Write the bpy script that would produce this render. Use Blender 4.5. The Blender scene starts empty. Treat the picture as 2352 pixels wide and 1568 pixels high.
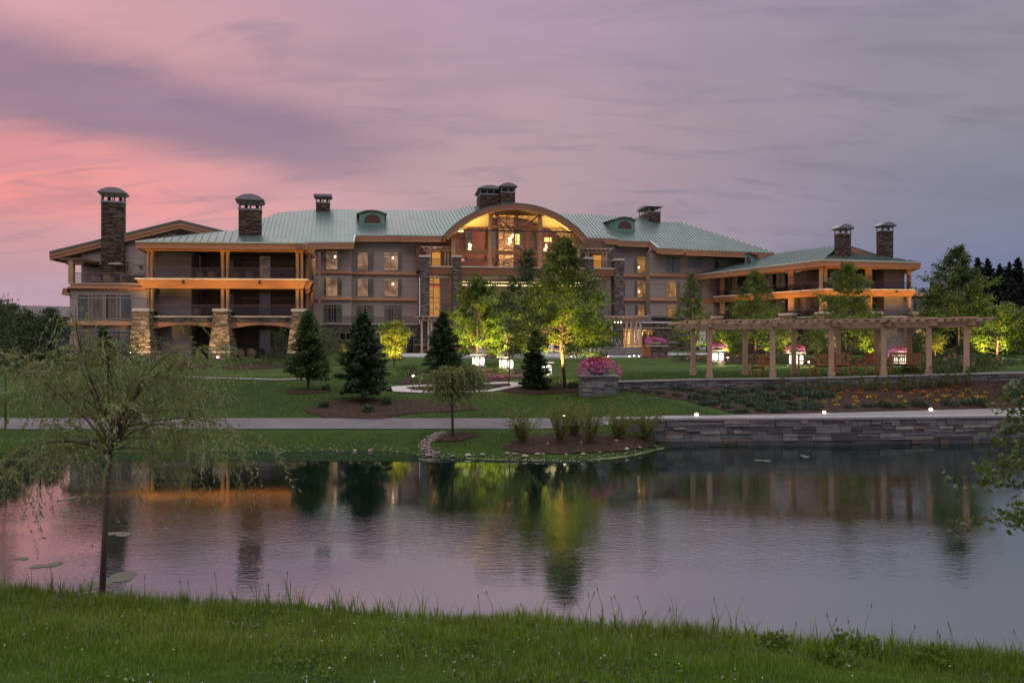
import bpy, math, random
import numpy as np
from mathutils import Vector, Matrix
R = math.radians
random.seed(7)
RNG = np.random.default_rng(11)
scene = bpy.context.scene
COL = scene.collection
# ------------------------------------------------------------------ camera
F, CX, HV, EYE = 1832.0, 1176.0, 800.0, 3.65      # reference frame 2352 px wide: focal length, centre column, horizon row, eye height above the pond
cam = bpy.data.cameras.new('camera'); camo = bpy.data.objects.new('camera', cam); COL.objects.link(camo)
camo.location = (0, 0, EYE); camo.rotation_euler = (R(90), 0, 0)
cam.sensor_width = 36; cam.lens = 36*F/2352; cam.shift_y = 16.8/2352
cam.clip_start = 0.1; cam.clip_end = 6000
scene.camera = camo
scene.view_settings.view_transform = 'Standard'; scene.view_settings.look = 'None'
scene.view_settings.exposure = 0.04; scene.view_settings.gamma = 1.0
scene.cycles.use_denoising = True
scene.cycles.max_bounces = 6; scene.cycles.transparent_max_bounces = 12
scene.cycles.diffuse_bounces = 2; scene.cycles.glossy_bounces = 3
scene.cycles.caustics_reflective = False; scene.cycles.caustics_refractive = False
scene.cycles.sample_clamp_indirect = 4.0

def s2l(c):
    return tuple(((v/255)/12.92 if v/255 <= 0.04045 else ((v/255+0.055)/1.055)**2.4) for v in c)
def rgba(c, k=1.0): return (c[0]*k, c[1]*k, c[2]*k, 1.0)

# ------------------------------------------------------------------ dusk sky (world)
world = bpy.data.worlds.new('World'); scene.world = world; world.use_nodes = True
def build_sky():
    nt = world.node_tree; nt.nodes.clear(); N = nt.nodes; L = nt.links
    def new(t, **k):
        n = N.new(t)
        for a, b in k.items(): setattr(n, a, b)
        return n
    def math_(op, a, b=None, clamp=False):
        n = new('ShaderNodeMath', operation=op, use_clamp=clamp)
        for i, x in enumerate((a, b)):
            if x is None: continue
            if isinstance(x, (int, float)): n.inputs[i].default_value = x
            else: L.new(x, n.inputs[i])
        return n.outputs[0]
    def ramp(fac, stops):
        n = new('ShaderNodeValToRGB'); cr = n.color_ramp; cr.interpolation = 'EASE'
        while len(cr.elements) < len(stops): cr.elements.new(0.5)
        for e, (p, c) in zip(cr.elements, stops): e.position = p; e.color = rgba(s2l(c)) if max(c) > 10 else rgba(c)
        L.new(fac, n.inputs[0]); return n.outputs[0]
    def mix(f, a, b, bt='MIX'):
        n = new('ShaderNodeMix', data_type='RGBA', blend_type=bt)
        for s, x in ((n.inputs[0], f), (n.inputs[6], a), (n.inputs[7], b)):
            if isinstance(x, (int, float)): s.default_value = x
            elif isinstance(x, tuple): s.default_value = x
            else: L.new(x, s)
        return n.outputs[2]
    def maprange(x, a, b, c=0, d=1):
        n = new('ShaderNodeMapRange', interpolation_type='SMOOTHSTEP')
        n.inputs[1].default_value = a; n.inputs[2].default_value = b; n.inputs[3].default_value = c; n.inputs[4].default_value = d
        L.new(x, n.inputs[0]); return n.outputs[0]
    tc = new('ShaderNodeTexCoord'); sp = new('ShaderNodeSeparateXYZ'); L.new(tc.outputs['Generated'], sp.inputs[0])
    x, y, z = sp.outputs
    zz = math_('ABSOLUTE', z)
    # the afterglow stands low in the west (left), the east (right) is already slate blue
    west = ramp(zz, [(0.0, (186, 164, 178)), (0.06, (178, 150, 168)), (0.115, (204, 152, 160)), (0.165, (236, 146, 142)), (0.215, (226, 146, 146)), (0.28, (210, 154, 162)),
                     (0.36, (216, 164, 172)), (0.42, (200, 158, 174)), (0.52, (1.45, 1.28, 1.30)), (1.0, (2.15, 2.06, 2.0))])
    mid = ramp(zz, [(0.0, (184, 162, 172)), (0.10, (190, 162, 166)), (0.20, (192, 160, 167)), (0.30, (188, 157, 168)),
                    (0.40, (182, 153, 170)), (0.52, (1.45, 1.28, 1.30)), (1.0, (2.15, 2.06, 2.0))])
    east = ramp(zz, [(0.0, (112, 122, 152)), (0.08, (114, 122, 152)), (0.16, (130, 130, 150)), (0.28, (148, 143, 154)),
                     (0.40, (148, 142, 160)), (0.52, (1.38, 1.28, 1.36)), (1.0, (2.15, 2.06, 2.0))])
    hx = math_('DIVIDE', x, math_('MAXIMUM', math_('SQRT', math_('ADD', math_('MULTIPLY', x, x), math_('MULTIPLY', y, y))), 0.02))
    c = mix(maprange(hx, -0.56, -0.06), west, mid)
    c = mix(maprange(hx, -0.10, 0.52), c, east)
    # cloud sheets, laid on a flat layer overhead so they shrink towards the horizon
    den = math_('ADD', zz, 0.22)
    px = math_('DIVIDE', x, den); py = math_('DIVIDE', y, den)
    cv = new('ShaderNodeCombineXYZ'); L.new(px, cv.inputs[0]); L.new(py, cv.inputs[1])
    def noise(scale, stretch, rot, detail, off, dist=0.4):
        mp = new('ShaderNodeMapping'); L.new(cv.outputs[0], mp.inputs[0])
        mp.inputs['Location'].default_value = off; mp.inputs['Rotation'].default_value = (0, 0, rot); mp.inputs['Scale'].default_value = stretch
        n = new('ShaderNodeTexNoise'); n.inputs['Scale'].default_value = scale; n.inputs['Detail'].default_value = detail
        n.inputs['Roughness'].default_value = 0.55; n.inputs['Distortion'].default_value = dist
        L.new(mp.outputs[0], n.inputs['Vector']); return n.outputs['Fac']
    n1 = noise(1.1, (0.75, 1.5, 1), 0.16, 6, (3.1, 1.7, 0))
    n2 = noise(2.6, (0.6, 1.9, 1), -0.10, 7, (0.4, 5.2, 0), 0.7)
    n3 = noise(0.8, (1, 1.2, 1), 0.3, 3, (7.7, 2.2, 0))
    n4 = noise(5.5, (0.5, 1.7, 1), 0.25, 6, (2.2, 9.1, 0), 0.9)
    west_w = maprange(hx, 0.3, -0.4, 0.45, 1.0)
    low = maprange(zz, 0.02, 0.12)
    d1 = math_('MULTIPLY', math_('MULTIPLY', maprange(n1, 0.50, 0.66), low), west_w)
    c = mix(math_('MULTIPLY', d1, 0.40), c, mix(maprange(hx, -0.5, 0.4), rgba(s2l((146, 126, 148))), rgba(s2l((124, 120, 138)))))
    d2 = math_('MULTIPLY', maprange(n2, 0.54, 0.72), low)
    c = mix(math_('MULTIPLY', d2, 0.5), c, rgba(s2l((128, 120, 140))))
    d4 = math_('MULTIPLY', math_('MULTIPLY', maprange(n4, 0.50, 0.74), maprange(zz, 0.05, 0.12)), maprange(zz, 0.42, 0.24))
    c = mix(math_('MULTIPLY', d4, 0.38), c, mix(maprange(hx, -0.5, 0.2), rgba(s2l((160, 130, 150))), rgba(s2l((122, 118, 140)))))
    # one long slate bank low in the west, as on the evening of the photograph
    g1 = math_('ADD', zz, math_('MULTIPLY', math_('SUBTRACT', n1, 0.5), 0.10))
    g1 = math_('ADD', g1, math_('MULTIPLY', math_('ADD', hx, 0.45), 0.12))
    band = math_('MULTIPLY', maprange(g1, 0.215, 0.252), maprange(g1, 0.335, 0.285))
    band = math_('MULTIPLY', band, maprange(hx, -0.05, -0.28))
    c = mix(math_('MULTIPLY', band, 0.80), c, rgba(s2l((142, 122, 142))))
    lum = maprange(n3, 0.3, 0.7, 0.92, 1.08)
    lumc = new('ShaderNodeCombineColor'); [L.new(lum, lumc.inputs[i]) for i in range(3)]
    c = mix(1.0, c, lumc.outputs[0], 'MULTIPLY')
    # below the horizon: dark ground glow
    c = mix(maprange(z, -0.02, -0.2), c, (0.02, 0.022, 0.02, 1))
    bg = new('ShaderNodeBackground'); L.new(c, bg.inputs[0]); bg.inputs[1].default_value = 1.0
    # a trace of the physical twilight sky, sun at the horizon in the west
    sk = new('ShaderNodeTexSky', sky_type='NISHITA'); sk.sun_disc = False; sk.sun_elevation = R(0.5); sk.sun_rotation = R(-60)
    bg2 = new('ShaderNodeBackground'); L.new(sk.outputs[0], bg2.inputs[0]); bg2.inputs[1].default_value = 0.012
    ad = new('ShaderNodeAddShader'); L.new(bg.outputs[0], ad.inputs[0]); L.new(bg2.outputs[0], ad.inputs[1])
    out = new('ShaderNodeOutputWorld'); L.new(ad.outputs[0], out.inputs[0])
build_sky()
sun = bpy.data.lights.new('sun', 'SUN'); sun.energy = 0.12; sun.angle = R(20); sun.color = (1, 0.62, 0.55)
suno = bpy.data.objects.new('sun', sun); COL.objects.link(suno)
suno.rotation_euler = (R(82), 0, R(-60)) ; suno.location = (-80, 40, 30)

# ------------------------------------------------------------------ pixel helpers (rows and columns of the 2352-wide reference frame -> points at a true depth)
def X(u, Y): return (u-CX)*Y/F
def Z(v, Y): return EYE+(HV-v)*Y/F
def crop(x0, y0, s): return lambda x, y: ((x0+x/s)/1.40306, (y0+y/s)/1.40306)
c1 = crop(100, 550, 2.34); c2 = crop(850, 550, 2.24); c3 = crop(1250, 550, 2.24); c4 = crop(2050, 680, 1.8816)
c5 = crop(1800, 640, 4.2764); c6 = crop(1850, 960, 4.704); c7 = crop(2550, 680, 4.704); c8 = crop(2550, 1000, 3.36); c9 = crop(2000, 1150, 1.96)
def lerp(a, b, t): return a+(b-a)*t
def sstep(a, b, x):
    t = np.clip((np.asarray(x, float)-a)/(b-a), 0, 1); return t*t*(3-2*t)

# ------------------------------------------------------------------ mesh builder
ORG = {}
class MB:
    def __init__(s): s.v = []; s.f = []; s.m = []
    def add(s, vs, fs, mi=0):
        o = len(s.v); s.v.extend([tuple(p) for p in vs])
        for f in fs: s.f.append([i+o for i in f]); s.m.append(mi)
    def hexa(s, b, t, mi=0):           # 4 bottom points, 4 top points, both counter-clockwise from above
        s.add(list(b)+list(t), [(3, 2, 1, 0), (4, 5, 6, 7), (0, 1, 5, 4), (1, 2, 6, 5), (2, 3, 7, 6), (3, 0, 4, 7)], mi)
    def box(s, x0, x1, y0, y1, z0, z1, mi=0):
        if x0 > x1: x0, x1 = x1, x0
        if y0 > y1: y0, y1 = y1, y0
        if z0 > z1: z0, z1 = z1, z0
        b = [(x0, y0), (x1, y0), (x1, y1), (x0, y1)]
        s.hexa([(p[0], p[1], z0) for p in b], [(p[0], p[1], z1) for p in b], mi)
    def lbox(s, A, B, z0, z1, d0, d1, mi=0):     # box along the plan line A-B, from depth d0 to d1 along its outward normal
        if z0 > z1: z0, z1 = z1, z0
        if d0 > d1: d0, d1 = d1, d0
        dx, dy = B[0]-A[0], B[1]-A[1]; l = math.hypot(dx, dy); n = (dy/l, -dx/l)
        q = [(A[0]+n[0]*d1, A[1]+n[1]*d1), (B[0]+n[0]*d1, B[1]+n[1]*d1), (B[0]+n[0]*d0, B[1]+n[1]*d0), (A[0]+n[0]*d0, A[1]+n[1]*d0)]
        s.hexa([(p[0], p[1], z0) for p in q], [(p[0], p[1], z1) for p in q], mi)
    def lprism(s, A, B, prof, mi=0, ext=None):   # extrude a closed (d, z) profile along A-B; ext: extra length at each end per profile point
        dx, dy = B[0]-A[0], B[1]-A[1]; l = math.hypot(dx, dy); e = (dx/l, dy/l); n = (dy/l, -dx/l); k = len(prof)
        ext = ext or [0]*k
        va = [(A[0]+n[0]*d-e[0]*x, A[1]+n[1]*d-e[1]*x, z) for (d, z), x in zip(prof, ext)]
        vb = [(B[0]+n[0]*d+e[0]*x, B[1]+n[1]*d+e[1]*x, z) for (d, z), x in zip(prof, ext)]
        s.add(va+vb, [list(range(k))[::-1], list(range(k, 2*k))]+[(i, (i+1) % k, k+(i+1) % k, k+i) for i in range(k)], mi)
    def tube(s, path, rad, n=8, mi=0, cap=True):
        P = [Vector(p) for p in path]; k = len(P)
        if not hasattr(rad, '__len__'): rad = [rad]*k
        rings = []; up = Vector((0, 0, 1)); prev = None
        for i in range(k):
            t = (P[min(i+1, k-1)]-P[max(i-1, 0)])
            if t.length < 1e-9: t = Vector((0, 0, 1))
            t.normalize()
            a = prev if prev is not None else (Vector((1, 0, 0)) if abs(t.z) > 0.9 else up.cross(t))
            a = (a-t*a.dot(t)); a.normalize(); prev = a; b = t.cross(a)
            rings.append([P[i]+(a*math.cos(2*math.pi*j/n)+b*math.sin(2*math.pi*j/n))*rad[i] for j in range(n)])
        vs = [p for r in rings for p in r]
        fs = [(i*n+j, i*n+(j+1) % n, (i+1)*n+(j+1) % n, (i+1)*n+j) for i in range(k-1) for j in range(n)]
        if cap: fs += [list(range(n))[::-1], [(k-1)*n+j for j in range(n)]]
        s.add(vs, fs, mi)
    def lathe(s, prof, c=(0, 0, 0), n=16, mi=0):
        k = len(prof)
        vs = [(c[0]+r*math.cos(2*math.pi*j/n), c[1]+r*math.sin(2*math.pi*j/n), c[2]+z) for r, z in prof for j in range(n)]
        fs = [(i*n+j, i*n+(j+1) % n, (i+1)*n+(j+1) % n, (i+1)*n+j) for i in range(k-1) for j in range(n)]
        fs += [list(range(n))[::-1], [(k-1)*n+j for j in range(n)]]
        s.add(vs, fs, mi)
    def xform(s, M):
        s.v = [tuple(M @ Vector(p)) for p in s.v]; return s
    def build(s, name, mats, parent=None, smooth=False, **tags):
        me = bpy.data.meshes.new(name); org = ORG.get(parent, (0, 0, 0)) if parent else (0, 0, 0)
        me.from_pydata([(p[0]-org[0], p[1]-org[1], p[2]-org[2]) for p in s.v], [], s.f)
        if not isinstance(mats, (list, tuple)): mats = [mats]
        for m in mats: me.materials.append(m)
        me.polygons.foreach_set('material_index', s.m)
        if smooth: me.polygons.foreach_set('use_smooth', [True]*len(me.polygons))
        me.update()
        o = bpy.data.objects.new(name, me); COL.objects.link(o)
        if parent: o.parent = parent; ORG[o] = org
        tag(o, **tags); return o
def tag(o, label=None, cat=None, group=None, kind=None):
    if label: o['label'] = label
    if cat: o['category'] = cat
    if group: o['group'] = group
    if kind: o['kind'] = kind
def thing(name, label, cat, loc=(0, 0, 0), rz=0, group=None):
    o = bpy.data.objects.new(name, None); COL.objects.link(o); o.empty_display_size = 0.2
    o.location = loc; o.rotation_euler = (0, 0, rz); ORG[o] = tuple(loc); tag(o, label, cat, group); return o
def copy_tree(o, parent=None):
    c = o.copy(); COL.objects.link(c)
    if parent: c.parent = parent
    for ch in list(o.children): copy_tree(ch, c)
    return c
def place(proto, loc, rz=0, sc=1.0, label=None, first=[]):
    """the first call for a prototype moves the prototype itself, later calls copy it with its parts"""
    if proto.name not in first: first.append(proto.name); o = proto
    else: o = copy_tree(proto)
    o.location = loc; o.rotation_euler = (0, 0, rz); o.scale = (sc, sc, sc) if not isinstance(sc, tuple) else sc
    if label: o['label'] = label
    return o
def npmesh(name, verts, quads, mats, midx=None, parent=None, smooth=False, **tags):
    """mesh from numpy arrays: verts (N,3), quads (M,k)"""
    me = bpy.data.meshes.new(name); org = np.array(ORG.get(parent, (0, 0, 0)) if parent else (0, 0, 0))
    verts = np.asarray(verts, np.float32)-org.astype(np.float32); quads = np.asarray(quads, np.int32); M, k = quads.shape
    me.vertices.add(len(verts)); me.vertices.foreach_set('co', verts.ravel())
    me.loops.add(M*k); me.loops.foreach_set('vertex_index', quads.ravel())
    me.polygons.add(M); me.polygons.foreach_set('loop_start', np.arange(0, M*k, k, dtype=np.int32)); 
    if not isinstance(mats, (list, tuple)): mats = [mats]
    for m in mats: me.materials.append(m)
    if midx is not None: me.polygons.foreach_set('material_index', np.asarray(midx, np.int32))
    if smooth: me.polygons.foreach_set('use_smooth', np.ones(M, bool))
    me.update(calc_edges=True); me.validate()
    o = bpy.data.objects.new(name, me); COL.objects.link(o)
    if parent: o.parent = parent; ORG[o] = tuple(org)
    tag(o, **tags); return o
def lamp(name, kind, loc, energy, color=(1, 0.72, 0.38), radius=0.06, target=None, angle=70, blend=0.6):
    l = bpy.data.lights.new(name, kind); l.energy = energy; l.color = color
    if kind in ('POINT', 'SPOT'): l.shadow_soft_size = radius
    if kind == 'SPOT': l.spot_size = R(angle); l.spot_blend = blend
    o = bpy.data.objects.new(name, l); COL.objects.link(o); o.location = loc
    o.visible_glossy = False
    if target is not None: o.rotation_euler = (Vector(target)-Vector(loc)).to_track_quat('-Z', 'Y').to_euler()
    return o
# ------------------------------------------------------------------ materials
MATS = {}
class NT:
    def __init__(s, name):
        s.m = bpy.data.materials.new(name); s.m.use_nodes = True; s.t = s.m.node_tree; s.t.nodes.clear()
        s.out = s.t.nodes.new('ShaderNodeOutputMaterial')
    def new(s, t, **k):
        n = s.t.nodes.new(t)
        for a, b in k.items(): setattr(n, a, b)
        return n
    def link(s, a, b): s.t.links.new(a, b)
    def set(s, sock, x):
        if hasattr(x, 'is_output'): s.link(x, sock)
        else: sock.default_value = x
    def math(s, op, a, b=None, clamp=False):
        n = s.new('ShaderNodeMath', operation=op, use_clamp=clamp); s.set(n.inputs[0], a)
        if b is not None: s.set(n.inputs[1], b)
        return n.outputs[0]
    def mix(s, f, a, b, bt='MIX'):
        n = s.new('ShaderNodeMix', data_type='RGBA', blend_type=bt); s.set(n.inputs[0], f); s.set(n.inputs[6], a); s.set(n.inputs[7], b); return n.outputs[2]
    def coord(s, scale=(1, 1, 1), kind='Object', rot=(0, 0, 0)):
        tc = s.new('ShaderNodeTexCoord'); mp = s.new('ShaderNodeMapping'); s.link(tc.outputs[kind], mp.inputs[0])
        mp.inputs['Scale'].default_value = scale; mp.inputs['Rotation'].default_value = rot; return mp.outputs[0]
    def noise(s, vec, scale, detail=4, rough=0.6):
        n = s.new('ShaderNodeTexNoise'); s.link(vec, n.inputs['Vector']); n.inputs['Scale'].default_value = scale
        n.inputs['Detail'].default_value = detail; n.inputs['Roughness'].default_value = rough; return n.outputs['Fac']
    def voro(s, vec, scale, feature='F1', out='Color'):
        n = s.new('ShaderNodeTexVoronoi', feature=feature); s.link(vec, n.inputs['Vector']); n.inputs['Scale'].default_value = scale; return n.outputs[out]
    def rng(s, x, a, b, c=0.0, d=1.0):
        n = s.new('ShaderNodeMapRange'); s.link(x, n.inputs[0])
        for i, q in enumerate((a, b, c, d)): n.inputs[i+1].default_value = q
        return n.outputs[0]
    def bump(s, h, strength=0.5, dist=0.05):
        n = s.new('ShaderNodeBump'); n.inputs['Strength'].default_value = strength; n.inputs['Distance'].default_value = dist; s.link(h, n.inputs['Height']); return n.outputs[0]
    def bsdf(s, color, rough=0.7, normal=None, metal=0.0, spec=0.4, **k):
        b = s.new('ShaderNodeBsdfPrincipled'); s.set(b.inputs['Base Color'], color); s.set(b.inputs['Roughness'], rough)
        b.inputs['Metallic'].default_value = metal; b.inputs['Specular IOR Level'].default_value = spec
        if normal is not None: s.link(normal, b.inputs['Normal'])
        for a, v in k.items(): s.set(b.inputs[a.replace('_', ' ')], v)
        s.link(b.outputs[0], s.out.inputs[0]); return b
def basic(name, col, rough=0.7, var=0.25, scale=3.0, bump=0.15, metal=0.0, spec=0.4, stretch=(1, 1, 1), bdist=0.02):
    n = NT(name); v = n.coord(stretch); f = n.noise(v, scale, 6)
    c = n.mix(n.rng(f, 0.3, 0.7), rgba(col, 1-var), rgba(col, 1+var))
    f2 = n.noise(v, scale*6, 3)
    n.bsdf(c, rough, n.bump(f2, bump, bdist), metal, spec); MATS[name] = n.m; return n.m
def emit(name, col, strength):
    n = NT(name); e = n.new('ShaderNodeEmission'); e.inputs[0].default_value = rgba(col); e.inputs[1].default_value = strength
    n.link(e.outputs[0], n.out.inputs[0]); MATS[name] = n.m; return n.m

# lap siding: bevelled boards come from a saw-tooth bump on height
def siding(name, col, board=0.16):
    n = NT(name); tc = n.coord(); sp = n.new('ShaderNodeSeparateXYZ'); n.link(tc, sp.inputs[0])
    zc = n.math('DIVIDE', sp.outputs[2], board); saw = n.math('FRACT', zc); row = n.math('FLOOR', zc)
    cv = n.new('ShaderNodeCombineXYZ'); n.link(n.math('MULTIPLY', sp.outputs[0], 0.23), cv.inputs[0]); n.link(row, cv.inputs[2]); n.link(n.math('MULTIPLY', sp.outputs[1], 0.23), cv.inputs[1])
    wn = n.new('ShaderNodeTexWhiteNoise', noise_dimensions='1D'); n.link(row, wn.inputs['W'])
    f = n.noise(n.coord((0.4, 0.4, 3)), 2.0, 5)
    tone = n.math('ADD', n.math('MULTIPLY', wn.outputs[0], 0.5), n.math('MULTIPLY', f, 0.6))
    c = n.mix(tone, rgba(col, 0.78), rgba(col, 1.2))
    gap = n.math('LESS_THAN', saw, 0.13); c = n.mix(n.math('MULTIPLY', gap, 0.62), c, rgba(col, 0.18))
    h = n.math('SUBTRACT', 1.0, saw)
    n.bsdf(c, 0.75, n.bump(h, 0.7, 0.03), 0, 0.3); MATS[name] = n.m; return n.m
SIDING = siding('siding_grey_mauve', (0.29, 0.255, 0.245))
SIDING2 = siding('siding_grey_mauve_dark', (0.20, 0.17, 0.175))
# stacked ledge stone: long thin cells, colour per stone, raised faces
def ledge(name, cols, sz=(1.6, 1.6, 7.0), scale=1.0, bumps=1.0):
    n = NT(name); v = n.coord(sz); w = n.noise(n.coord((1, 1, 1)), 3.0, 2)
    vv = n.new('ShaderNodeVectorMath', operation='ADD'); n.link(v, vv.inputs[0]); cb = n.new('ShaderNodeCombineXYZ'); n.link(n.math('MULTIPLY', w, 0.5), cb.inputs[2]); n.link(cb.outputs[0], vv.inputs[1])
    vo = n.new('ShaderNodeTexVoronoi', feature='F1', distance='CHEBYCHEV'); n.link(vv.outputs[0], vo.inputs['Vector']); vo.inputs['Scale'].default_value = scale
    sp = n.new('ShaderNodeSeparateColor'); n.link(vo.outputs['Color'], sp.inputs[0])
    r = n.new('ShaderNodeValToRGB'); r.color_ramp.interpolation = 'CONSTANT'
    while len(r.color_ramp.elements) < len(cols): r.color_ramp.elements.new(0.5)
    for i, (e, c) in enumerate(zip(r.color_ramp.elements, cols)): e.position = i/len(cols); e.color = rgba(c)
    n.link(sp.outputs[0], r.inputs[0])
    edge = n.rng(vo.outputs['Distance'], 0.36, 0.52); c = n.mix(n.math('MULTIPLY', edge, 0.75), r.outputs[0], rgba(cols[0], 0.25))
    f = n.noise(n.coord((2, 2, 6)), 6, 5); c = n.mix(n.rng(f, 0.3, 0.7), n.mix(0.35, c, (0, 0, 0, 1)), c)
    h = n.math('ADD', n.math('MULTIPLY', n.math('SUBTRACT', 1.0, edge), 0.6), n.math('ADD', n.math('MULTIPLY', sp.outputs[1], 0.6), n.math('MULTIPLY', f, 0.4)))
    n.bsdf(c, 0.85, n.bump(h, bumps, 0.08), 0, 0.25); MATS[name] = n.m; return n.m
STONE = ledge('ledge_stone_tan', [(0.30, 0.23, 0.15), (0.42, 0.33, 0.22), (0.22, 0.17, 0.12), (0.36, 0.29, 0.20), (0.48, 0.40, 0.29)])
STONE_DK = ledge('ledge_stone_brown', [(0.085, 0.062, 0.048), (0.13, 0.095, 0.075), (0.06, 0.045, 0.036), (0.10, 0.075, 0.058), (0.15, 0.12, 0.10)])
STONE_GR = ledge('ledge_stone_grey', [(0.16, 0.14, 0.13), (0.22, 0.195, 0.18), (0.12, 0.105, 0.10), (0.18, 0.16, 0.14)])
STONE_FP = ledge('fireplace_stone', [(0.45, 0.32, 0.2), (0.6, 0.45, 0.3), (0.35, 0.24, 0.15), (0.5, 0.36, 0.22)], (1.2, 1.2, 5))
CAPST = basic('cap_stone', (0.46, 0.42, 0.37), 0.8, 0.15, 2.0, 0.1)
WALLS = [basic('wall_stone_%s' % k, c, 0.75, 0.35, 2.2, 0.9, bdist=0.03) for k, c in (('slate', (0.088, 0.093, 0.112)), ('grey', (0.12, 0.12, 0.127)), ('dark', (0.045, 0.045, 0.05)), ('brown', (0.078, 0.06, 0.05)), ('pale', (0.16, 0.157, 0.155)), ('ochre', (0.115, 0.085, 0.06)))]
MORTAR = basic('wall_joint', (0.05, 0.05, 0.052), 0.95, 0.3, 8, 0.5)
COPING = basic('coping_stone', (0.22, 0.22, 0.235), 0.7, 0.15, 1.5, 0.15)
# painted timber trim
WOOD = basic('trim_brown', (0.31, 0.155, 0.085), 0.6, 0.14, 1.5, 0.12, stretch=(1, 1, 6))
WOODC = basic('column_tan', (0.36, 0.215, 0.115), 0.55, 0.12, 1.5, 0.1, stretch=(4, 4, 1))
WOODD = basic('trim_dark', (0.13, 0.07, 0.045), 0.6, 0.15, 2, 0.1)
SOFFIT = basic('soffit_cream', (0.55, 0.42, 0.22), 0.7, 0.1, 2, 0.1, stretch=(1, 6, 1))
PERG = basic('pergola_timber', (0.33, 0.232, 0.165), 0.7, 0.16, 3, 0.2, stretch=(1, 1, 3))
PERG2 = basic('pergola_pale', (0.45, 0.33, 0.27), 0.7, 0.12, 3, 0.1)
TEAK = basic('teak', (0.30, 0.125, 0.045), 0.5, 0.25, 6, 0.15, stretch=(2, 2, 10))
WICKER = basic('wicker', (0.30, 0.22, 0.15), 0.8, 0.3, 12, 0.6)
WHITEW = basic('white_paint', (0.62, 0.58, 0.56), 0.55, 0.06, 4, 0.05)
FRAME = basic('window_frame', (0.30, 0.29, 0.24), 0.5, 0.08, 3, 0.05)
def metal_roof():
    n = NT('roof_green_metal'); v = n.coord(); f = n.noise(v, 0.35, 5); f2 = n.noise(v, 5, 3)
    c = n.mix(n.rng(f, 0.3, 0.7), (0.048, 0.092, 0.086, 1), (0.088, 0.138, 0.130, 1))
    n.bsdf(c, n.rng(f2, 0.2, 0.8, 0.30, 0.42), n.bump(f, 0.12, 0.05), 0.25, 0.6); return n.m
ROOF = metal_roof()
ROOFEDGE = basic('roof_edge_metal', (0.38, 0.48, 0.45), 0.35, 0.08, 2, 0.05, metal=0.2)
DORMER = basic('dormer_green', (0.10, 0.22, 0.18), 0.5, 0.1, 2, 0.05)
COPPER = basic('louver_brown', (0.075, 0.035, 0.025), 0.6, 0.2, 6, 0.3)
CAPMET = basic('chimney_cap_metal', (0.20, 0.205, 0.23), 0.42, 0.1, 2, 0.05, metal=0.35)
DARK = basic('dark_void', (0.015, 0.012, 0.012), 0.9, 0.2, 2, 0.1)
RAIL = basic('rail_bronze', (0.14, 0.085, 0.06), 0.4, 0.1, 5, 0.05)
BLACKM = basic('black_metal', (0.02, 0.02, 0.022), 0.4, 0.1, 5, 0.05)
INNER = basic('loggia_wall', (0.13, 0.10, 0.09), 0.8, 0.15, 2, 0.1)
CEILW = basic('loggia_ceiling', (0.20, 0.12, 0.07), 0.7, 0.15, 2, 0.1)
REDWALL = basic('great_room_red_wall', (0.26, 0.10, 0.075), 0.7, 0.1, 1.5, 0.05)
BLUEFAB = basic('blue_upholstery', (0.07, 0.09, 0.16), 0.9, 0.15, 6, 0.2)
TUBWOOD = basic('tub_wood', (0.22, 0.15, 0.11), 0.7, 0.15, 2, 0.2, stretch=(6, 6, 1))
TUBCOV = basic('tub_cover', (0.10, 0.11, 0.13), 0.7, 0.1, 4, 0.1)
def glass(name, tint=0.93, refl=1.45):
    n = NT(name); tr = n.new('ShaderNodeBsdfTransparent'); tr.inputs[0].default_value = (tint, tint, tint, 1)
    g = n.new('ShaderNodeBsdfGlossy'); g.inputs['Roughness'].default_value = 0.04; g.inputs[0].default_value = (0.9, 0.92, 0.95, 1)
    fr = n.new('ShaderNodeFresnel'); fr.inputs[0].default_value = refl
    mx = n.new('ShaderNodeMixShader'); n.link(fr.outputs[0], mx.inputs[0]); n.link(tr.outputs[0], mx.inputs[1]); n.link(g.outputs[0], mx.inputs[2])
    n.link(mx.outputs[0], n.out.inputs[0]); return n.m
GLASS = glass('window_glass', 0.88, 1.42); RAILG = glass('railing_glass', 0.80, 1.33); BIGGLASS = glass('great_room_glass', 0.9, 1.5)
def curtain(name, col, emis=0.0, ecol=(1, 0.6, 0.25)):
    n = NT(name); v = n.coord((14, 14, 0.3)); f = n.noise(v, 1.0, 3); c = n.mix(n.rng(f, 0.3, 0.7), rgba(col, 0.55), rgba(col, 1.25))  # fold shading painted as vertical streaks on flat drapes
    b = n.bsdf(c, 0.9, None, 0, 0.1)
    if emis:
        b.inputs['Emission Color'].default_value = rgba(ecol); g = n.noise(n.coord((0.6, 0.6, 0.8)), 1.6, 2)
        n.link(n.math('MULTIPLY', n.rng(f, 0.3, 0.7, 0.7, 1.15), n.rng(g, 0.38, 0.62, emis*0.35, emis*1.5)), b.inputs['Emission Strength'])  # room light and its falloff put into the drape as glow
    return n.m
DRAPE = curtain('drape_sage', (0.36, 0.42, 0.39)); DRAPE_LIT = curtain('drape_lit', (0.45, 0.32, 0.22), 0.30, (1.0, 0.55, 0.28)); DRAPE_ORG = curtain('drape_orange_glow', (0.4, 0.25, 0.12), 0.36, (1.0, 0.45, 0.10))
DRAPE_DIM = curtain('drape_dim_glow', (0.34, 0.35, 0.31), 0.03, (1.0, 0.6, 0.3)); ROOMDK = basic('dark_room', (0.03, 0.032, 0.03), 0.8, 0.2, 2, 0.1)  # dim drapes glow faintly so they show inside the dark loggias
DRAPE_PALE = curtain('drape_pale_glow', (0.42, 0.38, 0.36), 0.10, (1.0, 0.62, 0.4))
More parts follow.
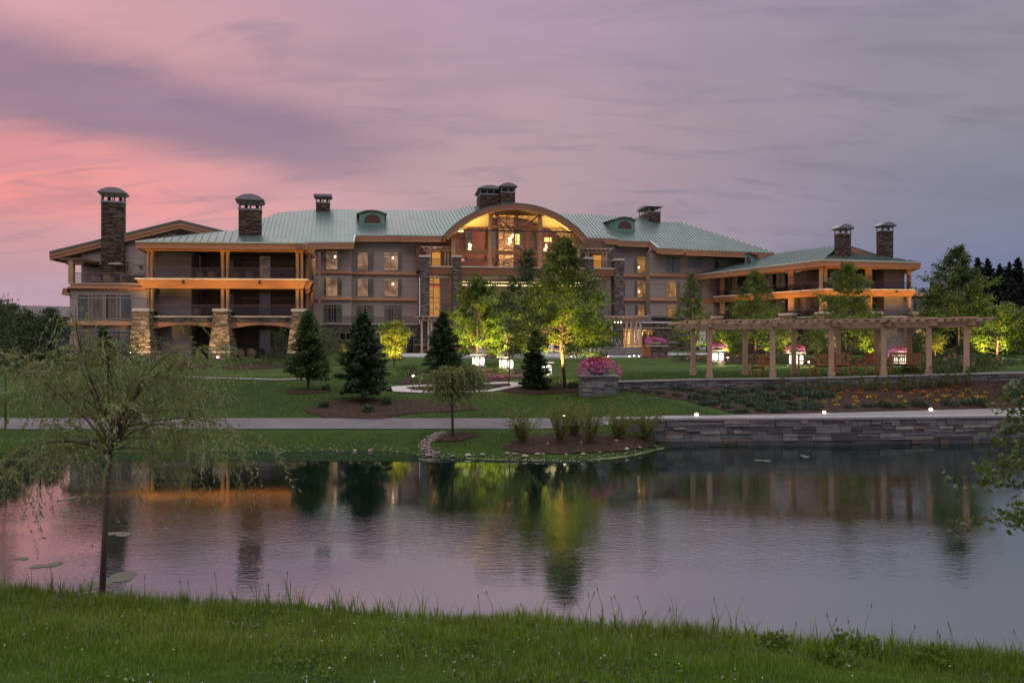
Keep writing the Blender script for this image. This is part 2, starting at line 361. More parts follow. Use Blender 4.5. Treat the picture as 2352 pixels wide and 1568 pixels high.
GLOW = emit('lamp_glow', (1.0, 0.80, 0.50), 7.0); GLOWW = emit('lantern_panel_glow', (1.0, 0.91, 0.68), 1.6); GLOWP = emit('step_light_glow', (1.0, 0.75, 0.62), 9.0)
COVE = emit('cove_light_glow', (1.0, 0.84, 0.36), 3.0); ORANGEG = emit('lit_wood_panel', (1.0, 0.42, 0.08), 0.62); REDG = emit('lit_red_panel', (1.0, 0.10, 0.03), 0.7)  # orange and red panels glow themselves in place of lamplight on them
SPOTG = emit('path_light_glow', (1.0, 0.80, 0.55), 14.0); GOLDG = emit('gold_panel_glow', (1.0, 0.66, 0.20), 2.2); SCREEN = emit('screen_red_glow', (1.0, 0.25, 0.12), 2.5)
EXITG = emit('exit_red', (1.0, 0.08, 0.05), 1.4); PENDG = emit('pendant_glow', (1.0, 0.72, 0.36), 4.5)
# ground
def grass_mat(name, c0, c1, sc=1.0):
    n = NT(name); v = n.coord(); a = n.noise(v, 0.5*sc, 5); b = n.noise(v, 14*sc, 4, 0.75); d = n.noise(v, 60*sc, 2, 0.8)
    t = n.math('ADD', n.math('MULTIPLY', a, 0.6), n.math('MULTIPLY', b, 0.5)); sp = n.new('ShaderNodeSeparateXYZ'); n.link(n.coord(rot=(0, 0, 0.5)), sp.inputs[0]); mow = n.math('SINE', n.math('MULTIPLY', sp.outputs[0], 4.2)); wear = n.noise(v, 0.13, 3); t = n.math('ADD', t, n.math('ADD', n.math('MULTIPLY', mow, 0.035), n.math('MULTIPLY', n.math('SUBTRACT', wear, 0.5), 0.5))); c = n.mix(n.rng(t, 0.32, 0.78), rgba(c0), rgba(c1)); c = n.mix(n.rng(wear, 0.58, 0.75, 0, 0.35), c, (0.085, 0.085, 0.022, 1))
    h = n.math('ADD', n.math('MULTIPLY', b, 0.7), n.math('MULTIPLY', d, 0.5)); n.bsdf(c, 0.9, n.bump(h, 1.0, 0.07), 0, 0.15); return n.m
GRASS = grass_mat('lawn_turf', (0.014, 0.034, 0.005), (0.047, 0.090, 0.010))
SOIL = basic('bank_soil', (0.035, 0.035, 0.018), 0.95, 0.4, 3, 0.6)
def mulch_mat():
    n = NT('bark_mulch'); v = n.coord(); a = n.voro(v, 14); sp = n.new('ShaderNodeSeparateColor'); n.link(a, sp.inputs[0]); b = n.noise(v, 1.2, 5)
    c = n.mix(sp.outputs[0], (0.014, 0.009, 0.007, 1), (0.062, 0.037, 0.029, 1)); c = n.mix(n.rng(b, 0.35, 0.65), n.mix(0.4, c, (0.02, 0.013, 0.01, 1)), c)
    n.bsdf(c, 0.95, n.bump(sp.outputs[1], 0.9, 0.05), 0, 0.1); return n.m
MULCH = mulch_mat()
ASPH = basic('path_asphalt', (0.080, 0.071, 0.084), 0.75, 0.28, 0.9, 0.3, bdist=0.01)
CONC = basic('path_concrete', (0.15, 0.142, 0.15), 0.75, 0.25, 0.9, 0.15, bdist=0.01)
FLAG = basic('flagstone', (0.34, 0.32, 0.31), 0.75, 0.25, 2.5, 0.4)
PATIO = basic('patio_paving', (0.33, 0.34, 0.37), 0.7, 0.12, 1.2, 0.2)
PEBBLE = [basic('pebble_%s' % k, c, 0.6, 0.2, 9, 0.2) for k, c in (('pale', (0.28, 0.25, 0.24)), ('pink', (0.22, 0.16, 0.145)), ('grey', (0.13, 0.125, 0.125)), ('brown', (0.10, 0.08, 0.065)))]
ALGAE = basic('pond_algae', (0.085, 0.13, 0.045), 0.8, 0.5, 2.5, 0.4)
LILY = basic('lily_pad', (0.045, 0.050, 0.032), 0.55, 0.25, 3.0, 0.1)
def water():
    n = NT('pond_water'); v = n.coord((0.55, 1.5, 1)); v2 = n.coord((1, 1, 1))
    w1 = n.noise(v, 6.5, 3, 0.6); w2 = n.noise(n.coord((0.6, 1.2, 1), rot=(0, 0, 0.35)), 15.0, 2, 0.5)
    calm = n.noise(n.coord((0.35, 1, 1)), 0.22, 3)
    sp = n.new('ShaderNodeSeparateXYZ'); n.link(v2, sp.inputs[0])
    zone = n.math('MULTIPLY', n.rng(sp.outputs[1], 11.0, 14.5), n.rng(sp.outputs[1], 20.5, 15.5))          # the breeze only reaches the middle of the pond
    zone = n.math('MAXIMUM', zone, n.rng(sp.outputs[0], 2.0, 9.0, 0.0, 0.55))
    amp = n.math('MULTIPLY', n.rng(calm, 0.38, 0.62, 0.18, 1.0), n.rng(zone, 0.0, 1.0, 0.08, 1.0))
    h = n.math('MULTIPLY', n.math('ADD', w1, n.math('MULTIPLY', w2, 0.30)), amp)
    bp = n.new('ShaderNodeBump'); bp.inputs['Strength'].default_value = 0.09; bp.inputs['Distance'].default_value = 0.10; n.link(h, bp.inputs['Height'])
    gl = n.new('ShaderNodeBsdfGlossy'); gl.inputs[0].default_value = (0.86, 0.94, 0.95, 1); gl.inputs['Roughness'].default_value = 0.035; n.link(bp.outputs[0], gl.inputs['Normal'])
    df = n.new('ShaderNodeBsdfDiffuse'); df.inputs[0].default_value = (0.004, 0.011, 0.008, 1)
    fr = n.new('ShaderNodeFresnel'); fr.inputs[0].default_value = 4.0; n.link(bp.outputs[0], fr.inputs['Normal'])
    mx = n.new('ShaderNodeMixShader'); n.link(n.rng(fr.outputs[0], 0.36, 0.56, 0.66, 0.48), mx.inputs[0]); n.link(df.outputs[0], mx.inputs[1]); n.link(gl.outputs[0], mx.inputs[2])
    n.link(mx.outputs[0], n.out.inputs[0]); return n.m
WATER = water()
def leafm(name, col, trans=0.45, gloss=0.04):
    n = NT(name); v = n.coord(); f = n.noise(v, 1.7, 2); g = n.noise(v, 23, 1)
    c = n.mix(n.rng(n.math('ADD', n.math('MULTIPLY', f, 0.6), n.math('MULTIPLY', g, 0.4)), 0.3, 0.7), rgba(col, 0.6), rgba(col, 1.45))
    d = n.new('ShaderNodeBsdfDiffuse'); n.link(c, d.inputs[0]); t = n.new('ShaderNodeBsdfTranslucent'); n.link(n.mix(0.4, c, rgba((col[0]*1.4, col[1]*1.3, col[2]*0.5))), t.inputs[0])
    g = n.new('ShaderNodeBsdfGlossy'); g.inputs['Roughness'].default_value = 0.45
    mx = n.new('ShaderNodeMixShader'); mx.inputs[0].default_value = trans; n.link(d.outputs[0], mx.inputs[1]); n.link(t.outputs[0], mx.inputs[2])
    m2 = n.new('ShaderNodeMixShader'); m2.inputs[0].default_value = gloss; n.link(mx.outputs[0], m2.inputs[1]); n.link(g.outputs[0], m2.inputs[2])
    n.link(m2.outputs[0], n.out.inputs[0]); return n.m
LF_OAK = [leafm('leaf_fresh', (0.105, 0.145, 0.018)), leafm('leaf_mid', (0.075, 0.115, 0.017)), leafm('leaf_deep', (0.045, 0.08, 0.015))]
LF_DARK = [leafm('leaf_dark', (0.030, 0.062, 0.020)), leafm('leaf_dark_b', (0.022, 0.046, 0.018)), leafm('leaf_dark_c', (0.045, 0.08, 0.022))]
LF_CON = [leafm('needle_deep', (0.016, 0.040, 0.014), 0.2), leafm('needle_mid', (0.026, 0.060, 0.016), 0.2), leafm('needle_new', (0.05, 0.095, 0.02), 0.25)]
LF_FAR = [leafm('needle_far', (0.010, 0.020, 0.016), 0.1), leafm('needle_far_b', (0.014, 0.026, 0.02), 0.1)]
LF_WIL = [leafm('willow_sage', (0.12, 0.175, 0.05)), leafm('willow_olive', (0.115, 0.15, 0.032)), leafm('willow_grey', (0.17, 0.215, 0.10))]
LF_JUN = [leafm('juniper_blue', (0.045, 0.080, 0.062), 0.2), leafm('juniper_green', (0.035, 0.06, 0.03), 0.2)]
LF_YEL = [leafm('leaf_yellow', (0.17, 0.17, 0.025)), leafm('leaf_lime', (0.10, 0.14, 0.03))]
GRB = [leafm('grass_blade', (0.084, 0.148, 0.010), 0.45, 0.02), leafm('grass_blade_b', (0.135, 0.190, 0.017), 0.45, 0.02), leafm('grass_blade_dry', (0.10, 0.105, 0.035), 0.4)]
PETAL = {k: leafm('petal_'+k, c, 0.3) for k, c in dict(orange=(0.55, 0.16, 0.015), yellow=(0.60, 0.42, 0.03), magenta=(0.50, 0.10, 0.36), red=(0.45, 0.015, 0.015), white=(0.6, 0.6, 0.55), pink=(0.42, 0.13, 0.24)).items()}
BARK = basic('bark_grey', (0.075, 0.055, 0.045), 0.9, 0.3, 4, 0.8, stretch=(3, 3, 0.6)); BARKR = basic('bark_warm', (0.15, 0.085, 0.05), 0.9, 0.3, 4, 0.8, stretch=(3, 3, 0.6)); BARKT = basic('bark_twig', (0.17, 0.095, 0.05), 0.8, 0.2, 5, 0.3)
BOWL = basic('planter_stone', (0.24, 0.23, 0.22), 0.75, 0.15, 4, 0.2)
WARE = basic('warehouse_panel', (0.34, 0.30, 0.34), 0.6, 0.06, 0.5, 0.05)
# ------------------------------------------------------------------ ground
def ip(x, xs, ys): return np.interp(x, xs, ys)
def shore_far(x): return ip(x, [-70, -40, -15, -8, -4, -2.8, 0, 2.2, 4.0, 5.6, 7, 13, 20, 45, 80], [25, 26.5, 28.2, 28.5, 28.4, 27.0, 26.2, 25.95, 27.2, 29.4, 30.05, 30.3, 31.2, 34.5, 38])
def shore_near(x): return ip(x, [-60, -20, -8, 0, 6, 15, 60], [22, 13.6, 11.65, 10.4, 9.05, 7.2, 1.0])
def wall_front(x): return ip(x, [3, 5.6, 8, 13, 20, 45, 80], [29.95, 29.95, 30.05, 30.3, 31.2, 34.5, 38])
def path_back(x): return ip(x, [3, 8.9, 14.8, 21.3, 30, 80], [31.0, 31.25, 32.9, 34.9, 37, 48])
def low_wall(x): return ip(x, [4.9, 9.5, 14, 17.5, 22, 30, 80], [38.0, 39.2, 38.9, 37.9, 36.8, 37.6, 50])
def low_top(x): return ip(x, [5, 9.5, 14, 17.5, 22, 30], [2.10, 2.17, 2.23, 2.36, 2.54, 2.6])
def low_base(x): return ip(x, [5, 9.5, 14, 17.5, 22, 30], [1.70, 1.75, 1.80, 1.95, 2.2, 2.25])
def gz(x, y):
    x = np.asarray(x, float); y = np.asarray(y, float)
    sf, sn = shore_far(x), shore_near(x)
    # left / middle lawn
    prof = ip(y, [30.2, 32.06, 34, 36, 38, 40, 45, 55, 70, 95, 150, 600, 3000], [.60, .85, 1.10, 1.32, 1.50, 1.66, 1.95, 2.32, 2.69, 3.0, 3.05, 3.1, 3.2])
    bank = 0.60*np.clip((y-sf)/np.maximum(30.2-sf, 0.4), 0, 1)**0.75
    zl = np.where(y < 30.2, bank, prof)
    # right: path on the retaining wall, planted slope, upper lawn behind the low wall
    yw, yb, yl = wall_front(x), path_back(x), low_wall(x)
    zt, zb = low_top(x), low_base(x)
    t = np.clip((y-yb)/np.maximum(yl-yb, .5), 0, 1)
    up = zt-0.06+(3.0-zt)*np.clip((y-yl)/50, 0, 1)**0.8
    zr = np.where(y < yw+0.22, -1.0, np.where(y < yb, 1.02, np.where(y < yl+0.2, 1.02+(zb-1.02)*t, up)))
    zr = np.where(y > 95, 3.0+(y-95)*1e-4, zr)
    w = sstep(2.2, 6.2, x); w2 = sstep(5.3, 5.7, x)
    w = np.where(y < yw+0.22, w2, np.where(y > 38, sstep(3.0, 5.2, x), w))
    z = zl*(1-w)+zr*w
    und = 0.05*np.sin(x*0.35+1.3)*np.sin(y*0.23)+0.03*np.sin(x*0.9)*np.sin(y*0.6+2)
    z = z+und*np.clip((y-33)/4, 0, 1)*np.clip((66-y)/10, 0, 1)*(1-w)
    # pond bed and near bank
    bed = -0.9
    zn = 0.10+(1.98-0.10)*np.clip((sn-y)/11.0, 0, 1.25)+0.035*np.sin(x*1.7+0.6)*np.sin(y*1.3)
    inpond = (y > sn) & (y < sf)
    dn = np.clip((y-sn)/1.2, 0, 1); df = np.clip((sf-y)/1.5, 0, 1)
    zp = np.where(y < 20, 0.10*(1-dn)+bed*dn, 0.0*(1-df)+bed*df)
    z = np.where(y <= sn, zn, np.where(inpond, zp, z))
    ends = np.clip((np.abs(x+2)-58)/4, 0, 1)            # the pond closes left and right, out of frame
    return np.where((y > 2) & (y < 30), z*(1-ends)+np.maximum(z, 0.6)*ends, z)
def gzf(x, y): return float(gz(x, y))
def hit(u, v):
    """where the line of sight through (u, v) meets the ground"""
    lo, hi = 5.0, 5.0
    while hi < 400:
        if EYE+(HV-v)*hi/F < gzf(X(u, hi), hi) and hi > 6: break
        lo = hi; hi *= 1.01
    for _ in range(30):
        m = (lo+hi)/2
        if EYE+(HV-v)*m/F < gzf(X(u, m), m): hi = m
        else: lo = m
    return (X(u, lo), lo, gzf(X(u, lo), lo))
def gridmesh(name, xs, ys, zf, mat, keep=None, mids=None, **tags):
    gx, gy = np.meshgrid(xs, ys); z = zf(gx, gy); nx, ny = len(xs), len(ys)
    V = np.stack([gx.ravel(), gy.ravel(), z.ravel()], 1)
    i = np.arange(nx-1)[None, :]+np.arange(ny-1)[:, None]*nx
    Q = np.stack([i, i+1, i+1+nx, i+nx], -1).reshape(-1, 4)
    if keep is not None:
        k = keep(gx, gy).ravel(); Q = Q[k[Q].all(1)]
        used = np.unique(Q); rm = np.full(len(V), -1); rm[used] = np.arange(len(used)); V = V[used]; Q = rm[Q]
    return npmesh(name, V, Q, mat, smooth=True, **tags)
xs = np.concatenate([np.array([-3000, -1200, -500, -250, -140, -100, -80]), np.arange(-66, 66.01, 0.6), np.array([75, 90, 120, 180, 300, 600, 1500, 3000])])
ys = np.concatenate([np.array([-300, -100, -40, -15, -5]), np.arange(0, 24, 0.5), np.arange(24, 46, 0.25), np.arange(46, 100, 1.5), np.array([105, 120, 140, 170, 220, 300, 500, 900, 1800, 3000])])
gridmesh('ground', xs, ys, gz, GRASS, kind='structure', label='mown green lawn and banks around the pond')
gridmesh('water', np.linspace(-62, 60, 3), np.linspace(1, 40, 3), lambda a, b: a*0.0, WATER, kind='structure', label='dark pond mirroring the pink dusk sky')
# sheets laid on the lawn: outline polygon (plan), triangulated on a fine grid so they follow the ground
def inpoly(px, py, poly):
    px = np.asarray(px); py = np.asarray(py); r = np.zeros(px.shape, bool); n = len(poly); j = n-1
    for i in range(n):
        xi, yi = poly[i]; xj, yj = poly[j]
        c = ((yi > py) != (yj > py)) & (px < (xj-xi)*(py-yi)/((yj-yi) if abs(yj-yi) > 1e-9 else 1e-9)+xi); r ^= c; j = i
    return r
def sheet(name, poly, mat, off=0.02, step=0.12, thick=0.05, **tags):
    """a thin bed or paving sheet: the outline is rounded, filled on a grid and draped on the ground"""
    P = np.array(poly, float); x0, y0 = P.min(0)-step; x1, y1 = P.max(0)+step
    bm_v = []; import mathutils.geometry as mg
    gx = np.arange(x0, x1+step, step); gy = np.arange(y0, y1+step, step)
    ring = []
    for a, b in zip(poly, poly[1:]+poly[:1]):
        n = max(1, int(math.dist(a, b)/step)); ring += [(lerp(a[0], b[0], k/n), lerp(a[1], b[1], k/n)) for k in range(n)]
    mx, my = np.meshgrid(gx, gy); ins = inpoly(mx, my, poly)
    pts = [Vector(p) for p in ring]+[Vector((a, b)) for a, b in zip(mx[ins], my[ins])]
    nr = len(ring)
    vv, ee, ff, *_ = mg.delaunay_2d_cdt(pts, [(i, (i+1) % nr) for i in range(nr)], [], 1, 0.0005)
    va = np.array([(p.x, p.y) for p in vv]); z = gz(va[:, 0], va[:, 1])+off
    cen = [va[list(f)].mean(0) for f in ff]; ok = inpoly(np.array([c[0] for c in cen]), np.array([c[1] for c in cen]), poly)
    V = np.column_stack([va, z]); Q = [f for f, k in zip(ff, ok) if k and len(f) == 3]
    return npmesh(name, V, np.array(Q), mat, smooth=True, **tags)
def blob(cx, cy, rx, ry, seed=0, n=40, wob=0.14):
    r = random.Random(seed); ph = [r.uniform(0, 6.28) for _ in range(4)]
    return [(cx+rx*(1+wob*math.sin(2*a+ph[0])+wob*.6*math.sin(3*a+ph[1])+wob*.3*math.sin(5*a+ph[2]))*math.cos(a), cy+ry*(1+wob*math.sin(2*a+ph[0])+wob*.6*math.sin(3*a+ph[1]))*math.sin(a)) for a in [2*math.pi*k/n for k in range(n)]]
def uvpoly(pts): return [hit(*p)[:2] for p in pts]
# lakeside path: asphalt on the left, pale concrete on the wall
sheet('path', [(-66, 29.6), (-30, 30.1), (-12, 30.2), (0, 30.2), (3.2, 30.35), (4.2, 30.6), (4.6, 31.0), (4.0, 31.9), (0, 32.0), (-12, 32.05), (-30, 32.0), (-66, 31.6)], ASPH, 0.025, 0.25, kind='structure', label='grey asphalt path along the pond')
xr = [3.6, 5.6, 8, 11, 13, 16, 20, 26, 32, 45]
sheet('path', [(x, float(wall_front(x))+0.36) for x in xr]+[(x, float(path_back(x))) for x in xr[::-1]], CONC, 0.03, 0.25, kind='structure', label='pale concrete path on top of the pond wall')
bedl = [(5.6, 37.7), (8.0, 34.6), (9.3, 31.6)]
sheet('mulch_bed', [(9.0, 31.4)]+[(x, float(path_back(x))+0.02) for x in (11, 13, 16, 20, 26, 32)]+[(x, float(low_wall(x))-0.05) for x in (32, 26, 22, 19, 17, 14, 11, 8, 5.2)]+[(6.2, 36.6), (7.6, 34.9)], MULCH, 0.03, 0.25, kind='structure', label='sloping bark mulch bed of marigolds below the low stone wall')
sheet('mulch_bed', uvpoly([(695, 940), (740, 924), (790, 918), (850, 915), (930, 919), (1010, 921), (1080, 930), (1100, 940), (1045, 944), (960, 948), (900, 955), (880, 963), (840, 963), (760, 960), (715, 950)]), MULCH, 0.03, 0.2, kind='structure', label='long dark mulch bed under the larger spruce')
def bed(cx, cy, rx, ry, seed, label): sheet('mulch_bed', blob(cx, cy, rx, ry, seed), MULCH, 0.03, 0.15, kind='structure', label=label)
h = hit(708, 900); bed(h[0], h[1], 0.95, 0.75, 1, 'round mulch ring under the left spruce')
h = hit(1040, 1003); bed(h[0], h[1], 0.95, 0.55, 2, 'oval mulch ring under the small willow')
sheet('mulch_bed', uvpoly([(1150, 1030), (1180, 1016), (1225, 1000), (1290, 992), (1380, 996), (1470, 1003), (1520, 1016), (1500, 1026), (1440, 1034), (1380, 1040), (1290, 1043), (1210, 1041)]), MULCH, 0.03, 0.15, kind='structure', label='dark mulch mound with young shrubs beside the pond wall')
sheet('mulch_bed', uvpoly([(1140, 892), (1170, 884), (1230, 880), (1300, 880), (1335, 885), (1336, 898), (1290, 903), (1220, 905), (1165, 901)]), MULCH, 0.03, 0.2, kind='structure', label='mulch bed under the narrow spruce beside the stone pedestal')
sheet('garden_path', uvpoly([(870, 893), (905, 888), (960, 885), (1040, 884), (1105, 880), (1160, 877), (1195, 879), (1200, 887), (1165, 893), (1130, 900), (1060, 903), (980, 903), (905, 900)]), FLAG, 0.045, 0.2, kind='structure', label='curving flagstone garden path between the spruces')
sheet('mulch_bed', uvpoly([(930, 891), (1000, 888), (1060, 889), (1110, 884), (1165, 882), (1175, 886), (1120, 896), (1050, 898), (950, 897)]), MULCH, 0.065, 0.2, kind='structure', label='mulch islands inside the flagstone garden path')
sheet('mulch_bed', uvpoly([(900, 880), (960, 858), (1090, 846), (1200, 848), (1215, 868), (1150, 876), (1040, 882), (960, 884)]), MULCH, 0.03, 0.3, kind='structure', label='shaded mulch border behind the garden path')
sheet('garden_path', uvpoly([(415, 866), (520, 870), (640, 873), (700, 871), (760, 868), (760, 865.5), (700, 868.5), (640, 870.5), (520, 867.5), (415, 863.5)]), CONC, 0.04, 0.3, kind='structure', label='thin pale footpath across the left lawn')
sheet('mulch_bed', uvpoly([(500, 845), (540, 836), (600, 832), (690, 836), (700, 842), (620, 846), (550, 848)]), MULCH, 0.03, 0.4, kind='structure', label='mulch border at the foot of the left wing')
sheet('mulch_bed', uvpoly([(380, 840), (470, 834), (500, 838), (460, 848), (380, 850)]), MULCH, 0.03, 0.4, kind='structure', label='mulch border with pale shrubs left of the stone piers')
# far gardens right
sheet('mulch_bed', uvpoly([(1540, 829), (1700, 832), (1850, 835), (2010, 839), (2150, 841), (2280, 842), (2330, 836), (2180, 830), (2000, 825), (1800, 822), (1600, 819)]), MULCH, 0.03, 0.5, kind='structure', label='wide garden border behind the pergola lawn')
# patio and steps before the hotel
sheet('patio', [(-12.5, 80), (-4, 77.5), (6, 77), (16, 80), (22, 84), (24, 96), (-14, 95)], PATIO, 0.14, 0.8, kind='structure', label='grey paved terrace in front of the hotel')
mb = MB()
pl = [(-12.5, 79.85), (-4, 77.35), (6, 76.85), (16, 79.85)]
for k in range(3):
    for a, b in zip(pl, pl[1:]):
        q = gzf((a[0]+b[0])/2, a[1]); mb.lbox((a[0], a[1]-.4*k), (b[0], b[1]-.4*k), q-.4, q+.13-.11*k, 0.0, 0.42)
mb.build('terrace_steps', CAPST if False else PATIO, label='long low stone steps from the lawn up to the terrace', cat='steps')

# ------------------------------------------------------------------ stone walls
def masonry(mb, line, zb, zt, rnd, hmin=0.07, hmax=0.16, lmin=0.2, lmax=1.1, depth=0.07):
    """coursed dry-stone facing along a plan polyline; zb, zt are functions of distance along it; materials 1.. are stones"""
    L = [0]
    for a, b in zip(line, line[1:]): L.append(L[-1]+math.dist(a, b))
    def at(s):
        s = max(0, min(L[-1]-1e-6, s))
        for i in range(len(line)-1):
            if s <= L[i+1]: t = (s-L[i])/(L[i+1]-L[i]); return (lerp(line[i][0], line[i+1][0], t), lerp(line[i][1], line[i+1][1], t))
    nseg = max(2, int(L[-1]/1.2)); H = max(zt(L[-1]*k/nseg)-zb(L[-1]*k/nseg) for k in range(nseg+1))
    rows = [0.0]
    while rows[-1] < H: rows.append(rows[-1]+rnd.uniform(hmin, hmax))
    for r0, r1 in zip(rows, rows[1:]):
        s = -rnd.uniform(0, 0.5)
        while s < L[-1]:
            l = rnd.uniform(lmin, lmax)*(1.4 if rnd.random() < .15 else 1); a, b = max(s, 0.0), min(s+l, L[-1]); s += l
            if b-a < 0.06: continue
            m = (a+b)/2; z1 = zt(m); lo, hi = z1-r1, z1-r0
            if hi < zb(m)-.05: continue
            mats = 1+int(rnd.choices(range(6), (36, 28, 15, 4, 12, 2))[0])
            k = rnd.random(); cut = [lo, hi] if k < .3 or hi-lo < .12 else ([lo, lerp(lo, hi, rnd.uniform(.3, .7)), hi] if k < .78 else [lo, lerp(lo, hi, rnd.uniform(.25, .4)), lerp(lo, hi, rnd.uniform(.6, .75)), hi])
            parts = []
            for c0, c1 in zip(cut, cut[1:]):
                if b-a > .5 and rnd.random() < .5: m2 = lerp(a, b, rnd.uniform(.3, .7)); parts += [(a, m2, c0, c1), (m2, b, c0, c1)]
                else: parts.append((a, b, c0, c1))
            for (p, q, c0, c1) in parts:
                mats = 1+int(rnd.choices(range(6), (36, 28, 15, 4, 12, 2))[0])
                if c0 < .10: mats = 3 if rnd.random() < .75 else 4
                g = 0.007; A, B = at(p+g), at(q-g); d = depth*rnd.uniform(0.35, 1.0)
                if math.dist(A, B) < .03: continue
                j = lambda: rnd.uniform(-.008, .008)
                dx, dy = B[0]-A[0], B[1]-A[1]; ln = math.hypot(dx, dy); n = (dy/ln, -dx/ln)
                f = [(A[0]+n[0]*(d+j()), A[1]+n[1]*(d+j())), (B[0]+n[0]*(d+j()), B[1]+n[1]*(d+j()))]; k = [(B[0]-n[0]*.02, B[1]-n[1]*.02), (A[0]-n[0]*.02, A[1]-n[1]*.02)]
                ch = 0.012
                mb.hexa([(f[0][0], f[0][1], c0+g+j()), (f[1][0], f[1][1], c0+g+j()), (k[0][0], k[0][1], c0+g), (k[1][0], k[1][1], c0+g)],
                        [(f[0][0]-n[0]*ch, f[0][1]-n[1]*ch, c1-g+j()), (f[1][0]-n[0]*ch, f[1][1]-n[1]*ch, c1-g+j()), (k[0][0], k[0][1], c1-g), (k[1][0], k[1][1], c1-g)], mats)
def strip_wall(mb, line, zb, zt, thick, mi=0):
    s = 0
    for a, b in zip(line, line[1:]):
        l = math.dist(a, b); dx, dy = (b[0]-a[0])/l, (b[1]-a[1])/l; n = (dy, -dx)
        q = lambda p, d: (p[0]-n[0]*d, p[1]-n[1]*d)
        B = [(*q(a, 0), zb(s)), (*q(b, 0), zb(s+l)), (*q(b, thick), zb(s+l)), (*q(a, thick), zb(s))]
        T = [(*q(a, 0), zt(s)), (*q(b, 0), zt(s+l)), (*q(b, thick), zt(s+l)), (*q(a, thick), zt(s))]
        mb.hexa(B, T, mi); s += l
def coping(mb, line, zt, h, over, thick, mi=0):
    s = 0
    for a, b in zip(line, line[1:]):
        l = math.dist(a, b); n_ = max(1, int(l/1.15)); dx, dy = (b[0]-a[0])/l, (b[1]-a[1])/l; n = (dy, -dx)
        for k in range(n_):
            p = (lerp(a[0], b[0], k/n_)+dx*.004, lerp(a[1], b[1], k/n_)+dy*.004); r = (lerp(a[0], b[0], (k+1)/n_)-dx*.004, lerp(a[1], b[1], (k+1)/n_)-dy*.004)
            z0, z1 = zt(s+l*k/n_), zt(s+l*(k+1)/n_); q = lambda w, d: (w[0]+n[0]*d, w[1]+n[1]*d)
            mb.hexa([(*q(p, over), z0), (*q(r, over), z1), (*q(r, -thick), z1), (*q(p, -thick), z0)], [(*q(p, over), z0+h), (*q(r, over), z1+h), (*q(r, -thick), z1+h), (*q(p, -thick), z0+h)], mi)
        s += l
rnd = random.Random(5)
WL = [(3.85, 29.95), (5.6, 29.95), (8, 30.05), (13, 30.3), (20, 31.2), (45, 34.5)]
pw = thing('retaining_wall', 'grey coursed stone retaining wall rising straight from the pond', 'wall', (13, 30.3, 0))
mb = MB(); strip_wall(mb, WL, lambda s: -0.9, lambda s: 0.97, 0.35); masonry(mb, WL, lambda s: -0.35, lambda s: 0.965, rnd, .17, .30, .3, 1.3, .10); mb.build('stone_facing', [MORTAR]+WALLS, pw)
mb = MB(); coping(mb, WL, lambda s: 0.972, 0.085, 0.11, 0.36); mb.build('coping', COPING, pw)
LWx = [4.95, 7, 9.5, 12, 14, 16, 17.5, 20, 22, 26, 30]
LW = [(x, float(low_wall(x))) for x in LWx]
def along(f):
    S = [0]
    for a, b in zip(LW, LW[1:]): S.append(S[-1]+math.dist(a, b))
    return lambda s: float(f(np.interp(s, S, LWx)))
lw = thing('garden_wall', 'low grey stone garden wall curving between pergola and marigold bed', 'wall', (14, 38.9, 1.8))
ztl = along(low_top); zbl = along(low_base)
mb = MB(); strip_wall(mb, LW, lambda s: zbl(s)-.3, lambda s: ztl(s)-.06, 0.35); masonry(mb, LW, lambda s: zbl(s)-.1, lambda s: ztl(s)-.062, rnd, .13, .2, .25, .9, .06); mb.build('stone_facing', [MORTAR]+WALLS, lw)
mb = MB(); coping(mb, LW, lambda s: ztl(s)-.058, 0.06, 0.08, 0.38); mb.build('coping', COPING, lw)
# square pedestal that ends the garden wall
px0, px1, py0 = X(1335, 36.6), X(1420, 36.6), 36.6; pzt = Z(861, 36.6); pzb = gzf((px0+px1)/2, 36.6)-.1
ped = thing('stone_pedestal', 'square grey stone pedestal under the big magenta flower bowl', 'pedestal', ((px0+px1)/2, 37.4, pzb))
mb = MB(); mb.box(px0+.03, px1-.03, py0+.03, py0+1.5, pzb-.2, pzt-.07)
for a, b in (((px0+.03, py0+.03), (px1-.03, py0+.03)), ((px0+.03, py0+1.5), (px0+.03, py0+.03)), ((px1-.03, py0+.03), (px1-.03, py0+1.5))):
    masonry(mb, [a, b], lambda s: pzb, lambda s: pzt-.075, rnd, .14, .22, .3, .9, .05)
mb.build('stone_facing', [MORTAR]+WALLS, ped)
mb = MB(); mb.box(px0-.04, px1+.04, py0-.04, py0+1.57, pzt-.068, pzt); mb.build('coping', COPING, ped)
# ------------------------------------------------------------------ the hotel
class W:
    """a vertical wall plane Y = Y0 + k X; rows/columns of the reference frame are read onto it"""
    def __init__(s, Y0, k): s.Y0, s.k = Y0, k; l = math.hypot(k, 1); s.n = (k/l, -1/l); s.e = (1/l, k/l)
    def xy(s, u, d=0):
        t = (u-CX)/F; Y = s.Y0/(1-s.k*t); return (t*Y+s.n[0]*d, Y+s.n[1]*d)
    def z(s, u, v): return EYE+(HV-v)*s.xy(u)[1]/F
    def P(s, u, v, d=0): x, y = s.xy(u, d); return (x, y, s.z(u, v))
    def box(s, mb, u0, v0, u1, v1, d0, d1, mi=0):
        um = (u0+u1)/2; mb.lbox(s.xy(u0), s.xy(u1), s.z(um, v1), s.z(um, v0), d0, d1, mi)
    def off(s, d): return W(s.Y0-d*math.hypot(s.k, 1), s.k)
def rc(c, x0, y0, x1, y1): return (*c(x0, y0), *c(x1, y1))
def ray_plane(u, v, p0, N):
    d = Vector(((u-CX)/F, 1, (HV-v)/F)); C = Vector((0, 0, EYE)); t = (Vector(p0)-C).dot(N)/d.dot(N); return C+d*t
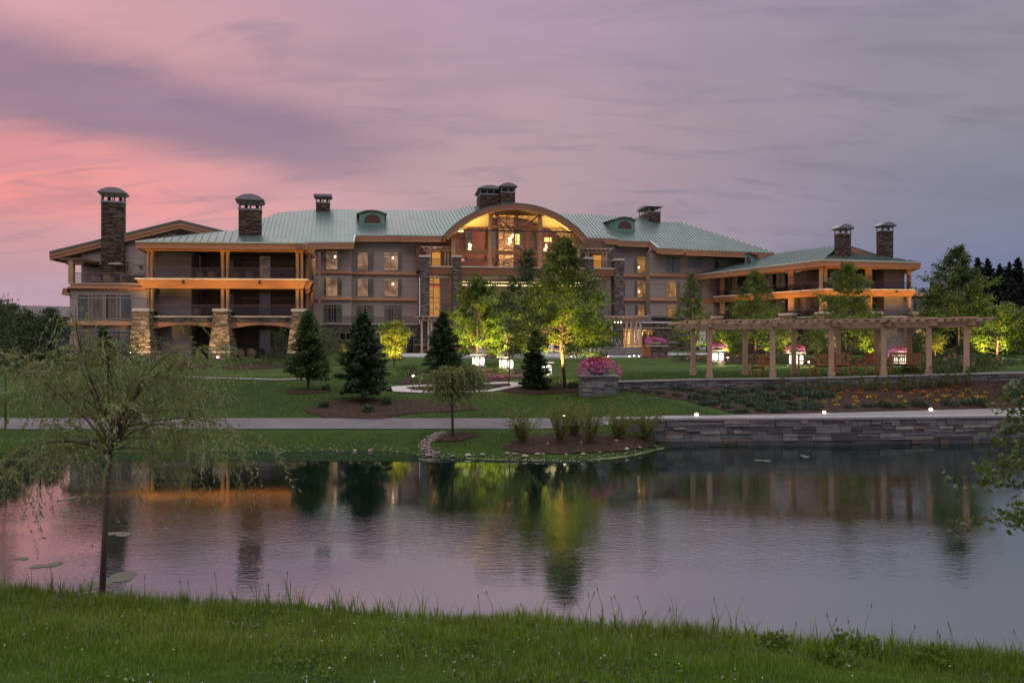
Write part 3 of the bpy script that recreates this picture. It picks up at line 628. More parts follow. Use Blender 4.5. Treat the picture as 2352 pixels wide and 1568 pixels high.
HOTEL = thing('hotel_building', 'long hotel with green metal roofs, stone chimneys and a lit arched great room', 'hotel', (0, 97, 3))
def part(mb, name, mats, parent=None, **k): return mb.build(name, mats, parent or HOTEL, **k)

def seams(mb, pts3, N, p0, a, spacing, h=0.085, w=0.045, mi=0, phase=0.0):
    """standing seams across a planar roof face"""
    sd = Vector((a, 1, 0)).normalized(); pd = Vector((sd.y, -sd.x, 0))
    zf = lambda x, y: p0[2]-((x-p0[0])*N.x+(y-p0[1])*N.y)/N.z
    cs = [p.dot(pd) for p in pts3]; c = math.ceil(min(cs)/spacing)*spacing+phase
    while c < max(cs):
        hits = []
        for p, q in zip(pts3, pts3[1:]+pts3[:1]):
            c0, c1_ = p.dot(pd), q.dot(pd)
            if (c0 <= c) != (c1_ <= c):
                t = (c-c0)/(c1_-c0); m = p.lerp(q, t); hits.append(m)
        hits.sort(key=lambda m: m.dot(sd))
        for A, B in zip(hits[::2], hits[1::2]):
            if (B-A).length < 0.3: continue
            o = pd*w/2
            b = [A-o, A+o, B+o, B-o]; mb.hexa([(p.x, p.y, zf(p.x, p.y)-.03) for p in b], [(p.x, p.y, zf(p.x, p.y)+h) for p in b], mi)
        c += spacing
def roof_face(pts3, N, p0, a, spacing, thick=0.14, name='roof', parent=None, mat=None, mb=None):
    own = mb is None; mb = mb or MB(); k = len(pts3)
    lo = [(p.x, p.y, p.z-thick) for p in pts3]; up = [tuple(p) for p in pts3]
    area = sum(p.x*q.y-q.x*p.y for p, q in zip(pts3, pts3[1:]+pts3[:1]))
    r = list(range(k)) if area > 0 else list(range(k))[::-1]
    mb.add(up+lo, [r, [k+i for i in r[::-1]]]+[(r[(i+1) % k], r[i], k+r[i], k+r[(i+1) % k]) for i in range(k)])
    if spacing: seams(mb, pts3, N, p0, a, spacing)
    return part(mb, name, [mat or ROOF], parent) if own else None
def roof_px(wall, d, u_ref, v_ref, slope, poly, a=-0.21, spacing=0.5, **k):
    w = wall.off(d); p0 = Vector(w.P(u_ref, v_ref)); N = Vector((slope*w.n[0], slope*w.n[1], 1))
    pts = [ray_plane(u, v, p0, N) for u, v in poly]
    return pts, roof_face(pts, N, p0, a, spacing, **k)
def fascia(pts, h, depth_in, inward, name='fascia', mats=None, gut=0.10, parent=None):
    """brown fascia board with a bright gutter strip under a roof edge, and the soffit behind it"""
    mb = MB(); iv = Vector((inward[0], inward[1], 0)).normalized()
    for p, q in zip(pts, pts[1:]):
        p = Vector(p); q = Vector(q); dz = Vector((0, 0, 1))
        def bar(o0, o1, z0, z1, mi):
            b = [p+iv*o0, q+iv*o0, q+iv*o1, p+iv*o1]; mb.hexa([tuple(x+dz*z0) for x in b], [tuple(x+dz*z1) for x in b], mi)
        bar(-0.06, 0.10, -gut-.02, 0.015, 1); bar(0.0, 0.14, -h, -gut-.022, 0); bar(0.04, 0.16, -h-.0, -h+.05, 0)
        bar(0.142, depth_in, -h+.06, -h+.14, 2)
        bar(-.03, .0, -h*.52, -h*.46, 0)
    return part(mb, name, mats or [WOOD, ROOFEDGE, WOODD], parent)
def chimney(c, ang, w, d, z0, zs, zv, zt, nf=2, ns=2, axis='y', mat=None, barrel=True, name='chimney'):
    """stone shaft with an open metal cap: collar, posts, flared cornice, barrel top"""
    M = Matrix.Translation((c[0], c[1], 0)) @ Matrix.Rotation(ang, 4, 'Z')
    mb = MB(); mb.box(-w/2, w/2, -d/2, d/2, z0, zs); o = part(mb.xform(M), name, [mat or STONE_DK])
    m = MB(); p = 0.04; m.box(-w/2-p, w/2+p, -d/2-p, d/2+p, zs, zs+0.16)
    ze = zv+(zt-zv)*0.30; pw = 0.09
    for i in range(nf+1):
        x = lerp(-w/2+pw/2, w/2-pw/2, i/nf)
        for y in (-d/2+pw/2, d/2-pw/2): m.box(x-pw/2, x+pw/2, y-pw/2, y+pw/2, zs+.16, zv)
    for i in range(1, ns):
        y = lerp(-d/2+pw/2, d/2-pw/2, i/ns)
        for x in (-w/2+pw/2, w/2-pw/2): m.box(x-pw/2, x+pw/2, y-pw/2, y+pw/2, zs+.16, zv)
    f = 0.30
    q = lambda e, z: [(-w/2-e, -d/2-e, z), (w/2+e, -d/2-e, z), (w/2+e, d/2+e, z), (-w/2-e, d/2+e, z)]
    m.hexa(q(.05, zv), q(.09, zv+(ze-zv)*.35)); m.hexa(q(.09, zv+(ze-zv)*.35+.002), q(f-.06, ze-.06)); m.hexa(q(f-.06, ze-.058), q(f-.04, ze))
    if barrel:
        K = 14; half = (w if axis == 'y' else d)/2+f; rise = zt-ze; Rr = (half*half+rise*rise)/(2*rise); a0 = math.asin(min(1, half/Rr))
        arc = [(Rr*math.sin(t), ze+.002+Rr*math.cos(t)-(Rr-rise)) for t in [lerp(a0, -a0, i/K) for i in range(K+1)]]
        l = ((d if axis == 'y' else w)/2+f)
        pr = arc
        for s in (1,):
            va = [(x, -l, z) if axis == 'y' else (-l, x, z) for x, z in pr]; vb = [(x, l, z) if axis == 'y' else (l, x, z) for x, z in pr]; n_ = len(pr)
            m.add(va+vb, [list(range(n_)), list(range(n_, 2*n_))[::-1]]+[(i, n_+i, n_+(i+1) % n_, (i+1) % n_) for i in range(n_)])
    else: m.hexa(q(f, ze+.002), q(f, zt))
    part(m.xform(M), 'chimney_cap', [CAPMET], o)
    k = MB()
    for i in range(nf):
        x = lerp(-w/2, w/2, (i+.62)/nf); k.lathe([(w*.08, zs+.17), (w*.08, zs+.17+(zv-zs-.2)*.8)], (x, 0, 0), 8)
    part(k.xform(M), 'flue_pipe', [BLACKM], o)
    return o
def chim_px(Y, u0, u1, v_top, v_vent, v_shaft, v_base, ang=0.06, dratio=1.0, d=None, extra=0.6, **k):
    w = (u1-u0)*Y/F; d = d or w*dratio; z = lambda v: EYE+(HV-v)*Y/F
    x = ((u0+u1)/2-CX)*Y/F
    return chimney((x, Y+d/2), ang, w, d, z(v_base)-extra, z(v_shaft), z(v_vent), z(v_top), **k)
def window(wl, u0, v0, u1, v1, mull=(), trans=None, drapes=((0, .3, 'DRAPE'), (.72, 1, 'DRAPE')), d=0.0, lampf=None, room=None, fr=0.05, lampz=.5, name='window', smull=()):
    mb = MB(); a, b = wl.xy(u0), wl.xy(u1); um = (u0+u1)/2; z0, z1 = wl.z(um, v1), wl.z(um, v0)
    w = math.dist(a, b); at = lambda f: (lerp(a[0], b[0], f), lerp(a[1], b[1], f)); g = fr/w
    mb.lbox(at(0), at(g), z0, z1, d, d+.075); mb.lbox(at(1-g), at(1), z0, z1, d, d+.075)
    mb.lbox(at(g), at(1-g), z1-fr, z1, d, d+.075); mb.lbox(at(g), at(1-g), z0, z0+fr*1.2, d, d+.085)
    zt = z1-fr
    if trans: zt = lerp(z1, z0, trans); mb.lbox(at(g), at(1-g), zt-fr*.5, zt+fr*.5, d+.012, d+.07)
    for m_ in mull: mb.lbox(at(m_-g*.5), at(m_+g*.5), z0+fr*1.2, z1-fr, d+.013, d+.072)
    for m_ in smull: mb.lbox(at(m_-g*.5), at(m_+g*.5), z0+fr*1.2, z1-fr, d+.014, d+.068)
    o = part(mb, name, [FRAME])
    c = MB(); mats = [room or ROOMDK]; c.lbox(at(.004), at(.996), z0+.01, z1-.01, d+.003, d+.010, 0)
    for f0, f1, nm in drapes:
        m_ = globals()[nm]
        if m_ not in mats: mats.append(m_)
        f0 = max(f0, .008); f1 = min(f1, .992)
        c.lbox(at(f0), at(f1), z0+.03, z1-.03, d+.012+.006*mats.index(m_), d+.017+.006*mats.index(m_), mats.index(m_))
    part(c, 'curtain', mats, o)
    p = MB(); p.lbox(at(g*.6), at(1-g*.6), z0+fr*.5, z1-fr*.5, d+.052, d+.058); part(p, 'pane', [GLASS], o)
    if lampf is not None:
        q = MB(); lx = at(lampf); zz = lerp(z0, z1, lampz); q.lbox((lx[0]-.10, lx[1]), (lx[0]+.10, lx[1]), zz-.11, zz+.11, d+.034, d+.05); part(q, 'table_lamp', [GLOW], o)
    return o

# ---- left pavilion -------------------------------------------------------------------------
WP = W(72.0, 0.06); WG = W(72.2, 0.06); SIDE = Vector((-0.24, 1, 0)).normalized()
pz = lambda y: WP.z(510, c1(0, y)[1]); pu = lambda x: c1(x, 0)[0]
zground = pz(1425)-.25
def side_pt(p, t): return (p[0]+SIDE.x*t, p[1]+SIDE.y*t)
PcL, PcR = WP.xy(pu(848)), WP.xy(pu(2076)); SL = 27.0
# floors, back wall and ceilings of the open loggias
mb = MB()
for ytop, ybot in ((818, 880), (1098, 1150)): mb.lbox(WP.xy(pu(852)), WP.xy(pu(2060)), pz(ybot), pz(ytop), -5.2, -0.12)
part(mb, 'loggia_floor', [CEILW])
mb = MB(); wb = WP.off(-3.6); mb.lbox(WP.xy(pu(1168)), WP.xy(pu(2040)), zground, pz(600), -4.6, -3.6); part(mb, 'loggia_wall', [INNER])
mb = MB(); mb.lbox(WP.xy(pu(856)), WP.xy(pu(1168)), zground, pz(600), -3.62, -1.4); part(mb, 'wall', [SIDING])
for y0 in (640, 935, 1232): mb = MB(); mb.lbox(WP.xy(pu(920)), WP.xy(pu(1168)), pz(y0+3), pz(y0-3), -1.4, -1.36); part(mb, 'trim_strip', [FRAME])
for y0 in (655, 940): mb = MB(); mb.lbox(WP.xy(pu(1500)), WP.xy(pu(1980)), pz(y0+3), pz(y0-3), -3.6, -3.56); part(mb, 'trim_strip', [FRAME])
mb = MB(); mb.lbox(side_pt(PcR, .4), side_pt(PcR, 4.0), zground, pz(600), 1.0, 1.25); part(mb, 'loggia_wall', [INNER])
# doors and windows inside the loggias (read on the back wall)
for x0, y0, x1, y1, dr in ((1205, 640, 1285, 810, 'DRAPE_DIM'), (1205, 910, 1285, 1095, 'DRAPE'), (1200, 1195, 1290, 1395, 'DRAPE'), (1722, 640, 1810, 812, 'DRAPE_PALE'), (1722, 910, 1808, 1095, 'DRAPE'), (1722, 1195, 1808, 1395, 'DRAPE')):
    u0, v0, u1, v1 = rc(c1, x0, y0, x1, y1); window(wb, u0, v0, u1, v1, (), None, ((0, 1, dr),), fr=.06, name='window')
for x0, y0, x1, y1 in ((1497, 650, 1530, 812), (1497, 910, 1530, 1095)):
    u0, v0, u1, v1 = rc(c1, x0, y0, x1, y1); window(wb, u0, v0, u1, v1, (), .25, (), fr=.07, name='door')
# paired columns
for x0, x1 in ((858, 881), (887, 914), (1420, 1449), (1459, 1488), (1987, 2016), (2024, 2046)):
    for y0, y1 in ((600, 814), (888, 1042)):
        mb = MB(); a, b = WP.xy(pu(x0)), WP.xy(pu(x1)); cx, cy = (a[0]+b[0])/2+WP.n[0]*-.42, (a[1]+b[1])/2+WP.n[1]*-.42; r = math.dist(a, b)/2
        z0, z1 = pz(y1), pz(y0)
        mb.lathe([(r*1.15, z0), (r*1.15, z0+.12), (r, z0+.14), (r*.96, z1-.16), (r*1.12, z1-.13), (r*1.12, z1)], (cx, cy, 0), 14); part(mb, 'column', [WOODC], smooth=False)
mb = MB(); mb.lbox(WP.xy(pu(2047)), WP.xy(pu(2074)), pz(1040), pz(600), -1.9, -1.5); part(mb, 'column', [WOODC])
# lapped timber balcony band, wider at the top
mb = MB(); zb0, zb1 = pz(886), pz(825)
steps = 4; pr = []
for i in range(steps+1):
    t = i/steps; pr.append((.18+.42*t, zb0+(zb1-zb0)*t))
    if i < steps: pr.append((.18+.42*t+.035, zb0+(zb1-zb0)*(t+.86/steps)))
prof = pr+[(-.2, zb1), (-.2, zb0)]
ex = [0.0+.42*i/(len(pr)-1) for i in range(len(pr))]+[.42, 0]
mb.lprism(WP.xy(pu(850)), WP.xy(pu(2054)), prof, 0, ex)
BAND = part(mb, 'balcony_band', [WOOD])
mb = MB(); mb.lprism(WP.xy(pu(850)), WP.xy(pu(2054)), [(.68, zb1+.002), (.68, pz(813)), (-.25, pz(813)), (-.25, zb1+.002)], 0, [.5]*4); part(mb, 'band_coping', [CAPST], BAND)
mb = MB()
for x in (1165, 1737): WP.box(mb, *rc(c1, x-9, 838, x+9, 851), .5, .72)
for x in (1737,): WP.box(mb, *rc(c1, x-9, 1119, x+9, 1131), .1, .28)
part(mb, 'flood_light', [BLACKM], BAND)
# spandrels of stone and arched timber between the piers
for x0, x1 in ((925, 1396), (1510, 1978)):
    mb = MB(); WP.box(mb, *rc(c1, x0+4, 1103, x1-4, 1140), -.3, .0); o = part(mb, 'spandrel', [STONE_GR])
    mb = MB(); WP.box(mb, *rc(c1, x0, 1092, x1, 1103), -.34, .1); part(mb, 'coping', [CAPST], o)
    mb = MB(); K = 12; a, b = WP.xy(pu(x0)), WP.xy(pu(x1))
    for i in range(K):
        f0, f1 = i/K, (i+1)/K; zz = lambda f: pz(1190)+(pz(1160)-pz(1190))*(1-(2*f-1)**2)
        A, B = (lerp(a[0], b[0], f0), lerp(a[1], b[1], f0)), (lerp(a[0], b[0], f1), lerp(a[1], b[1], f1)); n = WP.n
        q = lambda p, d, z: (p[0]+n[0]*d, p[1]+n[1]*d, z)
        mb.hexa([q(A, .06, zz(f0)), q(B, .06, zz(f1)), q(B, -.3, zz(f1)), q(A, -.3, zz(f0))], [q(A, .06, pz(1140.5)), q(B, .06, pz(1140.5)), q(B, -.3, pz(1140.5)), q(A, -.3, pz(1140.5))])
    part(mb, 'arched_beam', [WOOD], o)
# battered stone piers
def frustum(mb, wl, xa0, xa1, z0, xb0, xb1, z1, dd0, dd1, mi=0):
    n = wl.n
    def quad(x0, x1, z, df, db):
        a, b = wl.xy(x0), wl.xy(x1); return [(a[0]+n[0]*df, a[1]+n[1]*df, z), (b[0]+n[0]*df, b[1]+n[1]*df, z), (b[0]-n[0]*db, b[1]-n[1]*db, z), (a[0]-n[0]*db, a[1]-n[1]*db, z)]
    mb.hexa(quad(xa0, xa1, z0, dd0, dd0), quad(xb0, xb1, z1, dd1, dd1), mi)
for xt0, xt1, xb0, xb1 in ((803, 922, 775, 946), (1398, 1508, 1367, 1536), (1983, 2091, 1948, 2112)):
    ym = 1364; zm = pz(ym); f = (1420-1062)/(1420-1062); zt_, zb_ = pz(1062), zground
    fm = (ym-1062)/(1425-1062); xm0, xm1 = lerp(xt0, xb0, fm), lerp(xt1, xb1, fm)
    mb = MB(); frustum(mb, WP, pu(xm0), pu(xm1), zm+.06, pu(xt0+4), pu(xt1-4), zt_, 1.25, .95); frustum(mb, WP, pu(xb0), pu(xb1), zb_, pu(xm0), pu(xm1), zm-.06, 1.3, 1.25)
    o = part(mb, 'stone_pier', [STONE])
    mb = MB(); frustum(mb, WP, pu(xt0-4), pu(xt1+4), zt_+.002, pu(xt0-2), pu(xt1+2), pz(1041), 1.1, 1.08); frustum(mb, WP, pu(xm0-3), pu(xm1+3), zm-.058, pu(xm0-2), pu(xm1+2), zm+.058, 1.30, 1.28)
    part(mb, 'capstone', [CAPST], o)
# glass railings
def railing(wl, u0, v_top, u1, v_bot, d, name='railing', posts=0):
    mb = MB(); um = (u0+u1)/2; zt, zb = wl.z(um, v_top), wl.z(um, v_bot)
    mb.lbox(wl.xy(u0), wl.xy(u1), zt-.05, zt, d-.03, d+.03)
    for i in range(posts+1):
        p = wl.xy(lerp(u0, u1, i/posts)) if posts else None
        if p: mb.lbox(p, (p[0]+.05*wl.e[0], p[1]+.05*wl.e[1]), zb, zt-.05, d-.02, d+.02)
    o = part(mb, name, [RAIL]); g = MB(); g.lbox(wl.xy(u0), wl.xy(u1), zb+.02, zt-.06, d-.007, d+.007); part(g, 'glass_panel', [RAILG], o); return o
for x0, x1 in ((916, 1419), (1490, 1985)):
    railing(WP, pu(x0), c1(0, 729)[1], pu(x1), c1(0, 813)[1], -.15); railing(WP, pu(x0), c1(0, 1009)[1], pu(x1), c1(0, 1092)[1], -.15)
# eaves: fascia and frieze
mb = MB(); mb.lprism(WP.xy(pu(838)), WP.xy(pu(2062)), [(.35, pz(602)), (.35, pz(577)), (-.4, pz(577)), (-.4, pz(602))]); mb.lbox(WP.xy(pu(842)), WP.xy(pu(2060)), pz(596), pz(577), -6, -.41, 1)
part(mb, 'frieze_beam', [WOOD, CEILW])
ptsP, rp = roof_px(WP, 1.05, c1(1450, 0)[0], c1(0, 536)[1], 0.35, [c1(790, 527), c1(2082, 539), c1(1716, 482), c1(1560, 456), c1(1480, 448)], a=-0.28, spacing=0.62)
E1, E2, A2, A1 = ptsP[0], ptsP[1], ptsP[2], ptsP[4]
Ab = A1+SIDE*26; E1b, E2b = E1+SIDE*24, E2+SIDE*24
Amid = ptsP[3]
for q in ([E2, E2b, Ab, Amid, A2], [E1b, E1, A1, Ab]):
    mbs = MB(); vs = [tuple(p) for p in q]+[(p.x, p.y, p.z-.14) for p in q]; k = len(q); mbs.add(vs, [list(range(k)), list(range(k, 2*k))[::-1]]+[((i+1) % k, i, k+i, k+(i+1) % k) for i in range(k)]); part(mbs, 'roof', [ROOF])
fascia([E1, E2], .62, 1.0, (-WP.n[0], -WP.n[1])); fascia([E2, E2b], .62, 1.0, (-1, -.24)); fascia([E1b, E1], .62, 1.0, (1, .24))
# the long east side of this wing: wall, bands and rows of scalloped brackets
sA, sB = side_pt(PcR, 4.0), side_pt(PcR, SL)
mb = MB(); mb.lbox(sA, sB, zground, pz(590), -.6, -.1); part(mb, 'wall', [SIDING])
mb = MB(); q = [(-.1, zb0), (.25, zb0), (.6, zb1), (-.1, zb1)]; mb.lprism(side_pt(PcR, .2), sB, q); mb.lbox(side_pt(PcR, .2), sB, pz(602), pz(577), -.1, .35); mb.lbox(sA, sB, pz(1150), pz(1100), -.1, .3); part(mb, 'side_band', [WOOD])
for i in range(16):
    mb = MB(); t = 1.0+i*1.5; a, b = side_pt(PcR, t), side_pt(PcR, t+.5)
    mb.lprism(a, b, [(-.1, pz(612)), (.55, pz(600)), (.78, pz(576)), (-.1, pz(576))]); part(mb, 'bracket', [WOODC]); mb = MB(); mb.lprism(a, b, [(-.1, zb0-.35), (.2, zb0-.30), (.42, zb0+.02), (-.1, zb0+.02)]); part(mb, 'bracket', [WOODC])
# ---- gable wing left of the pavilion -------------------------------------------------------
gzv = lambda y: WG.z(pu(500), c1(0, y)[1])
mb = MB(); mb.lbox(WG.xy(pu(292)), WG.xy(pu(872)), zground-.3, gzv(890), -14, 0); part(mb, 'wall', [SIDING])
WGU = WG.off(-4.0); gu = lambda y: WGU.z(pu(500), c1(0, y)[1])
mb = MB()
def poly_wall(mb, wl, pts, thick, mi=0, d=0):
    n = wl.n; P = [wl.P(*p, d) for p in pts]; k = len(P); Q = [(p[0]-n[0]*thick, p[1]-n[1]*thick, p[2]) for p in P]
    mb.add(P+Q, [list(range(k))[::-1], list(range(k, 2*k))]+[(i, (i+1) % k, k+(i+1) % k, k+i) for i in range(k)], mi)
poly_wall(mb, WGU, [c1(378, 850), c1(378, 600), c1(1135, 425), c1(1500, 495), c1(1500, 850)], 12); part(mb, 'wall', [SIDING])
mb = MB(); mb.lbox(WG.xy(pu(300)), WG.xy(pu(870)), gzv(893), gzv(852), -4.4, .10); mb.lprism(WG.xy(pu(285)), WG.xy(pu(870)), [(.02, gzv(900)), (.30, gzv(888)), (.30, gzv(878)), (.02, gzv(870))]); part(mb, 'belt_trim', [WOOD])
mb = MB(); mb.lbox(WG.xy(pu(298)), WG.xy(pu(850)), gzv(852)+.002, gzv(846), -4.4, .16); part(mb, 'coping', [CAPST])
mb = MB(); mb.lprism(WG.xy(pu(285)), WG.xy(pu(866)), [(.01, gzv(1168)), (.42, gzv(1163)), (.30, gzv(1136)), (.01, gzv(1130))]); mb.lbox(WG.xy(pu(292)), WG.xy(pu(866)), gzv(957), gzv(953), 0, .03); mb.lbox(WG.xy(pu(292)), WG.xy(pu(866)), gzv(1236), gzv(1232), 0, .03); part(mb, 'belt_trim', [WOOD])
mb = MB(); a = WG.xy(pu(262)); b = WG.xy(pu(291)); mb.lprism(WG.xy(pu(250)), WG.xy(pu(291)), [(.2, gzv(935)), (.2, gzv(885)), (-2, gzv(885)), (-2, gzv(935))], 0, [-.6, 0, 0, -.6]); part(mb, 'corner_bracket', [WOOD])
for x0, x1, y0, y1, dr in ((352, 548, 926, 1118, ((0, .42, 'DRAPE'), (.45, 1, 'DRAPE_DIM'))), (562, 763, 926, 1118, ((.1, .62, 'DRAPE_DIM'), (.62, 1, 'DRAPE'))), (352, 548, 1205, 1400, ((0, .42, 'DRAPE'), (.6, 1, 'DRAPE'))), (562, 763, 1205, 1400, ((0, .4, 'DRAPE'), (.6, 1, 'DRAPE')))):
    u0, v0, u1, v1 = rc(c1, x0, y0, x1, y1); window(WG, u0, v0, u1, v1, (.44,), .16, dr, smull=(.56,))
u0, v0, u1, v1 = rc(c1, 440, 676, 522, 812); window(WGU, u0, v0, u1, v1, (.5,), .18, ((0, .45, 'DRAPE'), (.55, 1, 'DRAPE')), d=0.0)
u0, v0, u1, v1 = rc(c1, 688, 676, 768, 846); window(WGU, u0, v0, u1, v1, (), .17, ((.1, .9, 'DRAPE_DIM'),), name='door', fr=.1)
mb = MB(); WGU.box(mb, *rc(c1, 824, 714, 836, 731), 0, .18); part(mb, 'wall_lantern', [BLACKM])
mb = MB(); mb.lbox(WGU.xy(pu(378)), WGU.xy(pu(858)), gu(704), gu(700), 0, .03); part(mb, 'trim_strip', [FRAME])
mb = MB(); WG.box(mb, *rc(c1, 278, 660, 313, 850), -.5, -.05); part(mb, 'column', [WOODC])
mb = MB(); WG.box(mb, *rc(c1, 262, 640, 400, 706), -.6, .1) if False else mb.lprism(WG.xy(pu(215)), WG.xy(pu(376)), [(0, gzv(672)), (0, gzv(655)), (-8, gzv(655)), (-8, gzv(672))]); mb.lprism(WG.xy(pu(262)), WG.xy(pu(376)), [(-.1, gzv(706)), (-.1, gzv(672)), (-.5, gzv(672)), (-.5, gzv(706))])
for i in range(6): p = WG.xy(pu(185+i*16)); mb.lbox((p[0], p[1]+1+i*.8), (p[0]+.9, p[1]+1+i*.8), gzv(668+i*6), gzv(655), -.2, .2)
part(mb, 'soffit_beam', [WOODD])
railing(WG, pu(320), c1(0, 767)[1], pu(852), c1(0, 846)[1], -.1, posts=6)
# gable roof: two slabs with a deep brown bargeboard
L0, AP, R0 = [WGU.P(*c1(*p), .55) for p in ((160, 610), (1135, 375), (1700, 512))]
mb = MB(); back = SIDE*22
for p, q in ((L0, AP), (AP, R0)):
    p = Vector(p); q = Vector(q); dz = Vector((0, 0, .22)); mb.hexa([tuple(p-dz), tuple(q-dz), tuple(q+back-dz), tuple(p+back-dz)], [tuple(p), tuple(q), tuple(q+back), tuple(p+back)])
part(mb, 'roof', [ROOF])
mb = MB()
for p, q in ((L0, AP), (AP, R0)):
    p = Vector(p); q = Vector(q); dz = Vector((0, 0, -.222)); dn = Vector((0, 0, -.80)); iv = Vector((-WG.n[0], -WG.n[1], 0)); off = iv*.08
    mb.hexa([tuple(x) for x in (p+off+dn, q+off+dn, q+off+iv*.2+dn, p+off+iv*.2+dn)], [tuple(x) for x in (p+off+dz, q+off+dz, q+off+iv*.2+dz, p+off+iv*.2+dz)], 0)
    dn2 = Vector((0, 0, -.50)); mb.hexa([tuple(x) for x in (p+off-iv*.05+dn2, q+off-iv*.05+dn2, q+off+dn2, p+off+dn2)], [tuple(x) for x in (p+off-iv*.05+dz, q+off-iv*.05+dz, q+off+dz, p+off+dz)], 0)
    mb.hexa([tuple(x) for x in (p+off+iv*.21+dn, q+off+iv*.21+dn, q+iv*4+dn, p+iv*4+dn)], [tuple(x) for x in (p+off+iv*.21+dn*.9, q+off+iv*.21+dn*.9, q+iv*4+dn*.9, p+iv*4+dn*.9)], 1)
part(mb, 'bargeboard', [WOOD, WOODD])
mb = MB(); t = [WGU.P(*c1(x, y), .02) for x, y in ((1090, 482), (1095, 465), (1115, 455), (1140, 452), (1165, 455), (1185, 465), (1190, 482))]; k = len(t); mb.add(t+[(p[0], p[1]+.1, p[2]) for p in t], [list(range(k))]+[((i+1) % k, i, k+i, k+(i+1) % k) for i in range(k)]); part(mb, 'gable_vent', [COPPER])
# chimneys of the left wing
ch = chim_px(73.2, pu(521), pu(679), c1(0, 125)[1], c1(0, 183)[1], c1(0, 238)[1], c1(0, 846)[1], d=1.1, ang=.32, mat=STONE_DK, extra=.2)
mb = MB(); mb.box(X(pu(519), 73.2), X(pu(681), 73.2), 73.12, 73.9, Z(c1(0, 704)[1], 73.2), Z(c1(0, 694)[1], 73.2)); part(mb, 'stone_band', [CAPST], ch)
chim_px(72.3, pu(1550), pu(1712), c1(0, 175)[1], c1(0, 238)[1], c1(0, 293)[1], c1(0, 490)[1], d=1.7, ang=.26, ns=2)
# warm uplights of the pavilion
for x in (880, 1452, 2020):
    p = WP.xy(pu(x), 2.1); lamp('balcony_light', 'SPOT', (p[0], p[1], pz(1030)), 560, (1, .56, .16), .08, (p[0], p[1]+1.0, pz(840)), 105, .9)
    p = WP.xy(pu(x), 1.0); lamp('balcony_light', 'SPOT', (p[0], p[1], pz(790)), 75, (1, .56, .18), .08, (p[0], p[1]+.1, pz(560)), 140, .9)
for x in (1180, 1740):
    p = WP.xy(pu(x), 2.1); lamp('balcony_light', 'SPOT', (p[0], p[1], pz(1060)), 520, (1, .56, .16), .08, (p[0], p[1]+1.0, pz(850)), 105, .9)
for x, e in ((868, 800), (1452, 750), (2040, 600)):
    p = WP.xy(pu(x), 3.0); lamp('pier_uplight', 'SPOT', (p[0]+.2, p[1], zground+.25), e, (1, .62, .26), .08, (p[0], p[1]+2, pz(1230)), 80, .8)
for i in range(3):
    p = side_pt(PcR, 2.5+i*5); lamp('side_light', 'POINT', (p[0]+1.5, p[1]-.3, pz(900)), 70, (1, .56, .15), .1); lamp('side_light', 'POINT', (p[0]+1.6, p[1]-.3, pz(640)), 50, (1, .56, .15), .1)

# ---- main body, left part ------------------------------------------------------------------
WM = W(101.0, 0.10); WB = W(99.6, 0.10); vb = lambda y: c2(0, y)[1]; ub = lambda x: c2(x, 0)[0]
mb = MB(); WM.box(mb, ub(-200), vb(1100), ub(1110), vb(478), -14, 0); part(mb, 'wall', [SIDING])
mb = MB(); WB.box(mb, ub(300), vb(1100), ub(632), vb(530), -1.35, 0); part(mb, 'wall', [SIDING])
for wl, x0, x1, ys in ((WM, 645, 1098, (738, 926)), (WB, 320, 636, (733, 923))):
    for y in ys:
        mb = MB(); z0 = wl.z(ub(700), vb(y+13)); z1 = wl.z(ub(700), vb(y-13)); mb.lprism(wl.xy(ub(x0)), wl.xy(ub(x1)), [(0, z0), (.26, z0+.05), (.26, z0+.18), (.10, z1), (0, z1)], 0, [0, .1, .1, 0, 0]); part(mb, 'belt_trim', [WOOD])
    for y in ((603, 790, 982) if wl is WM else (598, 790, 982)): mb = MB(); wl.box(mb, ub(x0), vb(y+2), ub(x1), vb(y-2), 0, .03); part(mb, 'trim_strip', [FRAME])
LIT = ((0, .16, 'DRAPE_DIM'), (.16, .74, 'DRAPE_LIT'), (.74, 1, 'DRAPE'))
for y0, y1, kind in ((577, 713, 1), (768, 905, 1), (963, 1096, 0)):
    u0, v0, u1, v1 = rc(c2, 430, y0, 567, y1); window(WB, u0, v0, u1, v1, (.42,), .16, LIT if kind else ((0, .3, 'DRAPE'), (.66, 1, 'DRAPE')), lampf=.62 if y0 < 600 else None, lampz=.7, smull=(.55,) if not kind else ())
    u0, v0, u1, v1 = rc(c2, 318, y0, 358, y1-40 if kind else y1); window(WB, u0, v0, u1, v1, (), .18, ((0, 1, 'DRAPE'),))
for y0, y1, kind in ((588, 719, 1), (778, 907, 1), (965, 1093, 0)):
    u0, v0, u1, v1 = rc(c2, 665, y0, 797, y1); window(WM, u0, v0, u1, v1, (.4,), .16, ((0, .1, 'DRAPE'), (.1, .66, 'DRAPE_LIT'), (.7, 1, 'DRAPE')) if kind else ((0, .45, 'DRAPE'), (.6, 1, 'DRAPE')), smull=(.58,) if not kind else ())
    u0, v0, u1, v1 = rc(c2, 867, y0, 998, y1); window(WM, u0, v0, u1, v1, (.4,), .16, ((0, .78, 'DRAPE_LIT'), (.8, 1, 'DRAPE')) if kind else ((0, .3, 'DRAPE_DIM'), (.6, 1, 'DRAPE')), lampf=.5 if kind else None, lampz=.7, smull=(.55,) if not kind else ())
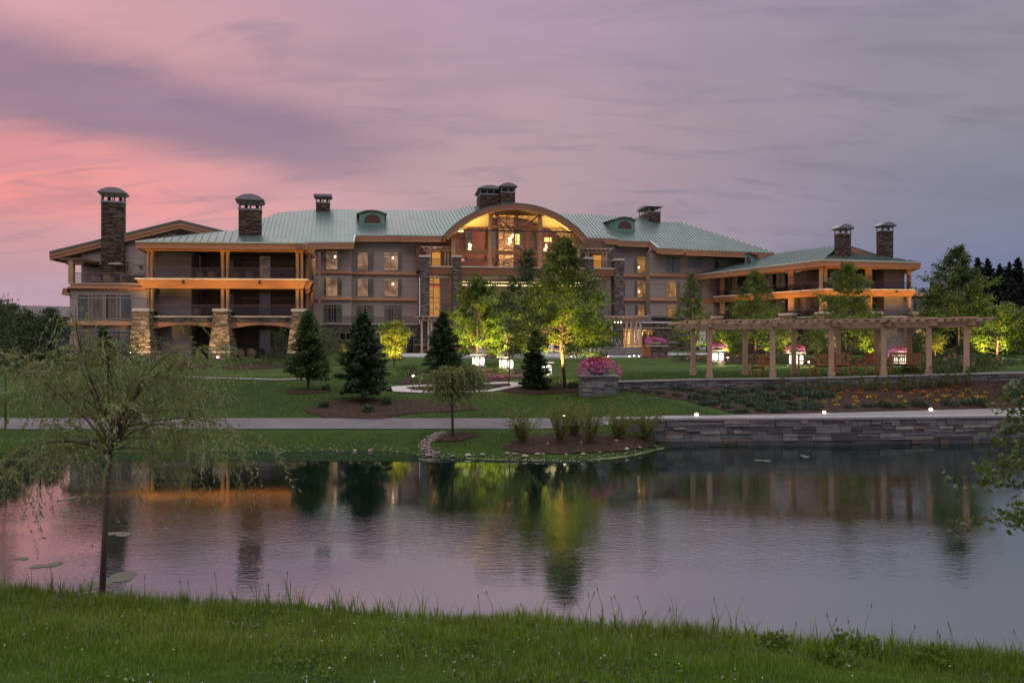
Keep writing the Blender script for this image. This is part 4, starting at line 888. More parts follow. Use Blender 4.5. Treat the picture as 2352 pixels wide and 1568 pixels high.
# ground storey of stone with a terrace roof
WM1 = W(97.2, 0.10)
mb = MB(); WM1.box(mb, ub(250), vb(1330), ub(1130), vb(1112), -4.5, 0); part(mb, 'wall', [STONE_GR])
mb = MB(); WM1.box(mb, ub(250), vb(1108), ub(1128), vb(1101), -4.4, .14); WM1.box(mb, ub(800), vb(1166), ub(1085), vb(1161), 0, .1); WM1.box(mb, ub(1085), vb(1258), ub(1130), vb(1252), 0, .1); part(mb, 'coping', [CAPST])
railing(WM1, ub(560), vb(1047), ub(1120), vb(1101), -.1, posts=8)
u0, v0, u1, v1 = rc(c2, 1028, 1166, 1084, 1330); window(WM1, u0, v0, u1, v1, (), .15, (), room=DARK, name='door')
u0, v0, u1, v1 = rc(c2, 545, 1165, 640, 1220); window(WM1, u0, v0, u1, v1, (.5,), None, (), room=DARK)
ptsRL, rl = roof_px(WM, 1.0, ub(815), vb(462), 0.5, [(470, 556), (812, 554.5), (816, 538.5), (925, 538.5), (1046, 484), (735, 479.5), (640, 487)])
p = ptsRL; fascia([p[0], p[1]], .85, 1.2, (-WB.n[0], -WB.n[1])); fascia([p[1], p[2]], .85, .3, (-1, 0)); fascia([p[2], p[3]], .85, 1.0, (-WM.n[0], -WM.n[1]))
# rear slopes close the roof
def rear(pa, pb, depth, drop):
    mb = MB(); inv = Vector((-.15, 1, 0)).normalized()*depth; q = [pa, pb, pb+inv-Vector((0, 0, drop)), pa+inv-Vector((0, 0, drop))]
    mb.hexa([(x.x, x.y, x.z-.16) for x in q], [tuple(x-Vector((0, 0, .02))) for x in q]); part(mb, 'roof', [ROOF])
rear(p[6], p[4], 10, 5); rear(p[0], p[6], 18, 1)
chim_px(p[5].y-1.0, ub(370), ub(466), vb(168), vb(192), vb(232), vb(330), d=1.6, barrel=False, ang=.18, extra=1.5)
def dormer(plane_pts, N, u0, u1, v_base, v_spring, v_top, vu0, vu1, vv0, vv1, depth=3.2, k=0.1, skew=-0.21, toparc=True):
    um = (u0+u1)/2; B = ray_plane(um, v_base, plane_pts[0], N); wl = W(B.y-k*B.x, k); sk = Vector((skew, 1, 0)).normalized()
    a, b = wl.xy(u0), wl.xy(u1); zb, zs, zt_ = wl.z(um, v_base), wl.z(um, v_spring), wl.z(um, v_top); K = 10
    e = Vector((b[0]-a[0], b[1]-a[1], 0))
    outline = [Vector((a[0], a[1], zb-.4)), Vector((b[0], b[1], zb-.4))]+[Vector((a[0], a[1], 0))+e*f+Vector((0, 0, zs+(zt_-zs)*math.sin(math.pi*f)**.8)) for f in [1-i/K for i in range(K+1)]]
    n_ = len(outline); mb = MB(); bk = sk*depth
    mb.add([tuple(q) for q in outline]+[tuple(q+bk) for q in outline], [list(range(n_)), list(range(n_, 2*n_))[::-1]]+[((i+1) % n_, i, n_+i, n_+(i+1) % n_) for i in range(n_)]); o = part(mb, 'dormer', [DORMER])
    arc = outline[2:]; mb = MB(); out = Vector((wl.n[0], wl.n[1], 0))*.18; cc = Vector(((a[0]+b[0])/2, (a[1]+b[1])/2, zs-1))
    ex = [q+(q-cc).normalized()*.16 for q in arc]; ex[0] = ex[0]+e.normalized()*.18; ex[-1] = ex[-1]-e.normalized()*.18
    for (p0, p1), (q0, q1) in zip(zip(arc, arc[1:]), zip(ex, ex[1:])): mb.hexa([tuple(x) for x in (p1+out, p0+out, p0+bk, p1+bk)], [tuple(x) for x in (q1+out, q0+out, q0+bk, q1+bk)])
    part(mb, 'dormer_roof', [WOODD], o)
    va, vb_ = wl.xy(vu0, .03), wl.xy(vu1, .03); z0, z1 = wl.z(um, vv1), wl.z(um, vv0); mb = MB(); ev = Vector((vb_[0]-va[0], vb_[1]-va[1], 0))
    pts = [Vector((va[0], va[1], z0)), Vector((vb_[0], vb_[1], z0))]+[Vector((va[0], va[1], z0))+ev*f+Vector((0, 0, (z1-z0)*(.45+.55*math.sin(math.pi*f)**.7))) for f in [1-i/K for i in range(K+1)]]
    n_ = len(pts); bb = Vector((0, .05, 0)); mb.add([tuple(q) for q in pts]+[tuple(q+bb) for q in pts], [list(range(n_))]+[((i+1) % n_, i, n_+i, n_+(i+1) % n_) for i in range(n_)]); part(mb, 'louver', [COPPER], o)
NRL = Vector((.5*WM.n[0], .5*WM.n[1], 1))
dormer(ptsRL, NRL, ub(690), ub(873), vb(392), vb(312), vb(290), ub(726), ub(842), vb(312), vb(374), k=.1)

# ---- centre: piers, terrace, arch ----------------------------------------------------------
WC = W(96.0, 0.12); WGR = W(98.6, 0.12); WA = W(95.0, 0.12); v3 = lambda y: c3(0, y)[1]; u3 = lambda x: c3(x, 0)[0]
zc = lambda y, x=900: WC.z(u3(x), v3(y))
# terrace slab + flared timber parapets
for x0, x1, yt in ((298, 476, 0), (505, 1470, 2), (1478, 1648, 14)):
    mb = MB(); z0, z1 = zc(742+yt, x0), zc(695+yt, x0); pr = []
    for i in range(5):
        t = i/4; pr.append((.05+.38*t, lerp(z0, z1, t)))
        if i < 4: pr.append((.05+.38*t+.03, lerp(z0, z1, t+.21)))
    mb.lprism(WC.xy(u3(x0)), WC.xy(u3(x1)), pr+[(-.3, z1), (-.3, z0)]); o = part(mb, 'terrace_parapet', [WOOD])
    mb = MB(); mb.lbox(WC.xy(u3(x0-2)), WC.xy(u3(x1+2)), z1+.002, z1+.13, -.35, .52); part(mb, 'coping', [CAPST], o)
    railing(WC, u3(x0), v3(632+yt), u3(x1), v3(688+yt), .05, posts=max(2, int((x1-x0)/60)))
mb = MB(); WC.box(mb, u3(240), v3(745), u3(1680), v3(700), -7, -.31); part(mb, 'terrace_floor', [PATIO])
for x0, x1, yt, yb in ((232, 300, 626, 1275), (466, 526, 626, 1275), (1415, 1478, 640, 1275), (1632, 1692, 650, 1275)):
    mb = MB(); WC.box(mb, u3(x0), v3(yb), u3(x1), v3(yt), -1.4, .62); o = part(mb, 'stone_pier', [STONE_GR])
    mb = MB(); WC.box(mb, u3(x0-7), v3(yt-.1), u3(x1+4), v3(yt-14), -1.5, .75); part(mb, 'capstone', [CAPST], o)
mb = MB(); WM.box(mb, u3(205), v3(760), u3(250), v3(492), -1.0, .9); part(mb, 'stone_pier', [STONE_GR])
mb = MB(); WM.box(mb, u3(1530), v3(640), u3(1556), v3(515), -1.0, .9); part(mb, 'stone_pier', [STONE_GR])
# glazed bays below the terrace
def glazed(wl, u0, v0, u1, v1, cols, rows, fr=.07, name='window_wall', back=None, d=0):
    mb = MB(); a, b = wl.xy(u0), wl.xy(u1); um = (u0+u1)/2; z0, z1 = wl.z(um, v1), wl.z(um, v0); w = math.dist(a, b); at = lambda f: (lerp(a[0], b[0], f), lerp(a[1], b[1], f))
    for f in [0, *cols, 1]: g = fr/w; mb.lbox(at(max(0, f-g/2)), at(min(1, f+g/2)), z0, z1, d, d+.12)
    for f in [0, *rows, 1]: zz = lerp(z1, z0, f); mb.lbox(at(0), at(1), zz-fr/2, zz+fr/2, d+.006, d+.11)
    o = part(mb, name, [WOODC]); p = MB(); p.lbox(at(0), at(1), z0, z1, d+.045, d+.055); part(p, 'pane', [BIGGLASS], o); return o
WCB = WC.off(-1.0)
for x0, x1 in ((300, 468), (1478, 1632)):
    yt = 745 if x0 < 400 else 758; glazed(WCB, u3(x0), v3(yt), u3(x1), v3(1062), (.44, .86), (.09, .54, .64))
glazed(WCB, u3(526), v3(745), u3(1415), v3(1062), (.147, .155, .315, .5, .68, .845, .853), (.08, .14, .2, .28))
mb = MB(); WC.box(mb, u3(240), v3(1290), u3(1690), v3(700), -11, -10); WC.box(mb, u3(240), v3(1066), u3(1690), v3(1058), -10, -1.2); part(mb, 'interior_wall', [SIDING2])
mb = MB(); wq = WC.off(-2.2); wq.box(mb, u3(300), v3(1062), u3(378), v3(838), -.2, 0, 0); wq.box(mb, u3(300), v3(838), u3(372), v3(824), -.2, .02, 1); wq.box(mb, u3(300), v3(812), u3(372), v3(772), -.2, 0, 0); part(mb, 'lit_panel', [ORANGEG, REDG])
mb = MB()
for y in (795, 815, 868, 888, 908, 1000, 1022): WCB.box(mb, u3(300), v3(y+2), u3(326), v3(y-2), .0, .1)
WCB.box(mb, u3(326), v3(1062), u3(330), v3(770), 0, .1); part(mb, 'shelf_screen', [WOODD])
mb = MB(); wq = WC.off(-5.0)
for y in (806, 826): wq.box(mb, u3(540), v3(y+3), u3(1400), v3(y-3), -.1, 0)
part(mb, 'cove_strip', [COVE])
# ground floor arcade, warm inside
WGF = WC.off(-1.6)
glazed(WGF, u3(300), v3(1068), u3(1632), v3(1280), [i/14 for i in range(1, 14)], (.3,), .16)
mb = MB(); wq = WC.off(-7); 
for x0, x1, y0, y1 in ((760, 800, 1160, 1230), (830, 905, 1150, 1230), (1000, 1060, 1180, 1240), (1230, 1300, 1170, 1230), (560, 620, 1170, 1240), (420, 460, 1170, 1240)): wq.box(mb, u3(x0), v3(y1), u3(x1), v3(y0), 0, .2)
part(mb, 'lit_panel', [ORANGEG])
for x in (450, 700, 950, 1200, 1450):
    p = WC.xy(u3(x), -4); lamp('arcade_light', 'POINT', (p[0], p[1], zc(1120)), 160, (1, .55, .2), .3)
for x in (350, 750, 1100, 1550):
    p = WC.xy(u3(x), -5); lamp('lobby_light', 'POINT', (p[0], p[1], zc(800)), 60, (1, .6, .25), .3)
# great room behind the arch
zg = lambda y, x=930: WGR.z(u3(x), v3(y))
mb = MB()
wq = WGR.off(-6.5); poly_wall(mb, wq, [(u3(430), v3(740)), (u3(430), v3(470)), (u3(560), v3(370)), (u3(760), v3(300)), (u3(1100), v3(300)), (u3(1290), v3(370)), (u3(1420), v3(480)), (u3(1420), v3(740))], .3)
part(mb, 'interior_wall', [REDWALL])
mb = MB(); wq = WGR.off(-4.6); wq.box(mb, u3(800), v3(700), u3(908), v3(270), -1.5, 0); part(mb, 'fireplace', [STONE_FP])
mb = MB(); wq = WGR.off(-5.9)
for x0, x1, y0, y1 in ((720, 800, 440, 580), (912, 975, 440, 560), (1030, 1062, 450, 570), (560, 610, 440, 580)): wq.box(mb, u3(x0), v3(y1), u3(x1), v3(y0), -.3, 0)
part(mb, 'interior_column', [BLUEFAB])
mb = MB(); wq = WGR.off(-5.7); wq.box(mb, u3(920), v3(530), u3(950), v3(455), -.1, 0); wq.box(mb, u3(1130), v3(515), u3(1182), v3(480), -.1, 0); part(mb, 'wall_picture', [GOLDG])  # gold light put into the pictures themselves as emission
mb = MB(); wq = WGR.off(-.9)
wq.box(mb, u3(531), v3(650), u3(551), v3(634), 0, .1); part(mb, 'screen', [SCREEN])
glazed(WGR, u3(487), v3(408), u3(1375), v3(692), (.085, .16, .235, .30, .39, .475, .49, .545, .60, .66, .70, .76, .82, .88, .94), (.11, .36, .55, .66, .85), .07)
mb = MB(); WGR.box(mb, u3(487), v3(607), u3(1375), v3(577), .1, .3); WGR.box(mb, u3(740), v3(422), u3(1100), v3(400), .1, .35); part(mb, 'transom_beam', [WOODC])
glazed(WGR, u3(745), v3(300), u3(1100), v3(405), (.32, .5, .75), (), .10)
mb = MB(); wq = WGR.off(-1.2); wq.box(mb, u3(205), v3(720), u3(492), v3(468), -.3, 0); wq.box(mb, u3(1372), v3(735), u3(1545), v3(495), -.3, 0); part(mb, 'wall', [WOODD])
mb = MB(); wq.box(mb, u3(318), v3(700), u3(380), v3(590), .01, .06); wq.box(mb, u3(1480), v3(712), u3(1540), v3(600), .01, .06); part(mb, 'lit_door', [ORANGEG])
mb = MB(); WGR.box(mb, u3(757), v3(326), u3(1098), v3(262), .36, .5); part(mb, 'gable_infill', [WOODD])
# soffit wings beside the central bay
for xa, xb, xc in ((500, 745, 740), (1370, 1105, 1110)):
    mb = MB(); poly_wall(mb, WGR, [(u3(xa), v3(440)), (u3(xa), v3(425)), (u3((xa+xc)/2), v3(330)), (u3(xb), v3(300)), (u3(xb), v3(405)), (u3(lerp(xa, xb, .35)), v3(405))] if xa < xb else [(u3(xa), v3(440)), (u3(lerp(xa, xb, .35)), v3(405)), (u3(xb), v3(405)), (u3(xb), v3(300)), (u3((xa+xc)/2), v3(330)), (u3(xa), v3(425))], .2, 0, .05); part(mb, 'gable_infill', [SOFFIT])
def glyph_cols():
    for x0, x1, yb in ((720, 754, 318), (1086, 1119, 322)):
        a, b = WA.xy(u3(x0)), WA.xy(u3(x1)); r = math.dist(a, b)/2; c = ((a[0]+b[0])/2, (a[1]+b[1])/2+.9)
        mb = MB(); z0, z1 = WA.z(u3(x0), v3(692)), WA.z(u3(x0), v3(yb)); mb.lathe([(r*1.2, z0), (r*1.2, z0+.3), (r, z0+.34), (r*.97, z1), (r*1.15, z1+.05), (r*1.15, z1+.3)], (c[0], c[1], 0), 18); part(mb, 'column', [WOODC])
        mb = MB(); mb.box(c[0]-r*1.4, c[0]+r*1.4, c[1]-.5, c[1]+1.5, z1+.3, z1+1.0); part(mb, 'bracket', [WOODC])
    for x0, x1, yb in ((462, 492, 455), (1372, 1400, 470)):
        mb = MB(); WA.box(mb, u3(x0), v3(692), u3(x1), v3(yb), -2.4, -.9); part(mb, 'column', [WOODC])
glyph_cols()
mb = MB(); WA.box(mb, u3(500), v3(436), u3(1372), v3(428), -.35, -.15); part(mb, 'tie_rod', [BLACKM])
mb = MB()
def strut(x0, y0, x1, y1, r=.09): mb.tube([WA.P(u3(x0), v3(y0), -.6), WA.P(u3(x1), v3(y1), -.6)], r, 6)
strut(775, 290, 900, 430); strut(1105, 305, 955, 430); strut(938, 275, 938, 430, .1); strut(775, 290, 845, 425, .07); part(mb, 'truss', [WOODD])
# arch: timber bow, barrel roof, soffit
a3 = [WA.P(u3(x), v3(y)) for x, y in ((405, 472), (930, 241), (1437, 492))]
e = Vector((WA.e[0], WA.e[1], 0)); o_ = Vector(a3[1]); Q = [((Vector(q)-o_).dot(e), q[2]) for q in a3]
(ax, az), (bx, bz), (cx_, cz) = Q
D = 2*(ax*(bz-cz)+bx*(cz-az)+cx_*(az-bz)); ux = ((ax*ax+az*az)*(bz-cz)+(bx*bx+bz*bz)*(cz-az)+(cx_*cx_+cz*cz)*(az-bz))/D; uz = ((ax*ax+az*az)*(cx_-bx)+(bx*bx+bz*bz)*(ax-cx_)+(cx_*cx_+cz*cz)*(bx-ax))/D
RA = math.hypot(ax-ux, az-uz); t0 = math.atan2(az-uz, ax-ux); t1 = math.atan2(cz-uz, cx_-ux); KA = 40
def arcp(r, t, dep): v = Vector((o_.x, o_.y, 0))+e*(ux+r*math.cos(t)); s = Vector((-.14, 1, 0)).normalized(); return (v.x+s.x*dep, v.y+s.y*dep, uz+r*math.sin(t))
def arch_solid(r0, r1, d0, d1, mi=0, ta=t0, tb=t1):
    for i in range(KA):
        p, q = lerp(ta, tb, i/KA), lerp(ta, tb, (i+1)/KA)
        mb.hexa([arcp(r0, p, d0), arcp(r0, q, d0), arcp(r0, q, d1), arcp(r0, p, d1)], [arcp(r1, p, d0), arcp(r1, q, d0), arcp(r1, q, d1), arcp(r1, p, d1)], mi)
mb = MB(); arch_solid(RA+.02, RA+.16, -.1, 15); part(mb, 'arched_roof', [ROOF])
mb = MB(); arch_solid(RA-.62, RA+.015, 0, .35); arch_solid(RA-.34, RA-.28, -.05, 0); arch_solid(RA-.12, RA+.01, -.06, 0); part(mb, 'arch_bow', [WOOD])
mb = MB(); arch_solid(RA-.16, RA-.05, .36, 8); part(mb, 'arch_soffit', [SOFFIT])
mb = MB()
for x0, y0, x1, y1 in ((505, 440, 545, 425), (1330, 468, 1366, 440)): WGR.box(mb, u3(x0), v3(y0), u3(x1), v3(y1), .3, .6)
part(mb, 'cove_light', [COVE])
for x, y, en in ((545, 437, 900), (660, 425, 620), (1320, 437, 950), (1200, 425, 620)):
    p = WA.xy(u3(x), -1.3); lamp('arch_uplight', 'SPOT', (p[0], p[1], WA.z(u3(x), v3(y))), en, (1, .78, .28), .15, (p[0]*.98, p[1]+.6, 22), 150, .9)
for x, y, en in ((620, 520, 150), (850, 560, 800), (1000, 520, 170), (1200, 540, 150), (855, 380, 110)):
    p = WGR.xy(u3(x), -2.4); lamp('great_room_light', 'POINT', (p[0], p[1], zg(y)), en, (1, .60, .28), .25)
for x, y in ((590, 550), (885, 482), (1146, 560)):
    p = WGR.xy(u3(x), -1.2); mb = MB(); r_ = random.Random(int(x)); zz = zg(y, x)
    for k in range(7): mb.lathe([(.02, -.22), (.11, -.06), (.12, .06), (.02, .22)], (p[0]+r_.uniform(-.2, .2)+k*.035, p[1]+r_.uniform(-.2, .2), zz-.5+k*.17), 8)
    o = part(mb, 'pendant_lamp', [PENDG]); mb = MB(); mb.tube([(p[0], p[1], zz+.6), (p[0], p[1], zz+3.2)], .025, 5); part(mb, 'cord', [BLACKM], o)
for x in (563, 704):
    p = WGR.P(u3(x), v3(630), .35); mb = MB(); mb.lathe([(.05, -.18), (.16, -.1), (.05, .2)], p, 8); part(mb, 'wall_sconce', [BLACKM]); lamp('sconce_light', 'SPOT', (p[0], p[1]-.05, p[2]-.2), 40, (1, .5, .2), .06, (p[0], p[1]+.25, p[2]-3), 110, .8)
mb = MB(); p = WC.xy(u3(875), -4.0); mb.lathe([(.05, -.5), (.35, -.3), (.4, 0), (.2, .3), (.05, .5)], (p[0], p[1], zc(985)), 10); part(mb, 'pendant_lamp', [PENDG])
# hip roofs either side of the arch
ptsCL, _ = roof_px(WM, 2.0, u3(250), v3(461), 0.5, [c3(92, 461), c3(415, 464), c3(470, 412), c3(560, 335), c3(700, 262), c3(590, 250), c3(470, 285)], a=-.28)
fascia([ptsCL[0], ptsCL[1]], .85, 2.0, (-WM.n[0], -WM.n[1]))
WR = W(101.0, 0.25); WRB = W(99.4, 0.25); u5 = lambda x: c5(x, 0)[0]; v5 = lambda y: c5(0, y)[1]
ptsCR, _ = roof_px(WR, 2.2, u5(600), v5(530), 0.5, [c5(150, 310), c5(385, 524), c5(828, 540)], a=-.21)
fascia([ptsCR[1], ptsCR[2]], .85, 2.0, (-WR.n[0], -WR.n[1]))
ptsRR, _ = roof_px(WR, 1.1, u5(1265), v5(575), 0.5, [c5(-60, 200), c5(150, 325), c5(300, 400), c5(820, 562), c5(1265, 577), c5(1375, 667), c5(1735, 681), c5(1755, 687), c5(2977, 735), c5(1685, 320), c5(1380, 316), c5(1140, 254)], a=-.21, spacing=.5)
p = ptsRR; inw = (-WR.n[0], -WR.n[1]); fascia([p[3], p[4]], .85, 1.0, inw); fascia([p[4], p[5]], .85, .3, (1, 0)); fascia([p[5], p[6]], .85, 1.4, inw); fascia([p[7], p[8]], .85, 1.4, inw)
rear(p[0], p[11], 10, 5); rear(p[9], p[8], 14, 0)
NRR = Vector((.5*WR.n[0], .5*WR.n[1], 1))
dormer(ptsRR, NRR, u5(775), u5(1055), v5(445), v5(298), v5(262), u5(822), u5(1005), v5(303), v5(410), k=.25, depth=4.5, skew=-.35)
# central double chimney and the one on the right ridge
cy = 108.0
chim_px(cy, u3(648), u3(800), v3(104), v3(138), v3(172), v3(262), d=4.5, ang=.15, nf=3, ns=4, extra=3)
chim_px(cy-.6, u3(806), u3(908), v3(86), v3(124), v3(158), v3(240), d=3.0, ang=.15, extra=3)
YE = ptsRR[11].y-1.6
chim_px(YE, u5(1205), u5(1372), v5(72), v5(118), v5(186), v5(352), d=4.0, ang=.20, axis='x', nf=2, ns=4, extra=1.5)
# ---- main body, right part -----------------------------------------------------------------
mb = MB(); WR.box(mb, u5(520), v5(1640), u5(1300), v5(615), -14, 0); part(mb, 'wall', [SIDING])
mb = MB(); WRB.box(mb, u5(1262), v5(1640), u5(3000), v5(740), -14, 0); poly_wall(mb, WRB, [c5(1250, 745), c5(1275, 640), c5(1375, 715), c5(1375, 745)], .5); part(mb, 'wall', [SIDING])
for wl, x0, x1, ys in ((WR, 862, 1262, (1062, 1392)), (WRB, 1255, 3000, (1060, 1392))):
    um = u5(1200 if wl is WR else 1700)
    for y in ys:
        mb = MB(); z0 = wl.z(um, v5(y+26)); z1 = wl.z(um, v5(y-26)); mb.lprism(wl.xy(u5(x0)), wl.xy(u5(x1)), [(0, z0), (.26, z0+.05), (.26, z0+.18), (.10, z1), (0, z1)]); part(mb, 'belt_trim', [WOOD])
    for y in (830, 1163, 1495): mb = MB(); mb.lbox(wl.xy(u5(x0)), wl.xy(u5(x1)), wl.z(um, v5(y+4)), wl.z(um, v5(y-4)), 0, .03); part(mb, 'trim_strip', [FRAME])
RD = {'l': ((0, .2, 'DRAPE'), (.2, .78, 'DRAPE_ORG'), (.8, 1, 'DRAPE')), 'd': ((0, .42, 'DRAPE'), (.58, 1, 'DRAPE')), 'o': ((0, .7, 'DRAPE_ORG'), (.72, 1, 'DRAPE_DIM')), 's': ((0, 1, 'DRAPE'),), 'h': ((0, .2, 'DRAPE'), (.22, .66, 'DRAPE_ORG'), (.7, 1, 'DRAPE'))}
for wl, x0, y0, x1, y1, kd, lf in ((WR, 1035, 795, 1245, 1028, 'l', .33), (WR, 1040, 1128, 1250, 1360, 'l', .32), (WR, 1045, 1462, 1252, 1625, 'h', None), (WR, 866, 795, 910, 1025, 's', None), (WR, 866, 1128, 916, 1360, 's', None), (WR, 866, 1460, 916, 1640, 's', None), (WR, 700, 790, 850, 900, 's', None),
                                  (WRB, 1475, 795, 1678, 1024, 'd', None), (WRB, 1770, 800, 1975, 966, 'd', None), (WRB, 1482, 1128, 1680, 1358, 'o', None), (WRB, 1485, 1460, 1680, 1640, 'o', None), (WRB, 1775, 1130, 1975, 1360, 'd', None)):
    u0, v0, u1, v1 = rc(c5, x0, y0, x1, y1); window(wl, u0, v0, u1, v1, (.42,) if x1-x0 > 120 else (), .15, RD[kd], lampf=lf, smull=(.55,) if x1-x0 > 120 else (), lampz=.36)
# stone ground storey with terrace on the right, and the lit entrance
WR1s = W(97.6, 0.25); u6 = lambda x: c6(x, 0)[0]; v6 = lambda y: c6(0, y)[1]
mb = MB(); WR1s.box(mb, u6(640), v6(462), u6(1900), v6(382), -4.5, 0); WR1s.box(mb, u6(1235), v6(800), u6(1900), v6(466), -4.5, 0); WR1s.box(mb, u6(620), v6(800), u6(745), v6(466), -4.5, 0); part(mb, 'wall', [STONE_GR])
mb = MB(); WR1s.box(mb, u6(735), v6(381), u6(1900), v6(370), -4.4, .14); WR1s.box(mb, u6(740), v6(456), u6(1475), v6(444), 0, .14); WR1s.box(mb, u6(1420), v6(672), u6(1580), v6(660), 0, .12); part(mb, 'coping', [CAPST])
railing(WR1s, u6(720), v6(262), u6(1500), v6(366), -.1, posts=8)
mb = MB(); wq = WR1s.off(-4.5); wq.box(mb, u6(740), v6(800), u6(1240), v6(462), -.2, 0); part(mb, 'interior_wall', [SOFFIT])
glazed(WR1s.off(-.8), u6(755), v6(466), u6(1225), v6(710), (.24, .42, .56, .74, .97), (.14,), .14, name='entrance_doors')
mb = MB(); wq = WR1s.off(-2.5)
for x0, x1, y0, y1 in ((870, 915, 485, 690), (920, 985, 480, 500), (1000, 1045, 484, 500), (1060, 1090, 484, 498), (1115, 1165, 500, 620), (1150, 1205, 480, 498)): wq.box(mb, u6(x0), v6(y1), u6(x1), v6(y0), 0, .1)
part(mb, 'lit_panel', [GOLDG])  # glowing panels turn the entrance gold, standing in for indoor light
mb = MB(); wq = WR1s.off(-2.0)
for x0, x1, y0, y1 in ((1030, 1100, 520, 700), (925, 950, 505, 700), (1170, 1200, 520, 700)): wq.box(mb, u6(x0), v6(y1), u6(x1), v6(y0), 0, .2)
part(mb, 'interior_column', [WOODD])
mb = MB(); WR1s.box(mb, u6(756), v6(532), u6(780), v6(508), .02, .08); part(mb, 'exit_sign', [EXITG])
for x in (860, 1120): p = WR1s.xy(u6(x), -2.0); lamp('entrance_light', 'POINT', (p[0], p[1], WR1s.z(u6(x), v6(520))), 480, (1, .62, .22), .2)

# ---- right wing ----------------------------------------------------------------------------
WA1 = W(144.0, -1.44); WA2 = W(88.4, 0.10); u4 = lambda x: c4(x, 0)[0]; v4 = lambda y: c4(0, y)[1]
cor = u4(1140)      # the near corner
z2 = lambda y: WA2.z(cor, v4(y))
K1 = WA2.xy(cor); KL = WA1.xy(u4(360)); KR = WA2.xy(u4(1672))
zg2 = gzf(K1[0], K1[1])-.3
# loggia floors and inner walls
WI1, WI2 = WA1.off(-2.4), WA2.off(-2.6)
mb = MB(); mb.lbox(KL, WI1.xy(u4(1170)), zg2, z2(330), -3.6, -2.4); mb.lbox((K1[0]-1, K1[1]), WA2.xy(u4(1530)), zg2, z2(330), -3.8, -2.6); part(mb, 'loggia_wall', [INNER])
mb = MB(); mb.lbox(WA2.xy(u4(1530)), WA2.xy(u4(1655)), zg2, z2(330), -6, -.9); part(mb, 'wall', [SIDING])
mb = MB()
for y0, y1 in ((474, 512), (640, 690)): mb.lbox(KL, K1, z2(y1), z2(y0), -2.6, -.15); mb.lbox((K1[0], K1[1]), KR, z2(y1), z2(y0), -2.8, -.15)
part(mb, 'loggia_floor', [CEILW])
for x0, x1, y0, y1 in ((425, 480, 395, 515), (540, 620, 385, 490), (770, 830, 375, 470), (850, 905, 370, 465), (960, 1010, 368, 462), (1040, 1112, 355, 458), (430, 480, 560, 635), (540, 620, 555, 630), (850, 905, 540, 620), (960, 1010, 535, 620), (1040, 1112, 530, 618)):
    u0, v0, u1, v1 = rc(c4, x0, y0, x1, y1); window(WI1, u0, v0, u1, v1, (.5,), .14, ((0, .40, 'DRAPE_DIM'), (.5, 1, 'DRAPE_DIM')), fr=.06)
for x0, x1, y0, y1 in ((1172, 1200, 352, 460), (1310, 1330, 350, 455), (1420, 1445, 420, 466), (1172, 1200, 525, 618)):
    u0, v0, u1, v1 = rc(c4, x0, y0, x1, y1); window(WI2, u0, v0, u1, v1, (), .14, ((0, 1, 'DRAPE_DIM'),), fr=.06)
# columns
def col4(wl, x0, x1, y0, y1, r=None):
    a, b = wl.xy(u4(x0)), wl.xy(u4(x1)); r = r or math.dist(a, b)/2; c = ((a[0]+b[0])/2-wl.n[0]*.4, (a[1]+b[1])/2-wl.n[1]*.4); z0, z1 = z2(y1), z2(y0)
    mb = MB(); mb.lathe([(r*1.15, z0), (r*1.15, z0+.12), (r, z0+.14), (r*.96, z1-.16), (r*1.12, z1-.13), (r*1.12, z1)], (c[0], c[1], 0), 12); part(mb, 'column', [WOODC])
for y0, y1 in ((332, 470), (510, 612)):
    for x0, x1 in ((500, 513), (513, 524), (914, 928), (930, 946)): col4(WA1, x0, x1, y0, y1, .26)
    for x0, x1 in ((1122, 1142), (1148, 1166), (1402, 1418), (1422, 1437), (1658, 1675)): col4(WA2, x0, x1, y0, y1, .25)
# bands
zb0, zb1 = z2(512), z2(478); pr = []
for i in range(5):
    t = i/4; pr.append((.1+.45*t, lerp(zb0, zb1, t)))
    if i < 4: pr.append((.1+.45*t+.035, lerp(zb0, zb1, t+.21)))
prof = pr+[(-.2, zb1), (-.2, zb0)]
KLb = WA1.xy(u4(485))
mb = MB(); mb.lprism(KLb, K1, prof); mb.lprism(K1, KR, prof, 0, [0+.3*i/(len(pr)-1) for i in range(len(pr))]+[.3, 0]); b2 = part(mb, 'balcony_band', [WOOD])
mb = MB(); cp = [(.62, zb1+.002), (.62, z2(470)), (-.25, z2(470)), (-.25, zb1+.002)]; mb.lprism(KLb, K1, cp); mb.lprism(K1, KR, cp, 0, [.35]*4); part(mb, 'band_coping', [CAPST], b2)
mb = MB()
for wl, x, y in ((WA1, 1016, 488), (WA2, 1564, 488)): wl.box(mb, u4(x-5), v4(y+4), u4(x+5), v4(y-4), .42, .66)
part(mb, 'flood_light', [BLACKM], b2)
mb = MB(); mb.lbox(KL, K1, z2(640)-.45, z2(640), -.3, .02); mb.lbox(K1, KR, z2(640)-.45, z2(640), -.3, .02); sp_ = part(mb, 'spandrel', [STONE_GR])
mb = MB(); mb.lbox(KL, K1, z2(640)+.002, z2(633), -.35, .12); mb.lbox(K1, KR, z2(640)+.002, z2(633), -.35, .12); part(mb, 'coping', [CAPST], sp_)
for ya, yb_ in ((425, 470), (592, 633)):
    for wl, A, B in ((WA1, KLb, K1), (WA2, K1, KR)):
        mb = MB(); mb.lbox(A, B, z2(ya)-.05, z2(ya), -.18, -.12); o = part(mb, 'railing', [RAIL]); g = MB(); g.lbox(A, B, z2(yb_)+.02, z2(ya)-.06, -.157, -.143); part(g, 'glass_panel', [RAILG], o)
